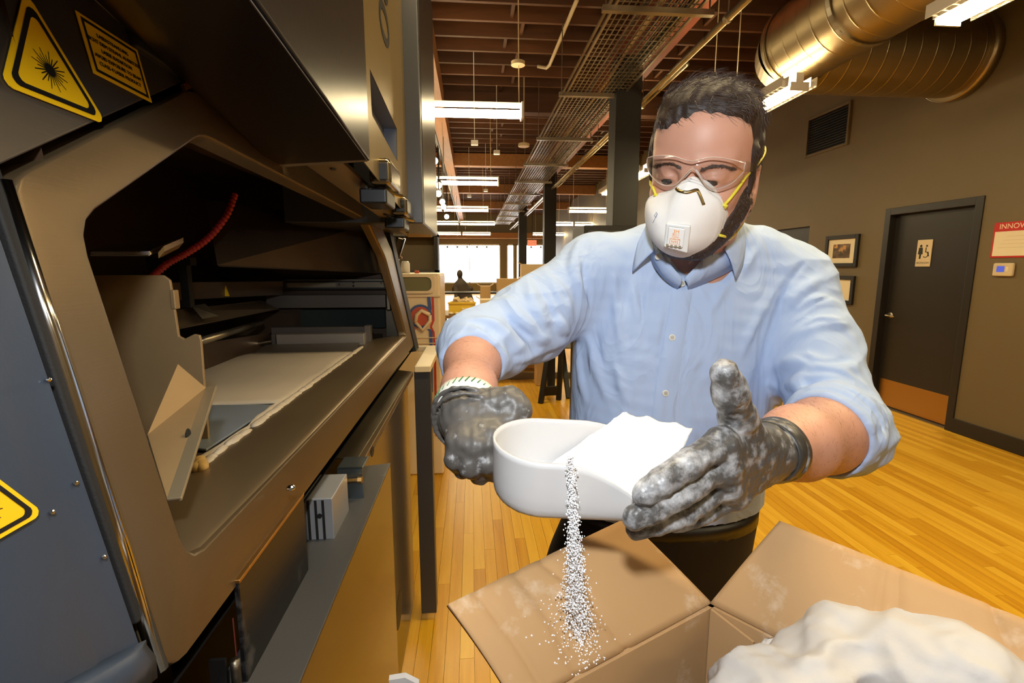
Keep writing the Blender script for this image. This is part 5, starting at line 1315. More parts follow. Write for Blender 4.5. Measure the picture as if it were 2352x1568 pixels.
# ---- head frame: looks down and slightly to his right
HC0 = P(1615, 390, .765)
vv = -ray(1617, 398); vv /= np.linalg.norm(vv)
hx = np.cross((0, 0, 1), vv); hx /= np.linalg.norm(hx); hx = -hx*-1
hx = hx if hx@c_r > 0 else -hx
hz = np.cross(hx, -vv); hz = hz if hz[2] > 0 else -hz
def rotv(v, ax, a):
    ax = ax/np.linalg.norm(ax); return v*math.cos(a)+np.cross(ax, v)*math.sin(a)+ax*(ax@v)*(1-math.cos(a))
HYAW, HPIT, HROL = math.radians(-13), math.radians(6), math.radians(-5)
hy = vv                                               # face direction
def frame_turn(ax, a):
    global hx, hy, hz
    hx, hy, hz = rotv(hx, ax, a), rotv(hy, ax, a), rotv(hz, ax, a)
# yaw: face towards picture left; pitch: face down; roll: chin to picture left
t_ = rotv(hy, hz, 0.2); sgn = 1 if (t_@c_r) < (hy@c_r) else -1
frame_turn(hz.copy(), sgn*abs(HYAW))
t_ = rotv(hy, hx, 0.2); sgn = 1 if t_[2] < hy[2] else -1
frame_turn(hx.copy(), sgn*HPIT)
t_ = rotv(hz, hy, 0.2); sgn = 1 if (t_@c_r) > (hz@c_r) else -1
frame_turn(hy.copy(), sgn*abs(HROL))
def H(x, y, z): return HC0+hx*x+hy*y+hz*z             # head: x to picture right, y out of the face, z up
RH = np.array([hx, hy, hz])
bd = SDF()
# skull, face, jaw
bd.ell(H(0, -.010, .030), (.072, .094, .088), RH, .02)
bd.ell(H(0, .022, -.010), (.066, .066, .085), RH, .03)
bd.ell(H(0, .030, -.070), (.052, .050, .050), RH, .03)
bd.cone(H(-.052, .0, -.050), H(-.022, .055, -.098), .024, .020, .03).cone(H(.052, .0, -.050), H(.022, .055, -.098), .024, .020, .03)
bd.cone(H(-.012, .064, -.100), H(.012, .064, -.100), .019, .019, .02)
# forehead, brows, cheek bones
bd.ell(H(0, .045, .055), (.058, .038, .045), RH, .03)
bd.cone(H(-.045, .066, .021), H(-.012, .080, .016), .010, .009, .014).cone(H(.045, .066, .021), H(.012, .080, .016), .010, .009, .014)
bd.ell(H(-.040, .060, -.030), (.020, .018, .016), RH, .02).ell(H(.040, .060, -.030), (.020, .018, .016), RH, .02)
# eye sockets
for sx in (-1, 1): bd.ell(H(sx*.032, .090, -.004), (.019, .016, .012), RH, .012, 's')
# nose, lips
bd.cone(H(0, .082, .006), H(0, .092, -.030), .008, .0105, .010).ell(H(0, .094, -.036), (.0120, .010, .009), RH, .008)
for sx in (-1, 1): bd.ell(H(sx*.013, .088, -.040), (.008, .010, .008), RH, .006)
bd.ell(H(0, .080, -.070), (.023, .012, .0065), RH, .006).ell(H(0, .079, -.082), (.020, .012, .007), RH, .006)
# lids over the eyes (looking down)
for sx in (-1, 1):
    bd.ell(H(sx*.032, .073, -.002), (.0165, .0135, .0125), RH, .006)
    bd.ell(H(sx*.0315, .0860, -.0085), (.0122, .010, .0042), RH, .0020, 's')
    bd.rope([H(sx*.020, .0862, .0045), H(sx*.032, .0880, .0062), H(sx*.044, .0835, .0045)], [.0016, .0022, .0016], .004, 's')
# ears
for sx in (-1, 1):
    e0 = H(sx*.068, -.018, -.024)
    bd.ell(e0, (.010, .018, .032), RH, .008)
    bd.ell(H(sx*.078, -.012, -.016), (.006, .010, .018), RH, .005, 's')
    bd.cone(H(sx*.073, -.030, .002), H(sx*.070, -.018, -.050), .006, .006, .006)
# neck, torso inside the shirt, arms and hands inside the gloves
bd.cone(H(0, -.024, -.060), P(1606, 640, .91), .056, .060, .04)
bd.cone(P(1580, 590, .882), P(1582, 640, .885), .034, .036, .04)
bd.loft([(z, x, y, rx*.86, ry*.86) for z, x, y, rx, ry in tkeys[:9]], .03)
bd.cone(P(1480, 610, .93), SHR+np.array((0, 0, -.012)), .045, .046, .05).cone(P(1740, 610, .93), SHL+np.array((0, 0, -.012)), .045, .048, .05)
bd.cone(SHR+np.array((0, 0, -.008)), ELR, .046, .037, .03).cone(SHL+np.array((0, 0, -.008)), ELL, .048, .045, .03)
for (e, c, wr_, f_, fr_) in ((ELR, CUR, WRR, fR, .0385), (ELL, CUL, WRL, fL, .0510)):
    m1 = e+(wr_-e)*0.30; m2 = e+(wr_-e)*0.68
    bd.cone(e, m1, min(.045, fr_), fr_, .02).cone(m1, m2, fr_, fr_*.86, .02).cone(m2, wr_, fr_*.88, .0300, .02)
# legs inside the trousers
for hp2, sx in ((hipR, -1), (hipL, 1)):
    kn = np.array((hp2[0]+sx*0.015, hp2[1], 0.50)); an = np.array((hp2[0]+sx*0.03, hp2[1]+0.04, 0.08))
    bd.cone(hp2, kn, .078, .055, .04).cone(kn, an, .052, .038, .03).cone(an, an+np.array((0, -.12, -.045)), .036, .028, .03)
bd.loft([(z, x, y, rx*.86, ry*.86) for z, x, y, rx, ry in hk], .03)
# ---- hands
def hand(sd, wrist, palm, fingers, thumb, grow, kp=.013, kf=.0025):
    for (p, r) in palm: sd.cone(wrist, p, .026+grow, r+grow, kp)
    for i in range(len(palm)-1): sd.cone(palm[i][0], palm[i+1][0], palm[i][1]+grow, palm[i+1][1]+grow, kp)
    for pts, rs in fingers: sd.chain(pts, [r+grow for r in rs], kf)
    pts, rs = thumb; sd.cone(wrist, pts[0], .022+grow, rs[0]+grow, kp); sd.chain(pts, [r+grow for r in rs], .008)
# his left hand (picture right): back of the hand to the camera, thumb up
LH_palm = [(P(1655, 1018, .445), .0125), (P(1655, 1070, .452), .0130), (P(1665, 1112, .468), .0125), (P(1685, 1140, .486), .0115)]
FR = [.0130, .0122, .0112, .0098]
LH_f = [([P(1655, 1018, .445), P(1575, 1068, .424), P(1515, 1108, .415), P(1478, 1136, .412)], [.0132, .0128, .0118, .0104]),
        ([P(1655, 1070, .452), P(1565, 1132, .430), P(1500, 1168, .420), P(1458, 1188, .417)], [.0132, .0128, .0120, .0106]),
        ([P(1665, 1112, .468), P(1575, 1174, .450), P(1510, 1202, .442), P(1462, 1214, .440)], [.0125, .0120, .0112, .0100]),
        ([P(1685, 1140, .486), P(1610, 1182, .472), P(1555, 1200, .466)], [.0115, .0106, .0092])]
LH_t = ([P(1728, 1020, .510), P(1694, 958, .468), P(1676, 900, .442), P(1665, 855, .428)], [.0190, .0165, .0148, .0125])
# his right hand (picture left): a fist round the scoop handle
RH_palm = [(P(1160, 968, .556), .0155), (P(1128, 1012, .536), .0150), (P(1092, 1028, .528), .0145), (P(1056, 1018, .532), .0135)]
RH_f = [([P(1160, 968, .556), P(1160, 1018, .538), P(1148, 1046, .552), P(1130, 1050, .566)], [.0145, .0128, .0116, .0100]),
        ([P(1128, 1012, .536), P(1122, 1062, .524), P(1136, 1082, .542), P(1138, 1076, .560)], [.0144, .0130, .0118, .0102]),
        ([P(1092, 1028, .528), P(1080, 1070, .522), P(1102, 1088, .540), P(1118, 1082, .558)], [.0140, .0126, .0114, .0100]),
        ([P(1056, 1018, .532), P(1044, 1054, .528), P(1064, 1076, .544), P(1084, 1078, .558)], [.0130, .0117, .0106, .0092])]
RH_t = ([P(1128, 930, .566), P(1168, 922, .562), P(1190, 940, .558), P(1178, 964, .552)], [.0195, .0170, .0150, .0124])
hand(bd, WRL, LH_palm, LH_f, LH_t, -.0030); hand(bd, WRR, RH_palm, RH_f, RH_t, -.0030)
# mesh the whole body: fine around the head
hl, hh = HC0-np.array((.10, .13, .15)), HC0+np.array((.10, .13, .15))
xs = axis_pts(-0.14, 0.80, hl[0], hh[0], .0021, .0055); ys = axis_pts(0.34, 1.22, hl[1], hh[1], .0021, .0055)
zs = np.concatenate([np.arange(0.01, 0.95, .012), np.arange(.95, hl[2], .0055), np.arange(hl[2], hh[2], .0021)])
V, Q = surface_nets(bd.field(xs, ys, zs), xs, ys, zs); V = relax(V, Q, 2, .4)
body = np_mesh('body', V, Q, M_skin, man)
print('body', len(Q), time.time()-T0)
# ---- gloves
def glove(wr_, back, palm, fingers, thumb, name, mat, lo, hi, rc=.0335):
    g = SDF(); hand(g, wr_, palm, fingers, thumb, .0)
    d = (back-wr_)/np.linalg.norm(back-wr_)
    g.cone(wr_, back, .029, rc, .012)
    n = d
    g.plane(back-d*.004, d, back-.09, back+.09, .002)
    q = ring(back-d*.010, d, rc+.0015, .003, 1.0, .0035, 1.0); g.rope(q, [.0028]*len(q), .004)
    q = ring(back-d*.022, d, rc-.0005, .003, 1.0, .003, 2.0); g.rope(q, [.0026]*len(q), .004)
    def dsp(V): return 0.0007*vnoise(V, 260, 5)+0.0005*vnoise(V, 520, 6)
    o = sdf_mesh(g, lo, hi, .0019, name, mat, man, 1, dsp)
    me = o.data; co = np.zeros(len(me.vertices)*3, np.float32); me.vertices.foreach_get('co', co); co = co.reshape(-1, 3)
    dm = np.full(len(co), 1.0)
    for pts, rs in fingers+[thumb]:
        for q_p in pts[1:]: dm = np.minimum(dm, np.linalg.norm(co-np.array(q_p)[None], axis=1))
    at = me.attributes.new('dust', 'FLOAT', 'POINT'); at.data.foreach_set('value', np.clip(1-(dm-.012)/.05, 0, 1).astype(np.float32))
    return o
gl = glove(WRL, WRL-fL*.014, LH_palm, LH_f, LH_t, 'glove', M_glove, P(1620, 1040, .46)-np.array((.14, .14, .12)), P(1620, 1040, .46)+np.array((.16, .18, .12))); gl['label'] = 'open left glove heavily dusted with white powder'
gr = glove(WRR, WRR-fR*.012, RH_palm, RH_f, RH_t, 'glove', M_glove2, P(1100, 980, .51)-np.array((.09, .10, .09)), P(1100, 980, .51)+np.array((.09, .16, .12)), .0385); gr['label'] = 'right glove gripping the scoop handle, with a white knit cuff'
# white knit inner cuff with green stitches
wd = fR; wc = WRR-fR*.014
a_ = np.cross(wd, (0, 0, 1)); a_ /= np.linalg.norm(a_); b_ = np.cross(wd, a_)
kc = MB(); kc.grid([[wc-wd*h_+(a_*math.cos(t)+b_*math.sin(t))*(.0392+r_+.0008*math.sin(5*t)) for t in np.linspace(0, 2*math.pi, 41)] for h_, r_ in ((-.012, -.002), (.004, .0), (.011, .0012), (.012, -.002))])
kco = kc.build('knit_cuff', M_cuffband, gr, smooth=True, solid=.0015)
stt = MB()
for k in range(34):
    t = k*2*math.pi/34; t2 = t+.11
    p1 = wc-wd*.012+(a_*math.cos(t)+b_*math.sin(t))*.0408; p2 = wc-wd*.001+(a_*math.cos(t2)+b_*math.sin(t2))*.0404
    stt.tube([p1, p2], .0007, 5)
stt.build('green_stitching', M_green, gr)
print('gloves', time.time()-T0)

# smooth dark cuff band of the left glove
cdn = fL; ca = np.cross(cdn, (0, 0, 1)); ca /= np.linalg.norm(ca); cb2 = np.cross(cdn, ca); cc0 = WRL-fL*.014
MB().grid([[cc0+cdn*h_+(ca*math.cos(t)+cb2*math.sin(t))*(r_+.0007*math.sin(3*t+h_*200)) for t in np.linspace(0, 2*math.pi, 49)] for h_, r_ in ((-.002, .0335), (-.003, .0362), (.004, .0368), (.011, .0356), (.016, .0362), (.024, .0346), (.030, .0325))]).build('glove_cuff', pbr('glove_cuff_black', S(52, 50, 47), .4, bump=(60, .4, (1, 1, 1), 4, .002)), gl, smooth=True, solid=.0012)
# ================================================================ HEAD DETAILS
from mathutils.bvhtree import BVHTree
def bvh_of(V, Q): return BVHTree.FromPolygons([Vector(v) for v in V], [tuple(int(i) for i in q) for q in Q])
def obj_bvh(o):
    dg = bpy.context.evaluated_depsgraph_get(); return BVHTree.FromObject(o, dg)
def shoot(bv, px, py):
    r = ray(px, py); r = r/np.linalg.norm(r)
    h = bv.ray_cast(Vector(CP), Vector(r))
    return (np.array(h[0]), np.array(h[1])) if h[0] is not None else (None, None)
hm = (np.abs(V-HC0[None]) < 0.16).all(1)
hq = Q[hm[Q].all(1)]
head_bv = bvh_of(V, hq)
sme = shirt.data; SV = np.zeros(len(sme.vertices)*3, np.float32); sme.vertices.foreach_get('co', SV); SV = SV.reshape(-1, 3)
SQ = np.zeros(len(sme.polygons)*4, np.int32); sme.loops.foreach_get('vertex_index', SQ); SQ = SQ.reshape(-1, 4)
shirt_bv = bvh_of(SV, SQ)
# eyes
M_eye = pbr('eye_white', S(172, 156, 146), 0.15); M_iris = pbr('dark_iris', S(42, 30, 24), 0.1)
for sx in (-1, 1):
    c = H(sx*.032, .0725, -.003); gz = hy*0.80-hz*0.60-hx*0.10; gz /= np.linalg.norm(gz)
    eb = MB().ball(c, .0119, 20, 14).build('eye', M_eye, man, smooth=True)
    ax1 = np.cross(gz, hz); ax1 /= np.linalg.norm(ax1); ax2 = np.cross(gz, ax1)
    ir = MB(); rows = []
    for q in (0.02, 0.25, 0.5, 0.8): rows.append([c+.0123*(gz*math.cos(q)+(ax1*math.cos(t)+ax2*math.sin(t))*math.sin(q)) for t in np.linspace(0, 2*math.pi, 21)])
    ir.grid(rows).build('iris', M_iris, eb, smooth=True)
# strands: thin tapered ribbons
def strands(items, name, mat, parent):
    """items: (root, [dirs...]) polylines of points and a half width"""
    vs, fs = [], []
    for pts, wd_ in items:
        m = len(pts); pts = np.array(pts)
        t = pts[-1]-pts[0]; sd_ = np.cross(t, pts[0]-CP); sd_ = sd_/(np.linalg.norm(sd_)+1e-9)
        b0 = len(vs)
        for i in range(m):
            ww = wd_*(1-0.85*i/(m-1)); vs += [pts[i]-sd_*ww, pts[i]+sd_*ww]
        for i in range(m-1): a = b0+2*i; fs.append((a, a+1, a+3, a+2))
    o = np_mesh(name, np.array(vs), np.array(fs), mat, parent); return o
R5 = np.random.RandomState(11)
def on_head(x, y, z, bv):      # nearest surface along the direction from the head centre
    d = hx*x+hy*y+hz*z; d = d/np.linalg.norm(d); o_ = HC0+hz*.02
    h = bv.ray_cast(Vector(o_+d*0.2), Vector(-d))
    return (np.array(h[0]), np.array(h[1])) if h[0] is not None else (None, None)
# hair mass
hr = SDF()
hr.ell(H(-.004, -.016, .034), (.0820, .099, .094), RH, .02)
hr.ell(H(-.010, .020, .088), (.056, .058, .036), RH, .02).ell(H(.026, .020, .084), (.044, .050, .034), RH, .02)
hr.ell(H(-.026, .056, .074), (.036, .024, .018), RH, .012)
hr.ell(H(0, -.05, -.02), (.072, .055, .07), RH, .03)
for sx in (-1, 1): hr.cone(H(sx*.071, .020, .030), H(sx*.0705, .016, -.030), .0085, .006, .012)
hr.ell(H(.002, .108, .000), (.064, .062, .062), RH, .010, 's')
hr.ell(H(.032, .100, .030), (.036, .050, .047), RH, .012, 's')
hr.ell(H(0, .080, -.060), (.090, .062, .060), RH, .010, 's')
for sx in (-1, 1): hr.ell(H(sx*.076, -.016, -.032), (.018, .022, .030), RH, .006, 's')
hr.plane(H(0, -.03, -.075), -hz, HC0-.2, HC0+.2, .01)
def hdisp(Vv):
    L = (Vv-HC0)@RH.T
    return .0006*np.sin(L[:, 0]*420+np.sin(L[:, 1]*90)*2+L[:, 2]*60)+.0015*vnoise(Vv, 240, 8)
hair = sdf_mesh(hr, HC0-.15, HC0+.16, .0026, 'hair', M_hair, man, 1, hdisp)
hb = obj_bvh(hair)
it = []
cnt_ = 0
while cnt_ < 10000:
    d = R5.normal(size=3); d[2] = abs(d[2])*0.9-0.25; d /= np.linalg.norm(d)
    p, n = on_head(d[0], d[1], d[2], hb)
    if p is None: continue
    q = RH@(p-HC0)
    n = n if n@(p-HC0) > 0 else -n
    if q[2] < -.06: continue
    cnt_ += 1
    # the top is brushed up and to picture right, the sides lie down and back
    top = min(max((q[2]-.05)/.05, 0), 1)
    dr_ = (hx*(.6+.3*R5.randn())+hy*(.15+.35*R5.randn())+hz*.15)*top+(-hz*.8-hy*.5+hx*.15*R5.randn())*(1-top)
    dr_ = dr_-n*(dr_@n)*0.92; dr_ /= np.linalg.norm(dr_)+1e-9
    L_ = (.014+.014*R5.rand())*(0.55+0.55*top)
    pts = [p-n*.002+dr_*L_*t+n*(.0015+.0028*top)*math.sin(t*2.6)+R5.randn(3)*.0006*t for t in (0, .33, .66, 1.0)]
    it.append((pts, .0003))
strands(it, 'hair_strands', M_hair2, hair)['kind'] = 'stuff'
# eyebrows
for nm, arc in (('eyebrow', [(1503, 386), (1520, 379), (1545, 377), (1567, 387)]), ('eyebrow', [(1608, 391), (1630, 383), (1655, 382), (1684, 390)])):
    sp = spline([(x, y, 0) for x, y in arc], 10); it = []
    for k in range(230):
        u = R5.rand()*(len(sp)-1); i = int(u); c = sp[i]+(sp[min(i+1, len(sp)-1)]-sp[i])*(u-i); td = sp[min(i+1, len(sp)-1)]-sp[max(i-1, 0)]
        p, n = shoot(head_bv, c[0]+R5.randn()*1.2, c[1]+R5.randn()*2.4)
        if p is None: continue
        sgn = -1 if arc[0][0] < 1590 else 1
        p2, n2 = shoot(head_bv, c[0]+sgn*(7+4*R5.rand()), c[1]-2.5+R5.randn()*2)
        if p2 is None: continue
        n = n if n@(p-CP) < 0 else -n
        it.append(([p+n*.0003, (p+p2)/2+n*.0016, p2+n*.0009], .00028))
    strands(it, nm, M_hair2, man)
# beard: a thin shell along the jaw with short hairs
be = SDF(); g_ = .0022
be.ell(H(0, .030, -.070), (.052+g_, .050+g_, .050+g_), RH, .03)
be.cone(H(-.052, .0, -.050), H(-.022, .055, -.098), .024+g_, .020+g_, .03).cone(H(.052, .0, -.050), H(.022, .055, -.098), .024+g_, .020+g_, .03)
be.cone(H(-.012, .064, -.100), H(.012, .064, -.100), .019+g_, .019+g_, .02)
be.ell(H(0, .022, -.010), (.066+g_, .066+g_, .085+g_), RH, .03)
be.plane(H(0, .022, .0), hy*1.7+hz, HC0-.2, HC0+.2, .006)
be.plane(H(0, -.004, 0), -hy, HC0-.2, HC0+.2, .006)
beard = sdf_mesh(be, HC0-.16, HC0+.12, .0024, 'beard', pbr('beard_brown', S(52, 36, 28), 0.6, var=(200, 0.5), bump=(500, 0.6)), man, 1, lambda Vv: .0008*vnoise(Vv, 700, 9))
bb_ = obj_bvh(beard); it = []
for k in range(9000):
    d = R5.normal(size=3); d[2] = -abs(d[2]); p, n = on_head(d[0], d[1], d[2]*.9, bb_)
    if p is None or len(it) > 3200: continue
    n = n if n@(p-HC0) > 0 else -n
    dr_ = -hz*.8+n*.45+R5.randn(3)*.35; it.append(([p-n*.001, p+dr_*.0015, p+dr_*.0032-hz*.0006], .0003))
strands(it, 'beard_hairs', M_hair2, beard)['kind'] = 'stuff'
# ---- respirator
ol = [(1590, 407, .098), (1622, 418, .088), (1645, 437, .078), (1668, 455, .064), (1674, 485, .054), (1668, 515, .048), (1655, 545, .046), (1624, 573, .050), (1580, 587, .056), (1540, 577, .056), (1512, 552, .050), (1496, 520, .048), (1490, 485, .050), (1493, 455, .058), (1510, 443, .068), (1545, 433, .080), (1567, 416, .092)]
def HP(px, py, y): return PL(px, py, H(0, y, 0), hy)
out3 = spline([HP(*q) for q in ol]+[HP(*ol[0])], 4)[:-1]
cen3 = HP(1582, 496, .0)
mrows = []
ycs = .122
def ring_at(s_, extra=0.0):
    r_ = []
    for p in out3:
        L = RH@(p-HC0); c = RH@(cen3-HC0)
        x = L[0]+(c[0]-L[0])*s_; z = L[2]+(c[2]-L[2])*s_
        # the cup bulges forward and keeps a nose ridge at the top
        f_ = math.sin(min(1, s_*1.12)*math.pi/2)**0.50
        y = L[1]+(ycs-L[1])*f_
        r_.append(H(x, y+extra, z))
    return r_
for s_, e_ in ((-.015, -.003), (0, 0), (.035, .0006), (.07, .0010), (.085, .002), (.12, .0), (.18, 0), (.26, 0), (.36, 0), (.48, 0), (.62, 0), (.76, 0), (.88, 0), (.97, 0)): mrows.append(ring_at(s_, e_))
mk = MB(); mk.grid(mrows, closed=True); mk.f.append(tuple(len(mk.v)-len(out3)+i for i in range(len(out3))))
M_mask = pbr('respirator_shell', S(232, 228, 222), 0.8, bump=(700, 0.25, (1, 1, 1), 3, 0.0005))
mask = mk.build('respirator', M_mask, man, smooth=True, solid=.0015, sub=1)
mask['label'] = 'white cup respirator with an exhalation valve'
mbv = obj_bvh(mask)
# embossed dots along the flange
dts = MB()
ra, rb2 = ring_at(.016, .0012), ring_at(.050, .0018)
n_ = len(out3)
for rr_ in (ra, rb2):
    sp = spline(rr_+[rr_[0]], 3)
    for i, p in enumerate(sp):
        dts.ball(p+hy*.0006, .0008, 6, 4)
o = dts.build('flange_dots', pbr('flange_dot', S(196, 194, 192), 0.8), mask); o['kind'] = 'stuff'
# nose clip
cl_ = [shoot(mbv, x, y) for x, y in spline([(1553, 432, 0), (1561, 439, 0), (1580, 441, 0), (1598, 436, 0), (1604, 440, 0), (1618, 470, 0)], 5) for x, y in ((x, y),)] if False else []
cp_ = spline([(1553, 431, 0), (1561, 438, 0), (1580, 441, 0), (1599, 436, 0), (1605, 441, 0), (1617, 470, 0)], 6)
r0, r1 = [], []
for i, c in enumerate(cp_):
    td = cp_[min(i+1, len(cp_)-1)]-cp_[max(i-1, 0)]; nn = np.array((-td[1], td[0])); nn = nn/np.linalg.norm(nn)*3.6
    p, _ = shoot(mbv, c[0]+nn[0], c[1]+nn[1]); q, _ = shoot(mbv, c[0]-nn[0], c[1]-nn[1])
    if p is None or q is None: continue
    r0.append(p+hy*.0012); r1.append(q+hy*.0012)
MB().grid([r0, r1]).build('nose_clip', pbr('clip_metal', S(190, 170, 120), 0.28, 1.0), mask, smooth=True, solid=.0008)
# exhalation valve
vc = [shoot(mbv, x, y)[0] for x, y in ((1531, 508), (1588, 515), (1581, 574), (1525, 563))]
vn = np.cross(vc[1]-vc[0], vc[3]-vc[0]); vn /= np.linalg.norm(vn); vn = vn if vn@hy > 0 else -vn
pm = max((p-vc[0])@vn for p in vc); vc = [p+vn*(pm-(p-vc[0])@vn) for p in vc]
sh0, shc = vn*.0005, np.mean([shoot(mbv, 1556, 540)[0]], 0)
lift = max(0, (shc-vc[0])@vn)
vc = [p+vn*(lift+.0003) for p in vc]
valve = MB().slab([p-vn*.006 for p in vc], vn*.0075).build('exhalation_valve', M_white, mask, bevel=.0025, seg=3)
vx = (vc[1]-vc[0]); vy = (vc[0]-vc[3]); vm = lambda u, v: vc[3]+vx*u+vy*v
vtop = vn*.0015
cv_ = [vm(.13, .10), vm(.80, .10), vm(.80, .90), vm(.13, .90)]
vcov = MB().slab([p+vtop for p in cv_], vn*.0035).build('valve_cover', pbr('valve_white', S(238, 236, 232), 0.4), valve, bevel=.002, seg=2)
vt2 = vn*.0051
ex_, ey_ = vx/np.linalg.norm(vx), vy/np.linalg.norm(vy)
M_or = pbr('orange_print', S(238, 150, 20), 0.5)
text('valve_print', '3M', vm(.47, .74)+vt2, ex_, ey_, .0068, M_or, valve)
text('valve_print', '8511', vm(.46, .615)+vt2, ex_, ey_, .0048, M_or, valve)
text('valve_print', 'NIOSH', vm(.46, .52)+vt2, ex_, ey_, .0032, M_or, valve)
text('valve_print', 'TC-84A-1299', vm(.46, .445)+vt2, ex_, ey_, .0024, M_or, valve)
text('valve_print', 'N95', vm(.45, .32)+vt2, ex_, ey_, .0058, M_or, valve)
bxm = MB()
for a, b in (((.24, .22), (.66, .235)), ((.24, .415), (.66, .43)), ((.24, .22), (.26, .43)), ((.64, .22), (.66, .43))):
    bxm.add([vm(a[0], a[1])+vt2, vm(b[0], a[1])+vt2, vm(b[0], b[1])+vt2, vm(a[0], b[1])+vt2], [(0, 1, 2, 3)])
bxm.build('valve_print', M_or, valve)
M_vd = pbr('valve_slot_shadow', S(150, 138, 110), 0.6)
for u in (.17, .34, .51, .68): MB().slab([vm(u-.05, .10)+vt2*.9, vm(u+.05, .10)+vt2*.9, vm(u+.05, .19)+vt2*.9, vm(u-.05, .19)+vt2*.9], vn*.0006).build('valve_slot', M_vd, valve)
# handwritten mark at the picture-left side of the cup
sc_ = [shoot(mbv, x, y) for x, y in ((1500, 511), (1504, 503), (1510, 490), (1508, 487), (1503, 495), (1507, 499), (1510, 491))]
sc_ = [p+hy*.0008 for p, n in sc_ if p is not None]
if len(sc_) > 3: MB().tube(sc_, .0004, 5).build('pen_mark', pbr('pen_ink', S(120, 120, 150), 0.6), mask)
# yellow straps
M_strap = pbr('yellow_strap', S(222, 206, 60), 0.5)
def strap(pts, par, w=.0022):
    q = spline(pts, 5); MB().tube(q, w, 8).build('strap', M_strap, par, smooth=True)
body_bv = obj_bvh(body)
def onface(px, py, off=.003):
    p, n = shoot(mbv, px, py)
    if p is None: p, n = shoot(body_bv, px, py)
    if p is None: p = HP(px, py, .02)
    v = ray(px, py); return p-v/np.linalg.norm(v)*off
strap([onface(1664, 470, .002), onface(1676, 457), onface(1690, 439), onface(1703, 421), onface(1712, 408), H(.0775, -.045, .020), H(.060, -.085, .035), H(0, -.122, .05)], mask)
strap([onface(1506, 447, .002), onface(1500, 432), onface(1494, 418), H(-.079, .0, .0), H(-.076, -.05, .015), H(-.060, -.085, .035), H(0, -.122, .05)], mask)
strap([onface(1652, 540, .002), onface(1664, 543), onface(1678, 548, .004), H(.066, -.03, -.080), H(.055, -.06, -.078), H(0, -.10, -.08)], mask)
strap([H(-.064, .02, -.085), H(-.066, .0, -.080), H(-.055, -.06, -.078), H(0, -.10, -.08)], mask)
for px, py in ((1669, 468), (1503, 446)):
    c = onface(px-(6 if px > 1600 else -5), py+2, .002); MB().tube([c-hx*.004, c+hx*.005-hz*.002], .0022, 6).tube([c+hz*.002, c-hz*.005+hx*.003], .0018, 6).build('strap_staple', M_strap, mask, smooth=True)
# ---- safety glasses
gm = bpy.data.materials.new('clear_lens'); gm.use_nodes = True
nt = gm.node_tree; nt.nodes.clear()
o_ = nt.nodes.new('ShaderNodeOutputMaterial'); mxs = nt.nodes.new('ShaderNodeMixShader'); tb_ = nt.nodes.new('ShaderNodeBsdfTransparent'); gl_ = nt.nodes.new('ShaderNodeBsdfGlossy')
fz = nt.nodes.new('ShaderNodeLayerWeight'); fz.inputs[0].default_value = 0.35
tb_.inputs[0].default_value = (.985, .985, .985, 1); gl_.inputs['Roughness'].default_value = .06
mu_ = nt.nodes.new('ShaderNodeMath'); mu_.operation = 'MULTIPLY_ADD'; mu_.inputs[1].default_value = .35; mu_.inputs[2].default_value = .02
nt.links.new(fz.outputs['Fresnel'], mu_.inputs[0]); nt.links.new(mu_.outputs[0], mxs.inputs[0]); nt.links.new(tb_.outputs[0], mxs.inputs[1]); nt.links.new(gl_.outputs[0], mxs.inputs[2]); nt.links.new(mxs.outputs[0], o_.inputs[0])
def LP(px, py):                 # point on the wrap of the lens
    y = .10
    for _ in range(12):
        p = PL(px, py, H(0, y, 0), hy); x = (RH@(p-HC0))[0]; y = .108-6.0*x*x
    return PL(px, py, H(0, y, 0), hy)
top = [(1487, 363), (1500, 359), (1522, 357), (1548, 359), (1570, 366), (1590, 370), (1608, 366), (1630, 361), (1655, 362), (1685, 368), (1712, 374)]
bot = [(1489, 392), (1499, 408), (1520, 424), (1548, 425), (1568, 408), (1589, 388), (1603, 400), (1625, 430), (1655, 432), (1685, 418), (1709, 394)]
ts, bs = spline([(x, y, 0) for x, y in top], 5), spline([(x, y, 0) for x, y in bot], 5)
rows = [[LP(*(a+(b-a)*t)[:2])+hy*(.004*math.sin(math.pi*t)) for a, b in zip(ts, bs)] for t in np.linspace(0, 1, 7)]
gls = MB().grid(rows).build('safety_glasses', gm, man, smooth=True, solid=.0018)
gls['label'] = 'clear wraparound safety glasses'
# rim: the polished edge of the lens
M_rim = pbr('lens_edge', S(214, 186, 168), 0.12, spec=0.8)
edge = [r_ for r_ in rows[0]]+[rows[i][-1] for i in range(1, 7)]+rows[-1][::-1][1:]+[rows[i][0] for i in range(5, 0, -1)]
MB().tube(edge, .0008, 6, closed=True).build('lens_rim', M_rim, gls, smooth=True)
for a, b in (((1570, 408), (1585, 391)), ((1596, 391), (1611, 412))):
    q = [LP(a[0], a[1])-hy*.004, LP((a[0]+b[0])/2, (a[1]+b[1])/2)-hy*.005, LP(*b)-hy*.003]; MB().tube(q, .0014, 8).build('nose_pad', pbr('clear_plastic', S(230, 222, 214), 0.08, spec=0.9), gls, smooth=True)
for sx, e in ((-1, (1489, 376)), (1, (1711, 384))):
    p = LP(*e); q0 = p-hy*.01
    MB().slab([p+hz*.008, p-hz*.006, H(sx*.0775, .0, .0), H(sx*.0775, .0, .008)], hx*sx*.002).slab([H(sx*.0775, .0, .0), H(sx*.078, -.045, -.004), H(sx*.078, -.045, .002), H(sx*.0775, .0, .008)], hx*sx*.002).build('temple_arm', gm, gls)
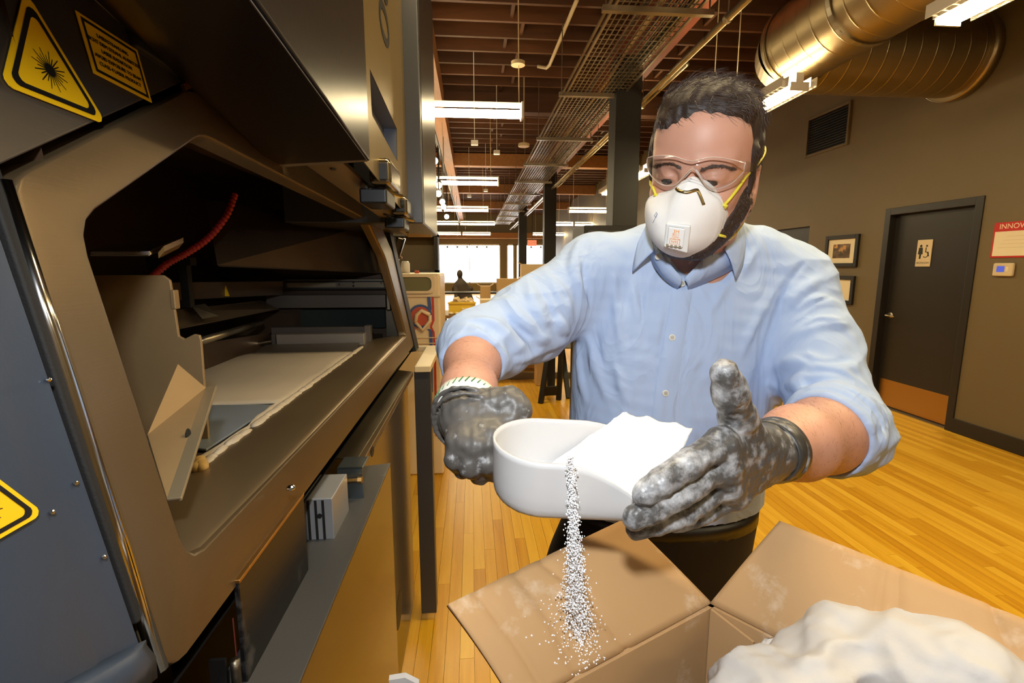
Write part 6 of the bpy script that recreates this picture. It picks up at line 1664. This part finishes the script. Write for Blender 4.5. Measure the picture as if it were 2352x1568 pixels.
# ================================================================ COLLAR, BUTTONS
def SP(px, py, off):             # just in front of the shirt
    p, n = shoot(shirt_bv, px, py); v = ray(px, py); v = v/np.linalg.norm(v)
    return p-v*off
Lc = MB(); n9 = 7
def leaf(fold, outer):
    f_ = spline(fold, 5); o2 = spline(outer, 5); m = min(len(f_), len(o2)); rows = []
    for t in np.linspace(0, 1, 6):
        rows.append([f_[i]+(o2[i]-f_[i])*t+np.array((0, -.004, .003))*math.sin(math.pi*t) for i in range(m)])
    return MB().grid(rows).build('collar', M_shirt, shirt, smooth=True, solid=.0022, offset=0)
leaf([P(1489, 506, .846), P(1494, 540, .822), P(1503, 575, .802)], [P(1464, 560, .836), SP(1456, 600, .012), SP(1453, 625, .012)])
leaf([P(1699, 500, .846), P(1690, 535, .818), P(1664, 571, .796)], [P(1712, 556, .838), SP(1706, 604, .014), SP(1690, 643, .014)])
# collar stand, open at the front
stl = [P(1490, 508, .852), P(1498, 555, .826), P(1522, 583, .806), P(1545, 613, .803), P(1567, 638, .808)]
stl2 = [P(1492, 570, .850), P(1498, 600, .836), P(1512, 624, .828), P(1532, 646, .826), P(1556, 664, .830)]
MB().grid([spline(stl, 5), [(a+b)/2+np.array((0, -.006, 0)) for a, b in zip(spline(stl, 5), spline(stl2, 5))], spline(stl2, 5)]).build('collar_stand', M_shirt, shirt, smooth=True, solid=.002)
srr = [P(1698, 506, .852), P(1690, 543, .826), P(1664, 563, .806), P(1622, 582, .798), P(1606, 604, .800), P(1572, 638, .808)]
srr2 = [P(1706, 580, .850), P(1694, 608, .838), P(1668, 626, .830), P(1640, 640, .828), P(1614, 652, .830), P(1580, 668, .834)]
MB().grid([spline(srr, 5), [(a+b)/2+np.array((0, -.006, 0)) for a, b in zip(spline(srr, 5), spline(srr2, 5))], spline(srr2, 5)]).build('collar_stand', M_shirt, shirt, smooth=True, solid=.002)
# button placket
pl1 = spline([(1545, 662, 0), (1538, 700, 0), (1525, 775, 0), (1510, 860, 0), (1500, 930, 0), (1494, 1000, 0)], 6); pl2 = spline([(1592, 664, 0), (1584, 705, 0), (1572, 780, 0), (1560, 865, 0), (1553, 930, 0), (1548, 1000, 0)], 6)
MB().grid([[SP(a[0]+(b[0]-a[0])*t, a[1]+(b[1]-a[1])*t, .0004+.0022*math.sin(math.pi*t)**.4) for t in (0, .04, .3, .5, .7, .96, 1)] for a, b in zip(pl1, pl2)]).build('placket', M_shirt, shirt, smooth=True)
nb = P(1606, 560, .885)
arc = [nb+np.array((.088*math.cos(t), .070*math.sin(t)+.005, .012+.018*math.sin(t))) for t in np.linspace(-0.1, math.pi+0.1, 21)]
MB().grid([[p+np.array((0, 0, .012)) for p in arc], [p+np.array((0, .004, -.03)) for p in arc], [p*1.0+np.array((0, .008, -.04)) for p in arc]]).build('collar_band', M_shirt, shirt, smooth=True, solid=.004)
for px, py in ((1565, 652), (1543, 775), (1527, 902)):
    p, n = shoot(shirt_bv, px, py); n = n if n@ray(px, py) < 0 else -n
    p = p+n*.0022; bo = MB().disc(p-n*.0005, n, .0056, .0026, 18).build('button', M_button, shirt, bevel=.0008)
    MB().disc(p+n*.0021, n, .0034, .0004, 14).build('button_well', pbr('button_shade', S(180, 176, 166), 0.4), bo)
p = P(1511, 590, .812); MB().disc(p, (-.1, -1, .2), .0052, .0024, 18).build('button', M_button, shirt, bevel=.0008)
print('head', time.time()-T0)
M_armhair = pbr('arm_hair_brown', S(124, 86, 60), 0.6)
# fine hair on the forearms
for e_, w_, nm in ((ELR, WRR, 'arm_hair'), (ELL, WRL, 'arm_hair')):
    ax_ = (w_-e_)/np.linalg.norm(w_-e_); u_ = np.cross(ax_, (0, 0, 1)); u_ /= np.linalg.norm(u_); v_ = np.cross(ax_, u_); it = []
    for k in range(1100):
        t = .28+.60*R5.rand(); a = R5.rand()*6.283; d = u_*math.cos(a)+v_*math.sin(a); o_ = e_+(w_-e_)*t
        h = body_bv.ray_cast(Vector(o_+d*.12), Vector(-d))
        if h[0] is None: continue
        p = np.array(h[0]); g_ = ax_*.8+np.cross(ax_, d)*(.5+.4*R5.randn())+R5.randn(3)*.2; g_ /= np.linalg.norm(g_)
        it.append(([p-d*.0003, p+g_*.004+d*.0010, p+g_*.008+d*.0006], .00008))
    strands(it, nm, M_armhair, man)['kind'] = 'stuff'
# ================================================================ SCOOP
M_scoop = pbr('white_scoop_plastic', S(190, 188, 187), 0.35, spec=0.4, sss=0.0)
sdp = .465
sa_ = c_r*1.0+c_f*0.02; sa_ /= np.linalg.norm(sa_)               # along the scoop, towards the lip
up_ = c_u*0.975-c_f*0.22; up_ = up_-sa_*(up_@sa_); up_ /= np.linalg.norm(up_)
up_ = rotv(up_, sa_, 0.0)
wy_ = np.cross(up_, sa_); wy_ = wy_ if wy_@c_f > 0 else -wy_       # away from the camera
rl_ = math.radians(-3); sa2 = sa_*math.cos(rl_)+up_*math.sin(rl_); up2 = up_*math.cos(rl_)-sa_*math.sin(rl_)
S0 = P(1132, 1002, .476)                                           # rear rim
LN, HWs, HT = .188, .054, .058
LNn, LNf = .160, .242
def SC(l, w_, h): return S0+sa2*l+wy_*w_+up2*h
us = []
nU = 36
# outline in plan: near lip -> rear round -> far lip (l, w)
r_ = .050
plan = [(l, -HWs) for l in np.linspace(LNn, r_, 16)]+[(r_-r_*math.sin(t), -HWs*math.cos(t)) for t in np.linspace(0.15, math.pi-0.15, 17)]+[(l, HWs) for l in np.linspace(r_, LNf, 16)]
def lend(w_): return LNn+(LNf-LNn)*min(max((w_/HWs+1)/2, 0), 1)
def rimh(l, w_):
    t = min(max((l/lend(w_)-.40)/.60, 0), 1)
    return -HT*(t**1.6)*0.96
prof_ = [(0.0, 0.0), (.10, .02), (.35, .05), (.62, .08), (.80, .12), (.90, .20), (.96, .32), (1.0, .48)]   # (depth fraction, inset as a part of .02)
rows = []
for l, w_ in plan:
    h0 = rimh(l, w_)
    nl = np.array((-(1-min(l/r_, 1)) if l < r_ else 0.0, (w_/HWs)));
    if l < r_: nl = np.array((-(r_-l)/r_, w_/HWs))
    nl = nl/np.linalg.norm(nl)
    rr_ = []
    for dfr, ins in prof_:
        h = max(-HT, min(h0, -HT*dfr)) if False else h0+(-HT-h0)*dfr
        dd = -h/HT
        inset = .020*np.interp(dd, [p[0] for p in prof_], [p[1] for p in prof_])
        rr_.append(SC(l-nl[0]*inset, w_-nl[1]*inset, h))
    # floor towards the spine
    for q in (.35, .7, 1.0):
        lb, wb = l-nl[0]*.0096, w_-nl[1]*.0096
        lt = max(l, r_) if True else l
        ls = r_+(l-r_)*(LN-r_)/(lend(w_)-r_) if l > r_ else l
        rr_.append(SC(lb+(lt-lb)*q if l < r_ else l+(ls-l)*q, wb*(1-q), -HT))
    rows.append(rr_)
scoop = empty('scoop', clean(SC(.1, 0, -HT)), 'white plastic hand scoop full of white powder held in both gloves', 'scoop')
MB().grid(rows).build('bowl', M_scoop, scoop, smooth=True, solid=.0022, offset=-1)
hh_ = [SC(.006, .042, -.026), P(1122, 1012, .545), P(1085, 1032, .536), P(1050, 1030, .545)]
MB().tube(spline(hh_, 5), [.0095]*3+[.0105]*9+[.011]*4, 14).build('handle', M_scoop, scoop, smooth=True)
# powder heaped in the scoop
pts = []
nl_, nw_ = 56, 34
V_, F_ = [], []
def heap(l, w_):
    a = l/lend(w_); wn = w_/HWs
    ridge_l = .50+.10*wn                         # crest across the scoop
    crest = .006+.014*wn-.006*wn*wn
    if a < ridge_l: h = crest-(ridge_l-a)*LN*1.05-.004*math.sin(9*wn)*(ridge_l-a)
    else: h = crest-(a-ridge_l)*LN*(.20+.22*(1-wn))
    lim = rimh(l, w_)+.004+.016*(1-abs(wn))+(.046*wn if wn > 0 else 0)*min(1, max(0, (a-.45)*4))
    return max(-HT+.0015, min(h, lim))
rp = random.Random(5)
for i in range(nl_):
    l = .022+(LN-.022-.016)*i/(nl_-1)
    wmax = HWs-.006 if l > r_ else HWs*math.sqrt(max(0.02, 1-((r_-l)/r_)**2))-.006
    for j in range(nw_):
        w_ = -wmax+2*wmax*j/(nw_-1)
        l0 = l; l = l if l < r_ else r_+(l-r_)*(lend(w_)-r_)/(LN-r_)
        h = heap(l, w_)+.0012*(rp.random()-.5)+.0018*math.sin(l*210+w_*90)*math.sin(w_*160)
        ins = .97-.10*max(0, -h/HT-.4)
        V_.append(SC(l, w_*ins, h)); l = l0
for i in range(nl_-1):
    for j in range(nw_-1): a = i*nw_+j; F_.append((a, a+1, a+nw_+1, a+nw_))
hp3 = MB(); hp3.add(V_, F_)
# sides and underside
nb_ = len(V_)
V2 = []
for i in range(nl_):
    l = .026+(LN-.022-.030)*i/(nl_-1)
    wmax = HWs-.014 if l > r_ else max(.004, HWs*math.sqrt(max(0.02, 1-((r_-l)/r_)**2))-.016)
    g2 = lambda w_: l if l < r_ else r_+(l-r_)*(lend(w_)-r_-.010)/(LN-r_)
    V2 += [SC(g2(-wmax), -wmax, -HT+.0008), SC(g2(wmax), wmax, -HT+.0008)]
hp3.v += [clean(p) for p in V2]
for i in range(nl_-1):
    a = i*nw_; b = nb_+2*i
    hp3.f += [(a, a+nw_, b+2, b), (a+nw_-1, b+1, b+3, a+2*nw_-1), (b, b+2, b+3, b+1)]
hp3.f.append(tuple([(nl_-1)*nw_+j for j in range(nw_)]+[nb_+2*nl_-1, nb_+2*nl_-2]))
o = hp3.build('powder_heap', M_powder, None, smooth=True); tag(o, 'heap of white powder lying in the white scoop', 'powder', kind='stuff')
# falling grains
def grains(items, name, label):
    bm0 = MB().ball((0, 0, 0), 1, 7, 5); bv_ = np.array(bm0.v)
    bt = []
    for f in bm0.f: bt.append(f if len(f) == 3 else None)
    tri = []
    for f in bm0.f:
        for k in range(1, len(f)-1): tri.append((f[0], f[k], f[k+1]))
    tri = np.array(tri); Vs, Fs = [], []
    for i, (c, r) in enumerate(items): Vs.append(bv_*r+np.array(c)); Fs.append(tri+i*len(bv_))
    o = np_mesh(name, np.concatenate(Vs), np.concatenate(Fs), M_powder); tag(o, label, 'powder', kind='stuff'); return o
# ================================================================ CARDBOARD BOX
M_card = pbr('brown_cardboard', S(172, 136, 94), 0.75, spec=0.2, var=(5, 0.07), bump=(260, 0.12, (1, 1, 1), 4, 0.0006), dust=(16, 0.57, 0.22, S(206, 186, 162)))
M_cardedge = pbr('cardboard_edge', S(150, 106, 64), 0.9, bump=(900, 0.6, (1, 1, 1), 2, 0.001))
q_ = .71
Cb = P(1632, 1386, .74*q_)
Ab = P(1440, 1188, .80*q_); Bb = P(1030, 1386, .60*q_)
zr_ = Cb[2]; zbot = zr_-.46
def onz(px, py): return AZ(px, py, zr_)
hl1 = onz(1290, 1568); e1 = hl1-Cb; e1 /= np.linalg.norm(e1)
hr1 = onz(1822, 1482); e2 = hr1-Cb; e2 /= np.linalg.norm(e2)
L1, L2 = .34, .34
C1, C2 = Cb+e1*L1, Cb+e2*L2; C3 = Cb+e1*L1+e2*L2
box = empty('cardboard_box', (float(((Cb+C3)/2)[0]), float(((Cb+C3)/2)[1]), zbot), 'open brown cardboard box dusted with powder, in front of the man', 'box')
th3 = .005
def wall(a, b, inn):
    a2, b2 = np.array((a[0], a[1], zbot)), np.array((b[0], b[1], zbot)); return MB().slab([a2, b2, b, a], inn*th3).build('side_panel', M_card, box)
wall(Cb, C1, e2); wall(Cb, C2, e1); wall(C1, C3, -e1); wall(C2, C3, -e2)
MB().slab([np.array((p[0], p[1], zbot)) for p in (Cb, C1, C3, C2)], (0, 0, .004)).build('bottom_panel', M_card, box)
# glue tab inside the far corner
MB().slab([Cb+e2*.006+e1*.006, Cb+e2*.050+e1*.006+np.array((0, 0, -.012)), Cb+e2*.050+e1*.006-np.array((0, 0, .5)), Cb+e2*.006+e1*.006-np.array((0, 0, .5))], e1*.003).build('glue_tab', M_card, box)
def flap(h0, h1, o1, o0, name, creases):
    """hinge h0-h1, outer edge o0-o1, gently bent sheet with pressed creases"""
    n1, n2 = 60, 16; rows = []
    up = np.cross(h1-h0, o0-h0); up /= np.linalg.norm(up); up = up if up[2] > 0 else -up
    for i in range(n1):
        u = i/(n1-1); r__ = []
        for j in range(n2):
            v = j/(n2-1); a = h0+(h1-h0)*u; b = o0+(o1-o0)*u
            p = a+(b-a)*v+up*(.010*math.sin(math.pi*v)*math.sin(math.pi*u*.9)-.004*v*v)
            for cu, cv0, w__ in creases: p = p-up*.0034*math.exp(-((u-cu-cv0*v)/w__)**2)
            r__.append(p)
        rows.append(r__)
    o = MB().grid(rows).build(name, [M_card, M_cardedge], box, smooth=True, solid=th3, offset=0)
    o.modifiers['solid'].material_offset_rim = 1
    return o, rows
n_out1 = None
Bfar = Bb+(Bb-Ab)*0.05
f1, r1_ = flap(Cb, Cb+e1*.245, Bb, Ab, 'flap', [(.50, .06, .022), (.74, -.05, .024), (.88, .0, .018)])
Db = P(1790, 1195, .74*q_); Eb = P(2400, 1440, .53*q_)
f2, r2_ = flap(Cb, Cb+e2*.30, Db+(Eb-Db)*1.0, Db, 'flap', [(.46, .02, .020), (.53, .0, .018), (.84, 0, .020)])
# near flaps, folded down outside
MB().slab([C1, C3, C3+np.array((0, 0, -.17))+e1*.02, C1+np.array((0, 0, -.17))+e1*.02], e1*th3).build('flap', M_card, box)
MB().slab([C2, C3, C3+np.array((0, 0, -.17))+e2*.02, C2+np.array((0, 0, -.17))+e2*.02], e2*th3).build('flap', M_card, box)
print('box', zr_, Cb, C1, C2, Ab, Bb)
# falling powder, from the near wall of the scoop to the flap
f1bv = obj_bvh(f1)
R6 = np.random.RandomState(21); items = []
p_top = P(1311, 1046, .418)
land = None
h = f1bv.ray_cast(Vector(p_top), Vector((0.0, 0.0, -1)))
zl_ = (h[0][2] if h[0] is not None else p_top[2]-.25)
print('stream', p_top, zl_, h[0])
for k in range(3800):
    t = R6.rand()**0.9
    z = p_top[2]+(zl_-p_top[2])*t
    sp = .0016+.0075*t**1.8
    c = np.array((p_top[0]+.010*t+R6.randn()*sp*.9, p_top[1]+.004*t+R6.randn()*sp, z))
    items.append((c, .0004+.00045*R6.rand()))
for k in range(420):
    a = R6.rand()*6.28; rr_ = abs(R6.randn())*.020
    x, y = p_top[0]+.012+rr_*math.cos(a), p_top[1]+rr_*math.sin(a)*.8
    hh2 = f1bv.ray_cast(Vector((x, y, p_top[2])), Vector((0, 0, -1)))
    if hh2[0] is None: continue
    items.append((np.array(hh2[0])+np.array((0, 0, .0004)), .0004+.0005*R6.rand()))
grains(items, 'falling_powder', 'stream of white powder grains falling from the scoop onto the box flap')
# ================================================================ LINER BAG
M_bag = pbr('off_white_liner', S(176, 171, 166), 0.6, spec=0.4, sss=0.0, bump=(40, 0.35, (1, 1, 1), 4, 0.004))
bgs = SDF(); bc = (Cb+C3)/2
bzt = zr_
bgs.ell(bc+np.array((0, 0, -.15)), (.17, .17, .12), None, .05)
bgs.ell(P(1985, 1500, .44), (.055, .055, .040), None, .03)
bgs.cone(P(1975, 1415, .475), P(1890, 1560, .40), .012, .020, .03).cone(P(1975, 1415, .475), P(2120, 1560, .40), .012, .02, .03)
bgs.cone(P(1690, 1562, .455), P(1850, 1500, .462), .012, .014, .03).cone(P(1850, 1500, .462), P(1975, 1422, .475), .014, .012, .03)
bgs.ell(P(2220, 1580, .39), (.06, .06, .05), None, .03)
bgs.cone(P(2262, 1450, .45), P(2340, 1560, .39), .010, .02, .03).cone(P(2262, 1450, .45), P(2240, 1560, .41), .010, .018, .03)
bgs.ell(P(1780, 1620, .41), (.06, .06, .04), None, .03)
# trim to the box
for a, n in ((Cb+e2*.010, -e2), (Cb+e1*.010, -e1), (C1-e1*.012, e1), (C2-e2*.012, e2)): bgs.plane(a, n, bc-np.array((.5, .5, .5)), bc+np.array((.5, .5, .0)), .008)
def bagd(Vv): return .0035*vnoise(Vv, 55, 12)-.009*np.abs(vnoise(Vv, 48, 22))-.005*np.abs(vnoise(Vv, 105, 23))+.0022*vnoise(Vv*np.array((1, 1, .4)), 120, 13)+.0009*vnoise(Vv, 330, 14)
bag = sdf_mesh(bgs, bc-np.array((.32, .34, .30)), bc+np.array((.32, .34, .16)), .0042, 'liner_bag', M_bag, None, 2, bagd)
tag(bag, 'crumpled off white plastic liner bag filled inside the cardboard box', 'bag')
ctr = bc
cart = empty('utility_cart', (float(bc[0]), float(bc[1]), 0), 'grey utility cart standing under the cardboard box', 'cart')
def cq(u, v, z): p = bc+e1*u+e2*v; return np.array((p[0], p[1], z))
for z in (zbot-.031, .22): MB().slab([cq(-.18, -.18, z), cq(.18, -.18, z), cq(.18, .18, z), cq(-.18, .18, z)], (0, 0, .03)).build('shelf', M_grey, cart, bevel=.004)
for u in (-.16, .16):
    for v in (-.16, .16):
        MB().tube([cq(u, v, .07), cq(u, v, zbot-.03)], .014, 10).build('leg', M_galv, cart, smooth=True)
        MB().tube([cq(u-.012, v, .035), cq(u+.012, v, .035)], .035, 16).build('caster', M_rubber, cart)
# torn paper scrap at the bottom edge of the picture
scp = MB(); q = [P(x, y, .46) for x, y in ((893, 1562), (930, 1556), (962, 1572), (955, 1640), (900, 1640))]
o = MB().slab(q, (0, .004, .002)).build('paper_scrap', M_bag, None); tag(o, 'corner of a torn beige paper sack at the bottom edge, left of the box', 'paper')
